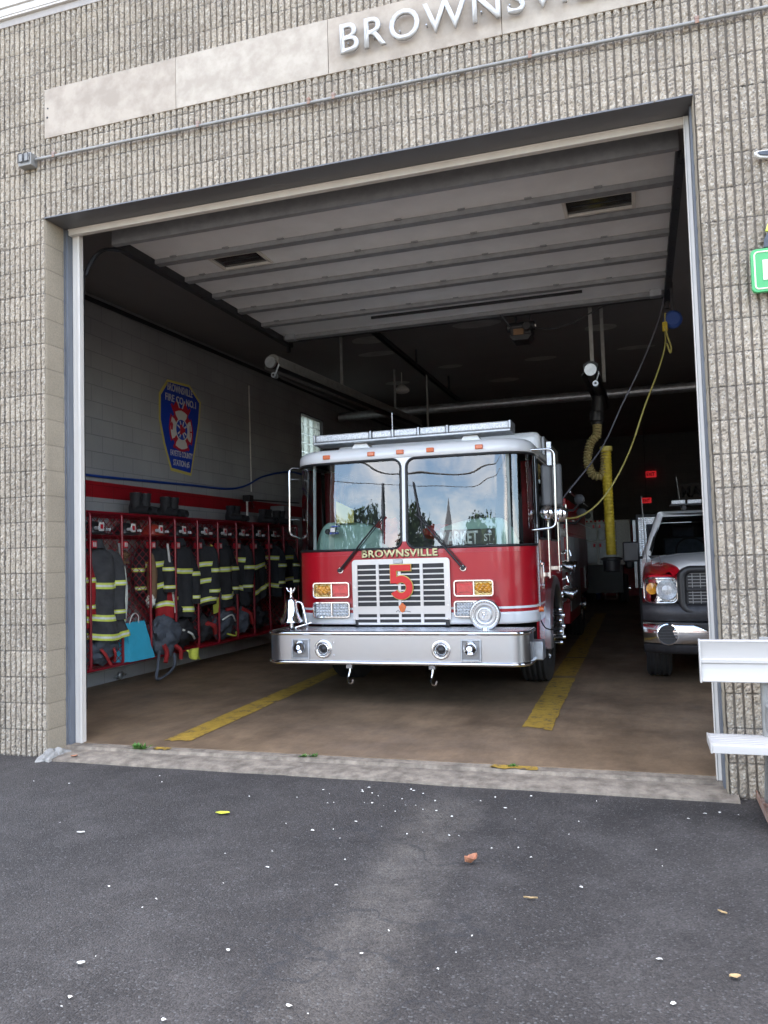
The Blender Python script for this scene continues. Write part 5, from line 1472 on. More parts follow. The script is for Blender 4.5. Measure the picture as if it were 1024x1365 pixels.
# recycling bin and step stool on the floor at the back
rb = thing('recycling_bin', 'dark blue recycling bin on the floor at the far end of the bay', 'recycling bin', (2.95, 19.3, .05))
MB().prism([(2.68, .06), (3.22, .06), (3.28, .82), (2.62, .82)], 'y', 19.1, 19.6).build('bin_body', M['dk_blue'], rb, bevel=.02)
MB().box(2.60, 3.30, 19.06, 19.64, .822, .87).build('bin_lid', M['dk_blue'], rb, bevel=.02)
for k in range(3):
    a0 = 2 * PI * k / 3 + .3
    MB().tube([(2.95 + .13 * math.cos(a0 + t), 19.09, .46 + .13 * math.sin(a0 + t)) for t in np.linspace(0, 1.5, 8)], [.02] * 6 + [.035, .004], 6).build('recycle_arrow', M['galv_dull'], rb)
sl = thing('step_stool', 'small pale framed step stool on the floor at the far end of the bay', 'step stool', (3.5, 19.8, .05))
MB().box(3.33, 3.68, 19.6, 19.85, .46, .50).build('seat', M['white_plate'], sl, bevel=.01)
MB().box(3.33, 3.68, 19.3, 19.6, .24, .27).build('step', M['dk_blue'], sl, bevel=.01)
for x in (3.34, 3.67):
    MB().tube([(x, 19.58, .06), (x, 19.62, .46)], .014).tube([(x, 19.30, .06), (x, 19.32, .24), (x, 19.6, .26)], .014).tube([(x, 19.9, .06), (x, 19.8, .46)], .014).build('leg', M['white_plate'], sl)
MB().tube([(3.34, 19.29, .07), (3.67, 19.29, .07)], .012).build('crossbar', M['white_plate'], sl)
# exit signs
def exitsign(x, y, z, w, lab):
    e = thing('exit_sign', lab, 'exit sign', (x, y, z), 'exit signs')
    MB().box(x - w / 2, x + w / 2, y, y + .04, z - w * .29, z + w * .29).build('sign_case', M['exit'], e, bevel=.004)
    text('exit_letters', 'EXIT', M['red_dark'], e, (x - w * .36, y - .002, z - w * .17), w * .34, w * .72, ext=.002, bold=.03)
exitsign(4.80, 21.35, 3.99 - .13, .34, 'upper lit red EXIT sign on the back wall')
exitsign(4.62, 18.5, 2.87, .26, 'lower lit red EXIT sign hanging under the larger one')
tag(MB().tube([(4.62, 18.52, 2.95), (4.62, 18.52, 5.05)], .012).build('sign_rod', M['dark_steel'], None), 'dark rod that carries the lower exit sign', 'rod')
# street sign board on the back wall
sb = MB().box(5.55, 7.4, 21.42, 21.46, 3.0, 3.52).build('street_sign', M['black'], None, bevel=.01)
tag(sb, 'large dark sign board starting with MARK on the back wall above the pickup', 'sign board')
text('sign_letters', 'MARKET', M['bag_grey'], sb, (5.68, 21.418, 3.1), .32, 1.5, ext=.003, bold=.03)
# diamond plate front of another rig
dp_ = thing('plated_cabinet', 'tall cabinet with silver diamond plate front behind the pickup', 'cabinet', (4.75, 10, .05))
MB().box(4.36, 5.3, 10.0, 10.6, .05, 2.12).build('cabinet_body', M['dark_steel'], dp_, bevel=.01)
MB().box(4.40, 5.3, 9.985, 9.998, .8, 2.06).build('plate_front', M['diamond'], dp_)
MB().box(4.30, 4.355, 9.95, 10.02, .8, 2.02).build('edge_trim', M['galv'], dp_, bevel=.004)
MB().box(4.15, 4.30, 9.7, 9.9, 1.15, 1.62).build('door_mirror', M['black'], dp_, bevel=.04, seg=3)

# ------------------------------------------------------------------ exhaust hose
HXc, HYc = 4.035, 6.3
eh = thing('exhaust_hose', 'yellow ribbed exhaust hose looping from the ceiling rail down to a black nozzle', 'hose', (HXc, HYc, 1.4))
def ribbed(path, r, pitch=.035, amp=.14):
    P = bez(path, 14)
    out = [P[0]]; acc = 0
    L_ = [0]
    for a, b in zip(P, P[1:]): L_.append(L_[-1] + (b - a).length)
    n = int(L_[-1] / (pitch / 4)); pts = []; rad = []
    j = 0
    for i in range(n + 1):
        d = L_[-1] * i / n
        while j < len(L_) - 2 and L_[j + 1] < d: j += 1
        t = (d - L_[j]) / max(1e-9, L_[j + 1] - L_[j]); pts.append(P[j].lerp(P[j + 1], t)); rad.append(r * (1 + amp * (1, 0, -1, 0)[i % 4]))
    return MB().tube(pts, rad, 16)
ribbed([(HXc, HYc, 2.90), (HXc, HYc, 2.2), (HXc + .01, HYc, 1.42)], .066, .045, .07).build('vertical_hose', M['yellow_hose'], eh, smooth=50)
ribbed([(3.93, HYc + .05, 3.30), (3.92, HYc, 3.10), (3.83, HYc, 2.98), (3.78, HYc, 2.76), (3.83, HYc, 2.56), (3.94, HYc, 2.52), (4.0, HYc, 2.60), (4.02, HYc, 2.80), (4.03, HYc, 2.88)], .060, .038, .16).build('coiled_hose', M['tan_hose'], eh, smooth=50)
MB().cyl((3.93, HYc + .05, 3.24), (3.96, HYc + .05, 3.66), .085, 16).cyl((3.93, HYc, 3.28), (3.93, HYc, 3.42), .10, 12).build('hose_balancer', M['black'], eh, bevel=.01)
MB().lathe([(.10, 1.39), (.145, 1.37), (.15, 1.35), (.12, 1.34), (.112, 1.20), (.09, 1.19), (0, 1.19)], (HXc + .01, HYc, 0), 'z', 24).build('nozzle', M['black'], eh, smooth=40)
MB().lathe([(.074, 2.86), (.085, 2.86), (.085, 2.92), (.074, 2.92)], (HXc, HYc, 0), 'z', 20).build('hose_clamp', M['yellow_emb'], eh, smooth=40)

# cord reel, its yellow cord and a grey rope
re = thing('cord_reel', 'round blue cord reel hanging at the right end of the raised door', 'cord reel', (4.87, 3.8, 3.93))
MB().lathe([(0, -.06), (.07, -.06), (.092, -.04), (.098, 0), (.092, .04), (.07, .06), (0, .06)], (4.875, 3.85, 3.93), 'y', 28).build('reel_drum', M['dk_blue'], re, smooth=40)
MB().box(4.86, 4.89, 3.84, 3.86, 4.0, 4.34).build('reel_bracket', M['dark_steel'], re)
ky = 3.8
cp = [(4.80, ky, 4.0), (4.79, ky, 3.86), (4.785, ky, 3.66), (4.70, ky, 3.38), (4.551, ky, 3.02), (4.38, ky, 2.56), (4.20, ky, 2.22), (4.02, ky - .1, 1.98), (3.85, ky - .3, 1.85), (3.72, ky - .6, 1.82), (3.64, ky - .85, 1.87)]
yc = MB().tube(bez(cp, 8), .0095, 6)
yc.tube(bez([(4.79, ky - .02, 3.84), (4.81, ky - .02, 3.74), (4.84, ky - .02, 3.62), (4.83, ky - .02, 3.56), (4.80, ky - .02, 3.66)], 6), .010, 6)
yco = yc.build('yellow_cord', M['yellow_cord'], None, smooth=60)
tag(yco, 'thin yellow power cord sagging from the blue reel to the engine mirror', 'cord')
MB().cyl((4.79, ky, 3.80), (4.79, ky, 3.90), .028, 12).build('cord_stop', M['yellow_hose'], yco, bevel=.006)
rp = [(4.81, 4.2, 4.30), (4.79, 4.2, 4.19), (4.72, 4.2, 3.98), (4.54, 4.2, 3.56), (4.30, 4.2, 3.10), (4.05, 4.2, 2.62), (3.60, 4.2, 2.08)]
tag(MB().tube(bez(rp, 8), .009, 6).build('grey_rope', M['grey_rope'], None, smooth=60), 'dark grey rope slanting from the door corner down behind the fire engine mirror', 'rope')

# ------------------------------------------------------------------ left wall emblem
WXp = -1.777
eb = thing('fire_company_emblem', 'blue shield emblem with yellow border and red maltese cross painted on the left wall', 'wall emblem', (WXp, 4.8, 3.4))
def wp(y, z, d=.0): return (WXp + d, y, z)
SHP = [(4.26, 3.82), (4.47, 4.05), (5.05, 4.08), (5.36, 3.88), (5.31, 3.55), (5.17, 3.10), (5.06, 2.74), (4.53, 2.77), (4.36, 3.12), (4.25, 3.46)]
cyy = sum(p[0] for p in SHP) / len(SHP); czz = sum(p[1] for p in SHP) / len(SHP)
def poly(P, d, name, m, par, th=.002):
    return MB().prism(P, 'x', WXp + d, WXp + d + th).build(name, m, par)
poly(SHP, .001, 'border', M['yellow_emb'], eb)
inn = [(cyy + (y - cyy) * .915, czz + (z - czz) * .942) for y, z in SHP]
poly(inn, .0035, 'field', M['blue_paint'], eb)
cY, cZ = 4.80, 3.38
def ell(r1, r2, n=36, a0=0): return [(cY + r1 * math.cos(2 * PI * k / n + a0), cZ + r2 * math.sin(2 * PI * k / n + a0)) for k in range(n)]
def cross(k, w):
    out = []
    for q in range(4):
        a = q * PI / 2
        for (u, v) in ((.10, -.10), (.30 * k, -.17 * w), (.335 * k, -.08 * w), (.35 * k, 0), (.335 * k, .08 * w), (.30 * k, .17 * w)):
            x = u * math.cos(a) - v * math.sin(a); y = u * math.sin(a) + v * math.cos(a)
            out.append((cY + x * 1.0, cZ + y * 1.0))
    return out
# crossed axes behind
for s in (-1, 1):
    ax = MB()
    def rotp(P): 
        a = s * -.62
        return [(cY + x * math.cos(a) - z * math.sin(a), cZ + x * math.sin(a) + z * math.cos(a)) for x, z in P]
    ax.prism(rotp([(-.022, -.34), (.022, -.34), (.022, .42), (-.022, .42)]), 'x', WXp + .006, WXp + .008)
    ax.prism(rotp([(-.022, .27), (s * -.13, .22), (s * -.15, .40), (-.022, .37)]) if s > 0 else rotp([(.022, .27), (.13, .22), (.15, .40), (.022, .37)]), 'x', WXp + .006, WXp + .0079)
    ax.build('axe', M['red_emb'], eb)
    MB().prism(rotp([(s * -.132, .21), (s * -.155, .21), (s * -.178, .41), (s * -.155, .41)]), 'x', WXp + .006, WXp + .0082).build('axe_blade', M['white_emb'], eb)
poly(cross(.90, 1.15), .0085, 'cross_red', M['red_emb'], eb)
poly(cross(.80, .92), .011, 'cross_white', M['white_emb'], eb)
dq = MB()
for q in range(4):
    a = PI / 4 + q * PI / 2
    P = [(u * math.cos(a) - v * math.sin(a) + cY, u * math.sin(a) + v * math.cos(a) + cZ) for u, v in ((.10, -.035), (.27, -.035), (.27, .035), (.10, .035))]
    MB().prism(P, 'x', WXp + .0135, WXp + .0150).build('cross_band', M['red_emb'], eb)
poly(ell(.165, .165), .0155, 'ring', M['white_emb'], eb)
poly(ell(.145, .145), .018, 'disc', M['blue_paint'], eb)
sc_ = MB()
for a in (0.5, 1.2, 1.95, 2.7, 3.7, 4.2, 5.2, 5.8):
    P = [(cY + u * math.cos(a) - v * math.sin(a), cZ + u * math.sin(a) + v * math.cos(a)) for u, v in ((.03, -.012), (.13, -.012), (.13, .012), (.03, .012))]
    sc_.prism(P, 'x', WXp + .0205, WXp + .022)
sc_.build('scramble', M['white_emb'], eb)
poly([(cY + .065 * math.cos(a) * (1 + .3 * math.cos(3 * a)), cZ + .065 * math.sin(a) * (1 + .3 * math.cos(3 * a))) for a in [2 * PI * k / 20 for k in range(20)]], .0225, 'helmet_mark', M['red_emb'], eb)
poly([(cY - .27, cZ - .03), (cY - .23, cZ - .03), (cY - .22, cZ + .05), (cY - .25, cZ + .09), (cY - .28, cZ + .05)], .0135, 'hydrant_mark', M['red_emb'], eb)
MB().prism([(cY + .22, cZ - .08), (cY + .235, cZ - .08), (cY + .235, cZ + .09), (cY + .22, cZ + .09)], 'x', WXp + .0135, WXp + .015).prism([(cY + .27, cZ - .08), (cY + .285, cZ - .08), (cY + .285, cZ + .09), (cY + .27, cZ + .09)], 'x', WXp + .0135, WXp + .015).prism([(cY + .215, cZ - .01), (cY + .29, cZ - .01), (cY + .29, cZ + .01), (cY + .215, cZ + .01)], 'x', WXp + .0151, WXp + .016).build('ladder_mark', M['red_emb'], eb)
for s_, y_, z_, h_, w_ in (('BROWNSVILLE', 4.46, 3.905, .105, .66), ('FIRE CO. NO.1', 4.41, 3.755, .10, .80), ('FAYETTE COUNTY', 4.52, 2.985, .085, .58), ('STATION #5', 4.59, 2.855, .085, .42)):
    text('emblem_letters', s_, M['white_emb'], eb, (WXp + .006, y_, z_), h_, w_, ext=.002, right=(0, 1, 0), up=(0, 0, 1), bold=.02)

# blue air hose along the wall
hp_ = [(-1.76, .6, 2.55), (-1.76, 2.714, 2.545), (-1.76, 3.7, 2.566), (-1.76, 4.96, 2.60), (-1.76, 6.06, 2.625), (-1.75, 6.69, 2.72), (-1.75, 7.385, 2.94), (-1.75, 8.48, 3.12), (-1.75, 9.4, 3.10)]
tag(MB().tube(bez(hp_, 8), .017, 8).build('blue_hose', M['blue_hose'], None, smooth=60), 'dark blue air hose draped along the left wall above the red stripe', 'hose')
tag(MB().tube([(-1.765, 6.93, 2.64), (-1.765, 6.91, 4.44)], .012, 8).build('wall_conduit', M['white_plate'], None), 'slim white conduit running up the left wall above the locker rack', 'conduit')
ah = thing('wall_bracket', 'small white pipe with dark valve and arm standing above the far lockers', 'bracket', (-1.6, 6.4, 2.1))
MB().tube([(-1.6, 6.45, 2.10), (-1.6, 6.45, 2.46)], .018).build('pipe', M['white_plate'], ah)
MB().box(-1.66, -1.54, 6.42, 6.56, 2.44, 2.54).tube([(-1.6, 6.5, 2.47), (-1.55, 8.4, 2.52)], .012).tube(bez([(-1.58, 6.55, 2.45), (-1.55, 6.6, 2.36), (-1.55, 6.52, 2.33)], 6), .008).build('valve_arm', M['black'], ah)

# ------------------------------------------------------------------ gear rack
RX0, RX1 = -1.775, -1.20
PY_ = [1.50, 2.062, 2.615, 3.165, 3.71, 4.25, 4.79, 5.33, 5.86, 6.40, 6.95, 7.5]
ZB, ZT = .345, 2.055
rk = thing('gear_rack', 'long red wire locker rack on the left wall holding turnout gear', 'locker rack', (-1.5, 4.5, ZB))
for i, y in enumerate(PY_):
    d_ = MB().tube(rpath([(RX0, y, ZB), (RX1, y, ZB), (RX1, y, ZT), (RX0, y, ZT)], .055, 6), .0165, 10).build('divider', M['locker_red'], rk, smooth=60)
    g = MB(); w = RX1 - RX0; h = ZT - ZB; st_ = .098
    k = -h
    # diamond mesh: two families of wires clipped to the panel
    for fam in (1, -1):
        c = -h if fam == 1 else 0
        c0 = -h; 
        n = int((w + h) / st_)
        for q in range(n):
            cc = c0 + q * st_
            # line u - fam*v = cc (u along x, v along z)
            pts = []
            if fam == 1:
                u0 = max(0, cc); u1 = min(w, cc + h)
                if u1 - u0 < .02: continue
                pts = [(RX0 + u0, y, ZB + u0 - cc), (RX0 + u1, y, ZB + u1 - cc)]
            else:
                u0 = max(0, cc); u1 = min(w, cc + h)
                if u1 - u0 < .02: continue
                pts = [(RX0 + u0, y, ZT - (u0 - cc)), (RX0 + u1, y, ZT - (u1 - cc))]
            g.tube(pts, .0042, 4, cap=False)
    g.build('wire_mesh', M['locker_red'], d_)
def shelf(z, name, th=.012, front=True):
    g = MB()
    if front: g.tube([(RX1, PY_[0], z), (RX1, PY_[-1], z)], .013, 8)
    g.tube([(RX0 + .01, PY_[0], z), (RX0 + .01, PY_[-1], z)], .010, 8)
    for x in (RX0 + .15, RX0 + .30, RX0 + .44): g.tube([(x, PY_[0], z), (x, PY_[-1], z)], .005, 5)
    yy = PY_[0]
    while yy < PY_[-1]:
        g.tube([(RX0, yy, z + .004), (RX1 - .005, yy, z + .004)], .0035, 4); yy += .075
    return g.build(name, M['locker_red'], rk)
shelf(ZT, 'top_shelf'); shelf(ZB, 'bottom_shelf'); shelf(1.80, 'helmet_shelf', front=False)
bk = MB()
for y in np.arange(PY_[0], PY_[-1], .11): bk.tube([(RX0 + .005, y, ZB), (RX0 + .005, y, ZT)], .0035, 4)
bk.build('back_wires', M['locker_red'], rk)
for i in range(1, 10):
    pl = MB().box(RX1 - .07, RX1 + .012, PY_[i] + .02, PY_[i] + .10, 1.66, 1.74)
    pl = pl.build('number_plate', M['red_emb'], rk, bevel=.004)
    MB().box(RX1 + .0125, RX1 + .014, PY_[i] + .035, PY_[i] + .055, 1.675, 1.725).box(RX1 + .0125, RX1 + .014, PY_[i] + .065, PY_[i] + .085, 1.675, 1.725).build('number_mark', M['white_plate'], pl)

# turnout coats
def make_coat(cx, cy, zt, h, a, b, yaw, seed, label, cloth='coat_cloth', bands=(.42, .95), wide=.068, sleeves=True, lean=0.0, hem=1.12, bandm=('lime', 'silver')):
    a *= 1.12; b *= 1.25
    t = thing('turnout_coat', label, 'coat', (cx, cy, zt), 'turnout coats in the locker rack')
    R = Matrix.Rotation(yaw, 3, 'Z'); rr = random.Random(seed)
    p1, p2, p3 = rr.uniform(0, 6), rr.uniform(0, 6), rr.uniform(0, 6)
    prof = [(0, .22), (.03, .30), (.07, .55), (.11, .80), (.16, .95), (.25, 1.0), (.5, .97), (.75, 1.03), (1.0, hem)]
    def sc(tt):
        for (t0, v0), (t1, v1) in zip(prof, prof[1:]):
            if t0 <= tt <= t1: return v0 + (v1 - v0) * (tt - t0) / (t1 - t0)
        return prof[-1][1]
    def S(th, tt, off=0.0):
        k = sc(tt)
        f = 1 + (.06 + .10 * tt) * math.sin(4 * th + p1 + 1.5 * tt) + .05 * tt * math.sin(9 * th + p2 - 4 * tt) + .05 * mnoise.noise((math.cos(th) * 2.5, math.sin(th) * 2.5 + seed, tt * 7))
        x = (a * k * f + off) * math.cos(th); y = (b * k * f + off) * math.sin(th)
        z = -h * tt + .02 * math.sin(2 * th + p3) * tt - .0 + lean * x * tt
        v = R @ Vector((x, y, z))
        return (cx + v.x, cy + v.y, zt + v.z)
    ths = [2 * PI * k / 44 for k in range(44)]
    body = MB().grid(lambda th, tt: S(th, tt), ths, [k / 34 for k in range(35)], wrap=True)
    bd = body.build('coat_body', M[cloth], t, smooth=60)
    def strip(fn, c, w, par, n=44, wrap=True, q=ths):
        dd = w / h
        m_ = MB()
        m_.mi = 0; m_.grid(lambda th, tt: fn(th, tt, .007), q, [c - dd / 2, c - dd / 6], wrap=wrap)
        m_.mi = 1; m_.grid(lambda th, tt: fn(th, tt, .008), q, [c - dd / 6, c + dd / 6], wrap=wrap)
        m_.mi = 0; m_.grid(lambda th, tt: fn(th, tt, .007), q, [c + dd / 6, c + dd / 2], wrap=wrap)
        return m_.build('reflective_band', [M[bandm[0]], M[bandm[1]]], par, smooth=60)
    for c in bands: strip(S, c, wide, bd)
    col = MB().grid(lambda th, tt: tuple(Vector((cx, cy, zt + .04 - .10 * tt)) + R @ Vector((a * (.30 + .16 * tt) * math.cos(th), b * (.55 + .35 * tt) * math.sin(th), 0))), ths, [0, .33, .66, 1], wrap=True)
    col.build('collar', M[cloth], bd, smooth=60)
    if sleeves:
        for s in (-1, 1):
            sx = s * a * .92
            off_ = rr.uniform(-.05, .05)
            path = [(sx * .55, 0, -.07 * h / .9), (sx * .98, off_ * .3, -.17), (sx * 1.20, off_ - .03, -.42 * h / .95), (sx * 1.16, off_ - .05, -.62 * h / .95), (sx * 1.12, off_ - .07, -.80 * h / .95)]
            P = [Vector((cx, cy, zt)) + R @ Vector(p) for p in path]
            C = bez(P, 8); n = len(C)
            def SL(th, tt, off=0.0, C=C, s=s):
                f = max(0.0, min(1, tt)) * (len(C) - 1); i = min(int(f), len(C) - 2); c = C[i].lerp(C[i + 1], f - i)
                r = (.082 - .012 * tt) * (1 + .10 * math.sin(3 * th + p2 + 9 * tt) + .09 * mnoise.noise((th, tt * 11, seed + s))) + off
                v = R @ Vector((r * math.cos(th), r * .85 * math.sin(th), 0))
                return (c.x + v.x, c.y + v.y, c.z + v.z)
            th2 = [2 * PI * k / 20 for k in range(20)]
            sl_ = MB().grid(lambda th, tt: SL(th, tt), th2, [k / 24 for k in range(25)], wrap=True).build('sleeve', M[cloth], t, smooth=60)
            for c in (.50, .88):
                strip(SL, c, wide * .85, sl_, 20, True, th2)
    return t
ords = ['first', 'second', 'third', 'fourth', 'fifth', 'sixth', 'seventh', 'eighth', 'ninth', 'tenth']
mid = lambda i: (PY_[i] + PY_[i + 1]) / 2
make_coat(-1.36, 1.93, 1.72, .92, .17, .12, 1.35, 1, 'turnout coat cut by the left door frame, red patches at its hem', cloth='coat_red', bands=(.45, .9))
make_coat(-1.32, 2.30, 1.72, 1.02, .21, .12, .95, 2, 'faded grey turnout coat with wide yellow bands nearest the left door frame', cloth='coat_grey', bands=(.46, .80, 1.0), hem=1.35)
make_coat(-1.58, 2.90, 1.60, .80, .14, .08, .3, 3, 'bright lime safety coat hanging behind the cyan bag', cloth='lime', bands=(.3, .6), sleeves=False, bandm=('silver', 'lime'))
make_coat(-1.38, 3.47, 1.72, .72, .15, .11, .9, 4, 'dark turnout coat beside the tan glove with a red lining', bands=(.35, .72), hem=1.0)
make_coat(-1.30, 3.60, 1.60, .82, .10, .07, .9, 5, 'red vest with silver bands hanging in the locker above the grey backpack', cloth='coat_red', bands=(.25, .78), sleeves=False)
make_coat(-1.34, 4.00, 1.76, .98, .16, .12, 1.35, 6, 'black turnout coat with lime bands in the fifth locker above a black bag', bands=(.40, .90), lean=-.25)
make_coat(-1.34, 4.54, 1.76, .90, .16, .12, .45, 7, 'black turnout coat with a lime cloth hung on its shoulder', bands=(.36, .62, .92), lean=.25)
make_coat(-1.32, 5.08, 1.78, .92, .17, .12, 1.5, 8, 'black turnout coat with its band tilted, above the red and grey bag', bands=(.44, .85), lean=.3)
make_coat(-1.34, 5.60, 1.78, .90, .15, .12, .35, 9, 'black turnout coat above the red striped bag', bands=(.30, .74), lean=-.35)
make_coat(-1.34, 6.12, 1.78, .92, .16, .12, 1.3, 10, 'black turnout coat in the locker just left of the engine bell', bands=(.42, .82), lean=.35)
make_coat(-1.34, 6.68, 1.78, .88, .16, .12, .4, 11, 'black turnout coat right above the engine bell', bands=(.30, .80))
make_coat(-1.34, 7.20, 1.78, .88, .16, .12, 1.1, 12, 'last black turnout coat partly hidden behind the cab corner', bands=(.30, .72))
# cloth pieces hung on coats
def cloth_tag(name, pts, x, m, label, cat):
    mb = MB(); n = len(pts)
    mb.add([(x + .012 * math.sin(i * 1.9), y, z) for i, (y, z) in enumerate(pts)], [tuple(range(n))])
    return tag(mb.build(name, m, None, solid=.006), label, cat)
cloth_tag('lime_cloth', [(4.58, 1.72), (4.62, 1.70), (4.80, 1.52), (4.80, 1.24), (4.72, 1.36)], -1.20, M['lime'], 'lime cloth draped down the shoulder of a black coat', 'cloth')
cloth_tag('lime_glove', [(4.62, .98), (4.76, .98), (4.80, .78), (4.64, .76)], -1.195, M['lime'], 'lime glove hanging low in the middle of the rack', 'glove')
gl_ = blob((-1.25, 3.27, 1.25), (.06, .07, .32), 21, .18).build('tan_glove', M['coat_tan'], None, smooth=60)
tag(gl_, 'long tan leather glove hanging in the locker beside the red vest', 'glove')
st1 = MB().tube(bez([(-1.23, 2.60, 1.72), (-1.22, 2.63, 1.5), (-1.21, 2.66, 1.22)], 6), .016, 6)
tag(st1.build('grey_strap', M['galv_dull'], None), 'grey strap hanging beside the faded grey coat', 'strap')
st1 = MB().tube(bez([(-1.19, 3.52, 1.72), (-1.19, 3.58, 1.4), (-1.19, 3.66, .85)], 6), [.014] * 13, 6)
tag(st1.build('white_strap', M['white_plate'], None), 'thin white strap running down beside the red vest', 'strap')
for i, (y, m_, lb_) in enumerate([(2.83, 'locker_red', 'patterned suspenders left of centre behind the cyan bag'), (2.99, 'white_plate', 'pale suspenders right of centre behind the cyan bag')]):
    tag(MB().tube(bez([(-1.45, y, 1.45), (-1.44, y + .03, 1.1), (-1.44, y - .03, .7)], 6), [.02] * 13, 6).build('suspenders', M['silver'] if i else M['white_plate'], None), lb_, 'suspenders')
clut = [(-1.30, 2.55, .80, (.05, .09, .10), 'bag_black', 'glove', 'black glove tucked above the cyan bag', 'glove'),
        (-1.24, 3.22, 1.02, (.05, .05, .07), 'silver', 'rolled_tape', 'pale rolled tape hanging below the tan glove', 'tape roll'),
        (-1.27, 3.80, .86, (.06, .10, .12), 'bag_black', 'protective_hood', 'black hood hanging right of the red vest', 'hood'),
        (-1.30, 4.30, .80, (.07, .10, .11), 'coat_cloth', 'protective_hood', 'dark hood hanging above the black gear bag', 'hood'),
        (-1.26, 4.84, .92, (.06, .08, .14), 'bag_grey', 'protective_hood', 'grey hood bunched beside the lime glove', 'hood'),
        (-1.26, 5.36, .86, (.06, .09, .12), 'coat_cloth', 'protective_hood', 'dark hood hanging above the grey bag with pale piping', 'hood'),
        (-1.28, 5.86, .92, (.06, .10, .10), 'bag_black', 'protective_hood', 'black hood hanging right of the red striped bag', 'hood'),
        (-1.32, 6.15, .60, (.14, .20, .16), 'bag_black', 'gear_bag', 'black bag on the shelf left of the engine bell', 'bag'),
        (-1.55, 2.80, 1.24, (.05, .06, .14), 'coat_tan', 'work_glove', 'small tan glove behind the wire mesh above the lime coat', 'glove'),
        (-1.50, 3.02, 1.58, (.08, .12, .05), 'coat_tan', 'leather_pouch', 'tan leather pouch on the small shelf behind the mesh', 'pouch')]
for i, (x, y, z, r, m_, nm, lb_, ct) in enumerate(clut):
    tag(blob((x, y, z), r, 50 + i, .6, 26, 18, 2.2).build(nm, M[m_], None, smooth=60), lb_, ct)
# helmets on the shelf
def helmet(y, m, lab, x=-1.36, yaw=.8, s=1.0):
    t = thing('helmet', lab, 'helmet', (x, y, 1.82), 'helmets on the rack shelf')
    z0 = 1.825
    MB().lathe([(.135 * s, 0), (.13 * s, .05), (.105 * s, .10), (.06 * s, .135), (0, .145)], (x, y, z0), 'z', 20).build('shell', M[m], t, smooth=50)
    br = MB().grid(lambda a, k: (x + (.13 + .045 * k + .05 * k * max(0, -math.cos(a - yaw))) * s * math.cos(a), y + (.13 + .045 * k + .05 * k * max(0, -math.cos(a - yaw))) * s * math.sin(a), z0 + .012 - .012 * k), [2 * PI * q / 24 for q in range(24)], [0, .5, 1], wrap=True)
    br.build('brim', M[m], t, smooth=60, solid=.006)
    d = Vector((math.cos(yaw - .9), math.sin(yaw - .9), 0))
    c = Vector((x, y, z0 + .075)) + d * .135
    MB().obox(c, .01, .075, .10, Matrix.Rotation(yaw - .9, 3, 'Z')).build('front_shield', M['white_plate'], t, bevel=.003)
    MB().obox(c + d * .006, .006, .04, .05, Matrix.Rotation(yaw - .9, 3, 'Z')).build('shield_mark', M['red_emb'], t)
    lp = MB(); q = c + Vector((0, -.10, -.02)); lp.cyl(q, q + d * .05, .022, 10); q2 = c + Vector((0, .10, -.03)); lp.cyl(q2, q2 + d * .04, .018, 10)
    lp.build('helmet_lamp', M['clear_lens'], t, smooth=50)
hl_ = ['red fronted helmet in the locker at the left door frame', 'black helmet over the faded grey coat', 'red helmet on the shelf above the tan glove', 'black helmet in the locker above the black bag', 'black helmet above the coat with the lime cloth', 'black helmet two lockers right of the lime cloth', 'black helmet above the red striped bag', 'black helmet left of the engine bell', 'black helmet above the engine bell']
for i, y in enumerate([2.30, 2.88, 3.45, 3.98, 4.52, 5.06, 5.60, 6.14, 6.68]):
    helmet(y, 'helmet_red' if i in (2,) else 'helmet', hl_[i])
# bags on the bottom shelf
def bag(name, c, r, seed, mats, label, cat, straps=()):
    o = blob(c, r, seed, .38, 34, 22, 1.8).build(name, M[mats], None, smooth=60)
    ORG[o] = Vector((0, 0, 0))
    tag(o, label, cat)
    for pts, rad, m in straps:
        MB().tube(bez(pts, 6), rad, 6).build('strap', M[m], o, smooth=60)
    return o
bag('mask_bag', (-1.33, 2.34, .56), (.15, .22, .17), 31, 'bag_grey', 'crumpled grey bag with red straps at the bottom left of the rack', 'bag', [([(-1.22, 2.20, .60), (-1.17, 2.26, .50), (-1.17, 2.36, .37)], .018, 'bag_red'), ([(-1.22, 2.40, .66), (-1.16, 2.42, .50), (-1.20, 2.46, .40)], .015, 'bag_red')])
bp1 = bag('backpack', (-1.24, 3.47, .60), (.17, .24, .22), 32, 'bag_grey', 'grey backpack with red straps spilling off the bottom shelf', 'backpack', [([(-1.18, 3.36, .52), (-1.10, 3.34, .40), (-1.08, 3.28, .28)], .03, 'bag_red'), ([(-1.18, 3.52, .50), (-1.08, 3.60, .40), (-1.08, 3.62, .28)], .028, 'bag_red'), ([(-1.15, 3.25, .42), (-1.08, 3.12, .26), (-1.06, 3.06, .12), (-1.05, 3.22, .13), (-1.06, 3.44, .22), (-1.10, 3.50, .36)], .018, 'bag_grey')])
bag('gear_bag', (-1.34, 3.98, .56), (.17, .25, .18), 33, 'bag_black', 'black gear bag on the bottom shelf right of the grey backpack', 'bag', [([(-1.20, 3.85, .62), (-1.15, 3.98, .56), (-1.19, 4.12, .48)], .014, 'silver')])
bag('gear_bag', (-1.34, 4.52, .58), (.16, .24, .18), 34, 'bag_black', 'black and red bag under the coat with the lime cloth', 'bag', [([(-1.22, 4.44, .66), (-1.15, 4.56, .60), (-1.18, 4.64, .50)], .035, 'bag_red')])
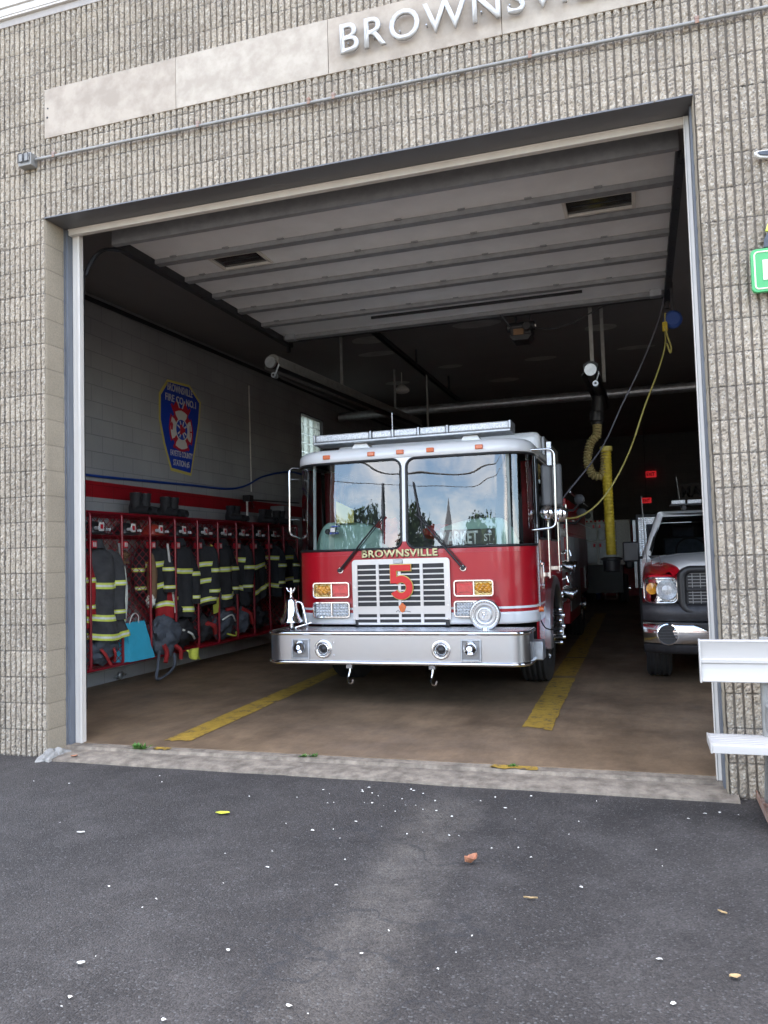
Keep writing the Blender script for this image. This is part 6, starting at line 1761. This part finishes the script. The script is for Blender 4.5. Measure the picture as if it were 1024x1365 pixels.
bag('gear_bag', (-1.34, 5.05, .60), (.18, .25, .20), 35, 'bag_grey', 'grey bag with pale piping and a red panel', 'bag', [([(-1.20, 4.88, .66), (-1.13, 5.02, .72), (-1.17, 5.2, .62)], .012, 'silver'), ([(-1.2, 5.0, .80), (-1.16, 5.12, .80), (-1.2, 5.22, .74)], .03, 'bag_red'), ([(-1.17, 4.95, .46), (-1.12, 5.1, .42), (-1.16, 5.2, .46)], .012, 'lime')])
bag('gear_bag', (-1.34, 5.60, .64), (.17, .24, .20), 36, 'bag_grey', 'red striped grey bag, farthest bag in view on the rack', 'bag', [([(-1.22, 5.50, .78), (-1.15, 5.62, .70), (-1.17, 5.72, .54)], .03, 'bag_red')])
# cyan shopping bag
sb_ = thing('shopping_bag', 'bright cyan paper shopping bag standing on the bottom shelf', 'shopping bag', (-1.24, 2.85, ZB + .02))
q = MB(); zb = ZB + .02
Pb = [(-1.34, 2.62, zb), (-1.13, 2.66, zb), (-1.12, 3.12, zb), (-1.34, 3.08, zb)]
Pt = [(-1.26, 2.67, zb + .43), (-1.20, 2.69, zb + .43), (-1.19, 3.02, zb + .44), (-1.25, 3.00, zb + .44)]
def bagf(u, v):
    e = int(u) % 4; f = u - int(u)
    a = Vector(Pb[e]).lerp(Vector(Pb[(e + 1) % 4]), f); b = Vector(Pt[e]).lerp(Vector(Pt[(e + 1) % 4]), f)
    p = a.lerp(b, v); c = Vector((-1.23, 2.85, p.z)); d = (p - c); d.z = 0
    return p + d.normalized() * (.02 * mnoise.noise((p.y * 9, p.z * 9, e)) * math.sin(PI * v))
q.grid(bagf, [k / 8 for k in range(32)], [k / 12 for k in range(13)], wrap=True); q.add(Pb, [(0, 1, 2, 3)])
q.build('paper_body', M['bag_blue'], sb_, smooth=35)
MB().tube(bez([(-1.20, 2.74, zb + .42), (-1.19, 2.77, zb + .51), (-1.19, 2.84, zb + .54), (-1.19, 2.90, zb + .50), (-1.195, 2.91, zb + .42)], 6), .006, 6).build('handle', M['white_plate'], sb_)
def vf(u, v):
    y = 3.88 + .30 * u + .03 * v; w_ = (1 - .75 * (1 - u) * v)
    return (-1.17 + .02 * math.sin(u * 9 + v * 3) + .02 * v, y, .355 - (.06 + .13 * u) * v * 1.0 - .03 * math.sin(u * 5) * v)
hv = MB().grid(vf, [k / 14 for k in range(15)], [k / 10 for k in range(11)]).build('hi_vis_vest', M['lime'], None, smooth=60, solid=.008)
tag(hv, 'lime green vest hanging out under the bottom shelf', 'vest')
tag(MB().tube([(-1.74, 3.20, .10), (-1.74, 3.42, .10)], .016, 8).lathe([(.0, -.02), (.05, -.02), (.055, 0), (.03, .02), (0, .02)], (-1.73, 3.31, .11), 'x', 18).build('wall_valve', M['galv'], None, smooth=50), 'small silver pipe valve at the foot of the left wall', 'valve')
# wooden shelf items
tag(MB().box(-1.66, -1.36, 2.72, 2.98, 1.485, 1.51).prism([(2.80, 1.51), (2.96, 1.51), (2.90, 1.56), (2.82, 1.60)], 'x', -1.60, -1.40).build('wood_block', M['coat_tan'], None, bevel=.004), 'tan wooden offcut on a small shelf behind the wire mesh', 'wood')
# boots on top of the rack
def boots(y, lab, x=-1.42, s=1.0, yaw=0):
    t = thing('boots', lab, 'boots', (x, y, ZT + .015), 'boots on top of the rack')
    z0 = ZT + .02
    for k in (-1, 1):
        yy = y + k * .085 * s
        m = MB()
        path = [(x - .02, yy, z0 + .06), (x - .025, yy, z0 + .14), (x - .02, yy, z0 + .24 * s)]
        m.tube(bez(path, 5), [(.062 + .010 * i / 10 + .004 * math.sin(i * 1.7)) for i in range(11)], 14)
        b_ = m.build('boot_shaft', M['bag_black'], t, smooth=60)
        ft = MB().grid(lambda th, v: (x - .09 + .27 * v, yy + (.052 + .008 * math.sin(PI * v)) * math.cos(th), z0 + max(0, (.055 + .035 * (1 - v)) * (math.sin(th) * .9 + .75))), [2 * PI * q / 16 for q in range(16)], [0, .05, .3, .6, .85, 1.0], wrap=True)
        ft.build('boot_foot', M['bag_black'], t, smooth=60)
        MB().tube([(x - .02, yy + .062 * math.cos(a), z0 + .22 * s + .03 * math.sin(a) * 0) for a in (0, .1)], .002).tube([(x - .02 + .068 * math.cos(a), yy + .068 * math.sin(a), z0 + .235 * s) for a in [2 * PI * q / 16 for q in range(16)]], .009, 6, closed=True).build('boot_rim', M['dark_steel'], t, smooth=60)
for y, lb_, sc in ((3.33, 'bulky black boots on the rack, nearest the left door frame', 1.15), (3.97, 'upright black boots with pale pull tabs, second pair from the left', 1.1), (5.70, 'black boots on the rack in front of the wall conduit', 1.0), (6.78, 'dark boots on the rack beyond the small white pipe', 1.0), (7.30, 'dark boots at the far end of the rack behind the cab', 1.0)):
    boots(y, lb_, s=sc)
tag(MB().box(-1.66, -1.40, 7.42, 7.72, ZT + .02, ZT + .36).build('storage_box', M['grey_panel'], None, bevel=.01), 'grey box on top of the far end of the rack', 'box')

# ------------------------------------------------------------------ outside details
cd = thing('electrical_conduit', 'grey conduit pipe strapped along the wall above the bay', 'conduit', (2.6, -.03, 4.73))
MB().tube([(-.06, -.030, 4.752), (1.2, -.030, 4.739), (1.26, -.030, 4.738), (3.2, -.030, 4.722), (5.31, -.030, 4.707), (8, -.030, 4.69)], .0125, 10)  .build('pipe', M['galv_dull'], cd, smooth=60)
for x in (.12, 1.43, 2.33, 2.52, 3.9, 4.92, 5.95):
    z = 4.752 - .0085 * (x + .06)
    MB().box(x - .012, x + .012, -.047, .004, z + .010, z + .030).box(x - .012, x + .012, -.046, -.043, z - .016, z + .010).build('strap', M['rust'], cd, bevel=.002)
for x in (1.24, 3.25): MB().cyl((x - .03, -.03, 4.7385 - .0085 * (x - 1.24)), (x + .03, -.03, 4.7385 - .0085 * (x - 1.24)), .017, 10).build('coupling', M['galv_dull'], cd, smooth=60)
jb = thing('junction_box', 'small grey outdoor outlet box with two covers at the left end of the conduit', 'outlet box', (-.13, -.03, 4.75))
MB().box(-.195, -.07, -.075, .002, 4.695, 4.80).build('box_body', M['galv_dull'], jb, bevel=.006)
for x in (-.185, -.130): MB().box(x + .002, x + .048, -.088, -.076, 4.725, 4.79).build('cover', M['dark_steel'] if 0 else M['galv_dull'], jb, bevel=.008)
MB().tube(rpath([(-.183, -.090, 4.72), (-.183, -.090, 4.794), (-.14, -.090, 4.794), (-.14, -.090, 4.72), (-.183, -.090, 4.72)], .01, 3), .003, 5).tube(rpath([(-.128, -.090, 4.72), (-.128, -.090, 4.794), (-.085, -.090, 4.794), (-.085, -.090, 4.72), (-.128, -.090, 4.72)], .01, 3), .003, 5).build('cover_rim', M['black'], jb)

# green sign plate (only its left end shows)
gs_ = thing('green_sign', 'green plate sign with cream border and letter on the right block pier', 'sign', (5.45, -.06, 3.1))
R = rrect(5.142, 6.0, 2.965, 3.225, .03, 5)
MB().prism(R, 'y', -.075, -.045).build('plate', M['green_sign'], gs_, bevel=.004)
br1 = rrect(5.162, 5.98, 2.985, 3.205, .02, 5)
MB().tube([(x, -.0755, z) for x, z in br1], .0045, 6, closed=True).build('border', M['sign_cream'], gs_)
MB().box(5.205, 5.245, -.079, -.0755, 3.035, 3.155).build('letter_stroke', M['sign_cream'], gs_)
MB().box(5.2, 5.24, -.045, .0, 3.05, 3.12).box(5.9, 5.94, -.045, .0, 3.05, 3.12).build('standoff', M['galv'], gs_)
wo = thing('wall_ornament', 'dark grey metal ornament with pale edges and a lime patch on the right block pier', 'wall ornament', (5.25, -.05, 3.5))
def ribbon(pts, name, m, y0, y1, par): return MB().prism(pts, 'y', y0, y1).build(name, m, par, bevel=.004)
c1 = [(5.196, 3.822), (5.203, 3.802), (5.225, 3.785), (5.27, 3.775), (5.33, 3.785), (5.33, 3.84), (5.27, 3.825), (5.22, 3.828)]
ribbon(c1, 'ornament_edge', M['white_plate'], -.05, -.025, wo)
ribbon([(5.212, 3.815), (5.228, 3.797), (5.27, 3.787), (5.33, 3.797), (5.33, 3.832), (5.27, 3.818), (5.225, 3.82)], 'ornament_face', M['bag_grey'], -.058, -.051, wo)
c2 = [(5.218, 3.235), (5.225, 3.29), (5.245, 3.325), (5.30, 3.34), (5.36, 3.30), (5.36, 3.23)]
ribbon(c2, 'ornament_face', M['bag_grey'], -.058, -.04, wo)
ribbon([(5.232, 3.335), (5.252, 3.385), (5.33, 3.42), (5.33, 3.35), (5.25, 3.33)], 'lime_patch', M['lime'], -.056, -.038, wo)
MB().box(5.27, 5.30, -.04, .0, 3.26, 3.30).box(5.29, 5.32, -.04, 0, 3.79, 3.82).box(5.33, 5.36, -.05, -.03, 3.24, 3.84).build('ornament_bracket', M['dark_steel'], wo)

# aluminium bench / bleacher end
bn = thing('aluminium_bench', 'white aluminium bench with a backrest plank on galvanised posts by the right pier', 'bench', (5.6, -.35, 0))
def plank(prof, x0, x1, name, m, par, bevel=.002):
    # prof in (y,z), extruded along x
    return MB().prism(prof, 'x', x0, x1).build(name, m, par, bevel=bevel)
# backrest: shallow channel with a raised middle rib and returned edges
yb = -.42
z0, z1 = .738, .967
prof = [(yb, z1), (yb - .004, z1 - .006), (yb + .001, z1 - .016), (yb + .002, (z0 + z1) / 2 + .014), (yb - .006, (z0 + z1) / 2 + .009), (yb - .006, (z0 + z1) / 2 - .009), (yb + .002, (z0 + z1) / 2 - .014), (yb + .001, z0 + .016), (yb - .004, z0 + .006), (yb, z0), (yb + .045, z0), (yb + .045, z0 + .006), (yb + .012, z0 + .008), (yb + .012, z1 - .008), (yb + .045, z1 - .006), (yb + .045, z1)]
plank(prof, 4.738, 8.1, 'backrest', M['alu'], bn, .0015)
MB().box(4.7285, 4.7375, yb - .008, yb + .047, z0 - .004, z1 + .004).build('end_cap', M['alu'], bn, bevel=.002)
zs0, zs1 = .397, .442
yf, yr = -.60, -.32
prof = [(yf, zs0), (yf, zs1 - .004), (yf + .004, zs1)]
for k in range(6):
    y = yf + .02 + k * (yr - yf - .03) / 6
    prof += [(y, zs1), (y + .006, zs1 - .006), (y + .012, zs1)]
prof += [(yr, zs1), (yr, zs0), (yr - .01, zs0), (yr - .01, zs1 - .012), (yf + .01, zs1 - .012), (yf + .01, zs0)]
plank(prof, 4.762, 8.1, 'seat', M['alu'], bn, .0015)
MB().box(4.752, 4.7615, yf - .002, yr + .002, zs0 - .002, zs1 + .003).build('end_cap', M['alu'], bn, bevel=.002)
for x in (5.06, 7.4):
    MB().tube([(x, yb + .075, .43), (x, yb + .07, .95)], .024, 16).tube([(x + .01, -.46, .05), (x + .01, -.46, .39)], .027, 16).tube([(x + .01, -.16, .04), (x + .01, -.42, .62)], .022, 14).build('post', M['galv_dull'], bn, smooth=60)
    MB().box(x - .02, x + .03, yf + .02, yr - .01, .375, .396).box(x - .02, x + .03, yb + .046, yb + .052, .72, .98).build('bracket', M['galv_dull'], bn, bevel=.003)
    MB().box(x - .035, x - .029, -.72, .0, .005, .055).box(x - .029, x + .03, -.72, .0, .005, .012).build('base_rail', M['rust'], bn, bevel=.002)

# weeds in the sill joint
def weed(x, y, s, n, lab, seed):
    r = random.Random(seed); mb = MB()
    for i in range(n):
        a = r.uniform(0, 2 * PI); l = s * r.uniform(.5, 1.1); w = l * .22; el = r.uniform(.2, 1.1)
        d = Vector((math.cos(a) * math.cos(el), math.sin(a) * math.cos(el), math.sin(el))); p = Vector((-math.sin(a), math.cos(a), 0)) * w
        o = Vector((x + r.uniform(-s, s) * .9, y + r.uniform(-.3, .3) * s, .045))
        t1 = o + d * l * .5 + Vector((0, 0, .1 * l)); t2 = o + d * l
        mb.add([o, t1 + p, t2, t1 - p], [(0, 1, 2), (0, 2, 3)])
    return tag(mb.build('weed', M['weed'], None), lab, 'weed', None)
weed(.70, .21, .055, 60, 'largest green weed in the sill joint by the left yellow paint', 1)
weed(2.05, .235, .030, 26, 'small weed sprig in the sill joint below the left yellow line', 2)
weed(2.12, .25, .035, 26, 'small weed sprig just right of another in the sill joint', 3)
weed(3.56, .26, .030, 30, 'small weed in the sill joint beside the right yellow paint', 4)
# leaves
def leaf(x, y, l, w, a, m, lab, z=.003, curl=.007):
    mb = MB(); c, s = math.cos(a), math.sin(a); n = 8
    vs = []
    for i in range(n + 1):
        t = i / n; ww = w * math.sin(PI * t) ** .7 * (1 + .25 * mnoise.noise((x * 7, i, 2)))
        for k in (-1, 0, 1):
            u = (t - .5) * l; v = k * ww / 2
            vs.append((x + u * c - v * s, y + u * s + v * c, z + curl * (abs(k) * .8 + abs(t - .5))))
    fs = [(i * 3 + k, i * 3 + k + 1, (i + 1) * 3 + k + 1, (i + 1) * 3 + k) for i in range(n) for k in (0, 1)]
    mb.add(vs, fs); return tag(mb.build('fallen_leaf', m, None, solid=.0006), lab, 'leaf')
leaf(2.056, -.937, .085, .05, .2, M['leaf_yellow'], 'yellow green fallen leaf on the asphalt left of centre')
leaf(3.614, -1.339, .075, .055, .9, M['leaf_brown'], 'curled orange brown leaf on the asphalt right of the worn strip', curl=.03)
leaf(4.695, -2.132, .04, .026, .3, M['leaf_tan'], 'tan leaf scrap at the lower right of the asphalt')
leaf(4.70, -1.62, .04, .012, -.6, M['leaf_tan'], 'thin tan leaf scrap near the right edge')
leaf(2.419, -2.633, .03, .022, .4, M['petal'], 'cream leaf scrap at the lower left of the asphalt')
leaf(.27, -.02, .05, .04, .8, M['leaf_brown'], 'orange leaf on the sill beside the left pier', z=.025)
leaf(1.448, -1.418, .045, .02, .3, M['petal'], 'white paper scrap on the asphalt at left')
leaf(3.94, -1.67, .06, .010, .1, M['leaf_tan'], 'straw coloured twig on the asphalt right of centre')
# white petals scattered over the asphalt
def petal(x, y, s):
    mb = MB(); n = 6; a0 = rnd.uniform(0, 6)
    vs = [(x + s * rnd.uniform(.6, 1.1) * math.cos(a0 + 2 * PI * k / n), y + s * .6 * rnd.uniform(.6, 1.1) * math.sin(a0 + 2 * PI * k / n), .002 + rnd.uniform(0, .006)) for k in range(n)] + [(x, y, .009)]
    mb.add(vs, [(k, (k + 1) % n, n) for k in range(n)])
    tag(mb.build('petal', M['petal'], None), 'tiny white petal lying on the asphalt', 'petal', 'white petals on the asphalt')
pts = []
for i in range(34): pts.append((rnd.gauss(2.85, .42), rnd.gauss(-.62, .34)))
for i in range(56): pts.append((rnd.uniform(.2, 5.0), rnd.uniform(-2.9, -.15)))
for (x, y) in pts:
    if y > -.12 or y < -3.1: continue
    petal(x, y, rnd.choice([.004, .005, .006, .007, .009, .013]))
for (x, y, s) in ((4.453, -2.068, .014), (3.4, -2.3, .010), (2.9, -2.4, .009), (4.72, -.34, .013), (4.80, -.30, .011), (4.63, -.45, .009), (4.76, .12, .014), (3.08, -1.74, .010)):
    petal(x, y, s)

# ------------------------------------------------------------------ across the street: what the windshield mirrors
def tree(x, y, h, r, seed, lab, n=2600):
    rr = random.Random(seed)
    t = thing('street_tree', lab, 'tree', (x, y, 0), 'trees across the street')
    m = MB().tube([(x, y, 0), (x + .1, y, h * .35), (x, y + .1, h * .7)], [.28, .2, .08], 8)
    for k in range(7):
        a = rr.uniform(0, 6.3); m.tube([(x, y, h * rr.uniform(.3, .5)), (x + r * .7 * math.cos(a), y + r * .7 * math.sin(a), h * rr.uniform(.6, .85))], [.1, .03], 6)
    m.build('trunk', M['bark'], t)
    c = MB(); lobes = [(x + rr.gauss(0, r * .42), y + rr.gauss(0, r * .42), h * rr.uniform(.42, .9), r * rr.uniform(.25, .5)) for _ in range(14)]
    for i in range(n):
        L_ = lobes[rr.randrange(14)]
        d = Vector((rr.gauss(0, 1), rr.gauss(0, 1), rr.gauss(0, .8))).normalized() * L_[3] * rr.uniform(.5, 1.1)
        p = Vector(L_[:3]) + d; s = rr.uniform(.10, .24)
        a = Vector((rr.gauss(0, 1), rr.gauss(0, 1), rr.gauss(0, 1))).normalized(); b = a.orthogonal().normalized() * s; a = a * s
        c.add([p - a, p + b, p + a, p - b], [(0, 1, 2, 3)])
    c.build('crown', M['foliage'], t)
tree(-8.8, -44, 11.6, 2.7, 1, 'tallest dark street tree left of the church spire across the road')
tree(-19, -46, 11, 3.3, 2, 'rounded street tree in front of the cream house across the road')
tree(-13.8, -49, 9.6, 2.6, 3, 'low street tree between two taller ones across the road')
tree(-24.5, -45, 11, 3.8, 4, 'street tree beside the left utility pole across the road')
tree(-1.2, -47, 9.4, 3.8, 5, 'bushy street tree in front of the church nave across the road')
tree(17, -46, 8, 5, 8, 'street tree left of the tan house across the road')
CX = 5.0
chh = thing('church', 'brick church with a slate spire across the street', 'church', (-9.3 + CX, -62, 0))
MB().box(-11.3 + CX, -4.3 + CX, -70, -60, 0, 6).build('nave_wall', M['brick'], chh)
MB().prism([(-11.6 + CX, 6.002), (-4.0 + CX, 6.002), (-7.8 + CX, 10.2)], 'y', -70.3, -59.7).build('roof', M['slate'], chh)
MB().box(-13.2 + CX, -11.4 + CX, -61, -59.2, 0, 9.2).build('tower', M['brick'], chh)
MB().add([(-13.4 + CX, -61.2, 9.202), (-11.2 + CX, -61.2, 9.202), (-11.2 + CX, -59.0, 9.202), (-13.4 + CX, -59.0, 9.202), (-12.3 + CX, -60.1, 13.4)], [(0, 1, 4), (1, 2, 4), (2, 3, 4), (3, 0, 4), (0, 3, 2, 1)]).build('spire', M['slate'], chh)
MB().box(-12.7 + CX, -11.9 + CX, -59.19, -59.15, 7.2, 8.6).build('belfry_opening', M['black'], chh)
def house(x, y, w, d, h, m, lab, seed):
    t = thing('house', lab, 'house', (x, y, 0), 'houses across the street')
    MB().box(x - w / 2, x + w / 2, y - d, y, 0, h).build('wall', m, t)
    MB().prism([(x - w / 2 - .4, h + .002), (x + w / 2 + .4, h + .002), (x, h + w * .32)], 'y', y - d - .3, y + .3).build('roof', M['slate'], t)
    for i in range(3):
        for z in (1.0, 3.8):
            if z + 1.5 > h: continue
            xx = x - w / 2 + w * (i + .5) / 3
            wn = MB().box(xx - .45, xx + .45, y + .002, y + .05, z, z + 1.4).build('window', M['glass_dark'], t)
            MB().box(xx - .52, xx + .52, y + .002, y + .07, z - .1, z - .002).build('sill', M['white_emb'], wn)
    MB().box(x + .6, x + 1.6, y + .051, y + .09, 0, 2.1).build('door', M['bark'], t)
house(-27, -56, 9, 8, 6.2, M['brick'], 'brick house farthest left across the street', 1)
house(-18.5, -58, 8, 8, 4.6, M['white_emb'], 'cream house behind the rounded tree across the street', 2)
house(20, -55, 10, 8, 6.4, M['coat_tan'], 'tan house right of the church across the street', 3)
house(31, -52, 9, 8, 5.6, M['brick'], 'brick house farthest right across the street', 4)
tree(-31, -47, 11.5, 5, 6, 'tall tree at the far left end of the street')
tree(26, -47, 9, 5, 7, 'tall tree between the two right hand houses')
def pole(x, lab):
    t = thing('utility_pole', lab, 'utility pole', (x, -17.5, 0))
    MB().tube([(x, -17.5, 0), (x, -17.5, 9.2)], [.16, .11], 12).build('pole', M['bark'], t)
    MB().box(x - 1.1, x + 1.1, -17.56, -17.44, 8.5, 8.62).build('crossarm', M['bark'], t)
pole(-14, 'wooden utility pole at the left across the road'); pole(15, 'wooden utility pole at the right across the road')
for (z, s, r, lab) in ((8.75, 2.1, .035, 'thick sagging utility wire across the road'), (7.6, 1.4, .015, 'thin lower utility wire across the road')):
    P = [(-14 + 29 * k / 30, -17.5, z - s * (1 - (2 * k / 30 - 1) ** 2)) for k in range(31)]
    tag(MB().tube(P, r, 6).build('utility_wire', M['black'], None), lab, 'wire')

# ------------------------------------------------------------------ camera
cam = bpy.data.cameras.new('camera'); co = link(bpy.data.objects.new('camera', cam))
f, rx, ry, rz = 1066.57, 1.6278009, -0.0282158, 0.3110852
Rm = Matrix.Rotation(rz, 3, 'Z') @ Matrix.Rotation(rx, 3, 'X') @ Matrix.Rotation(ry, 3, 'Z')
co.matrix_world = Matrix.Translation((4.459832, -5.172232, 1.468123)) @ Rm.to_4x4()
cam.sensor_fit = 'VERTICAL'; cam.sensor_height = 36; cam.sensor_width = 27; cam.lens = 36 * f / 1365
cam.clip_start = .05; cam.clip_end = 600
scene.camera = co

# ------------------------------------------------------------------ light
SUN_EL, SUN_AZ = math.radians(60), math.radians(20)      # behind the station, so the forecourt lies in its shade
CLOC = (3.1, 1.7, .4)
w = bpy.data.worlds.new('World'); scene.world = w; w.use_nodes = True
nt = w.node_tree; N = nt.nodes; L = nt.links
bg = N['Background']
sky = N.new('ShaderNodeTexSky'); sky.sky_type = 'NISHITA'; sky.sun_disc = False
sky.sun_elevation = SUN_EL; sky.sun_rotation = SUN_AZ; sky.air_density = 1.0; sky.dust_density = 1.6; sky.ozone_density = 1.0
tc = N.new('ShaderNodeTexCoord'); mp = N.new('ShaderNodeMapping'); mp.inputs['Scale'].default_value = (1, 1, 2.6); mp.inputs['Location'].default_value = CLOC
L.new(tc.outputs['Generated'], mp.inputs['Vector'])
nz = N.new('ShaderNodeTexNoise'); nz.inputs['Scale'].default_value = 2.4; nz.inputs['Detail'].default_value = 9; nz.inputs['Roughness'].default_value = .62
L.new(mp.outputs['Vector'], nz.inputs['Vector'])
mr = N.new('ShaderNodeMapRange'); mr.inputs['From Min'].default_value = .46; mr.inputs['From Max'].default_value = .76
L.new(nz.outputs['Fac'], mr.inputs['Value'])
mx = N.new('ShaderNodeMix'); mx.data_type = 'RGBA'
CL = 9.5
mx.inputs['B'].default_value = (CL * 1.12, CL * 1.0, CL * .87, 1)
L.new(mr.outputs['Result'], mx.inputs['Factor']); L.new(sky.outputs['Color'], mx.inputs['A'])
L.new(mx.outputs['Result'], bg.inputs['Color']); bg.inputs['Strength'].default_value = .12
sl = bpy.data.lights.new('sun', 'SUN'); sl.energy = 4.5; sl.angle = math.radians(.6); sl.color = (1, .95, .88)
so = link(bpy.data.objects.new('sun', sl))
# direction: nishita rotation is measured from +Y towards +X
dv = Vector((math.sin(SUN_AZ) * math.cos(SUN_EL), math.cos(SUN_AZ) * math.cos(SUN_EL), math.sin(SUN_EL)))
so.rotation_euler = dv.to_track_quat('Z', 'Y').to_euler()
so.location = (0, 30, 40)

scene.view_settings.view_transform = 'Standard'; scene.view_settings.look = 'None'
scene.view_settings.exposure = 3.1; scene.view_settings.gamma = 1
scene.render.resolution_x = 768; scene.render.resolution_y = 1024
scene.render.engine = 'CYCLES'
scene.cycles.max_bounces = 10; scene.cycles.diffuse_bounces = 6; scene.cycles.glossy_bounces = 5; scene.cycles.transparent_max_bounces = 16
scene.cycles.caustics_reflective = False; scene.cycles.caustics_refractive = False
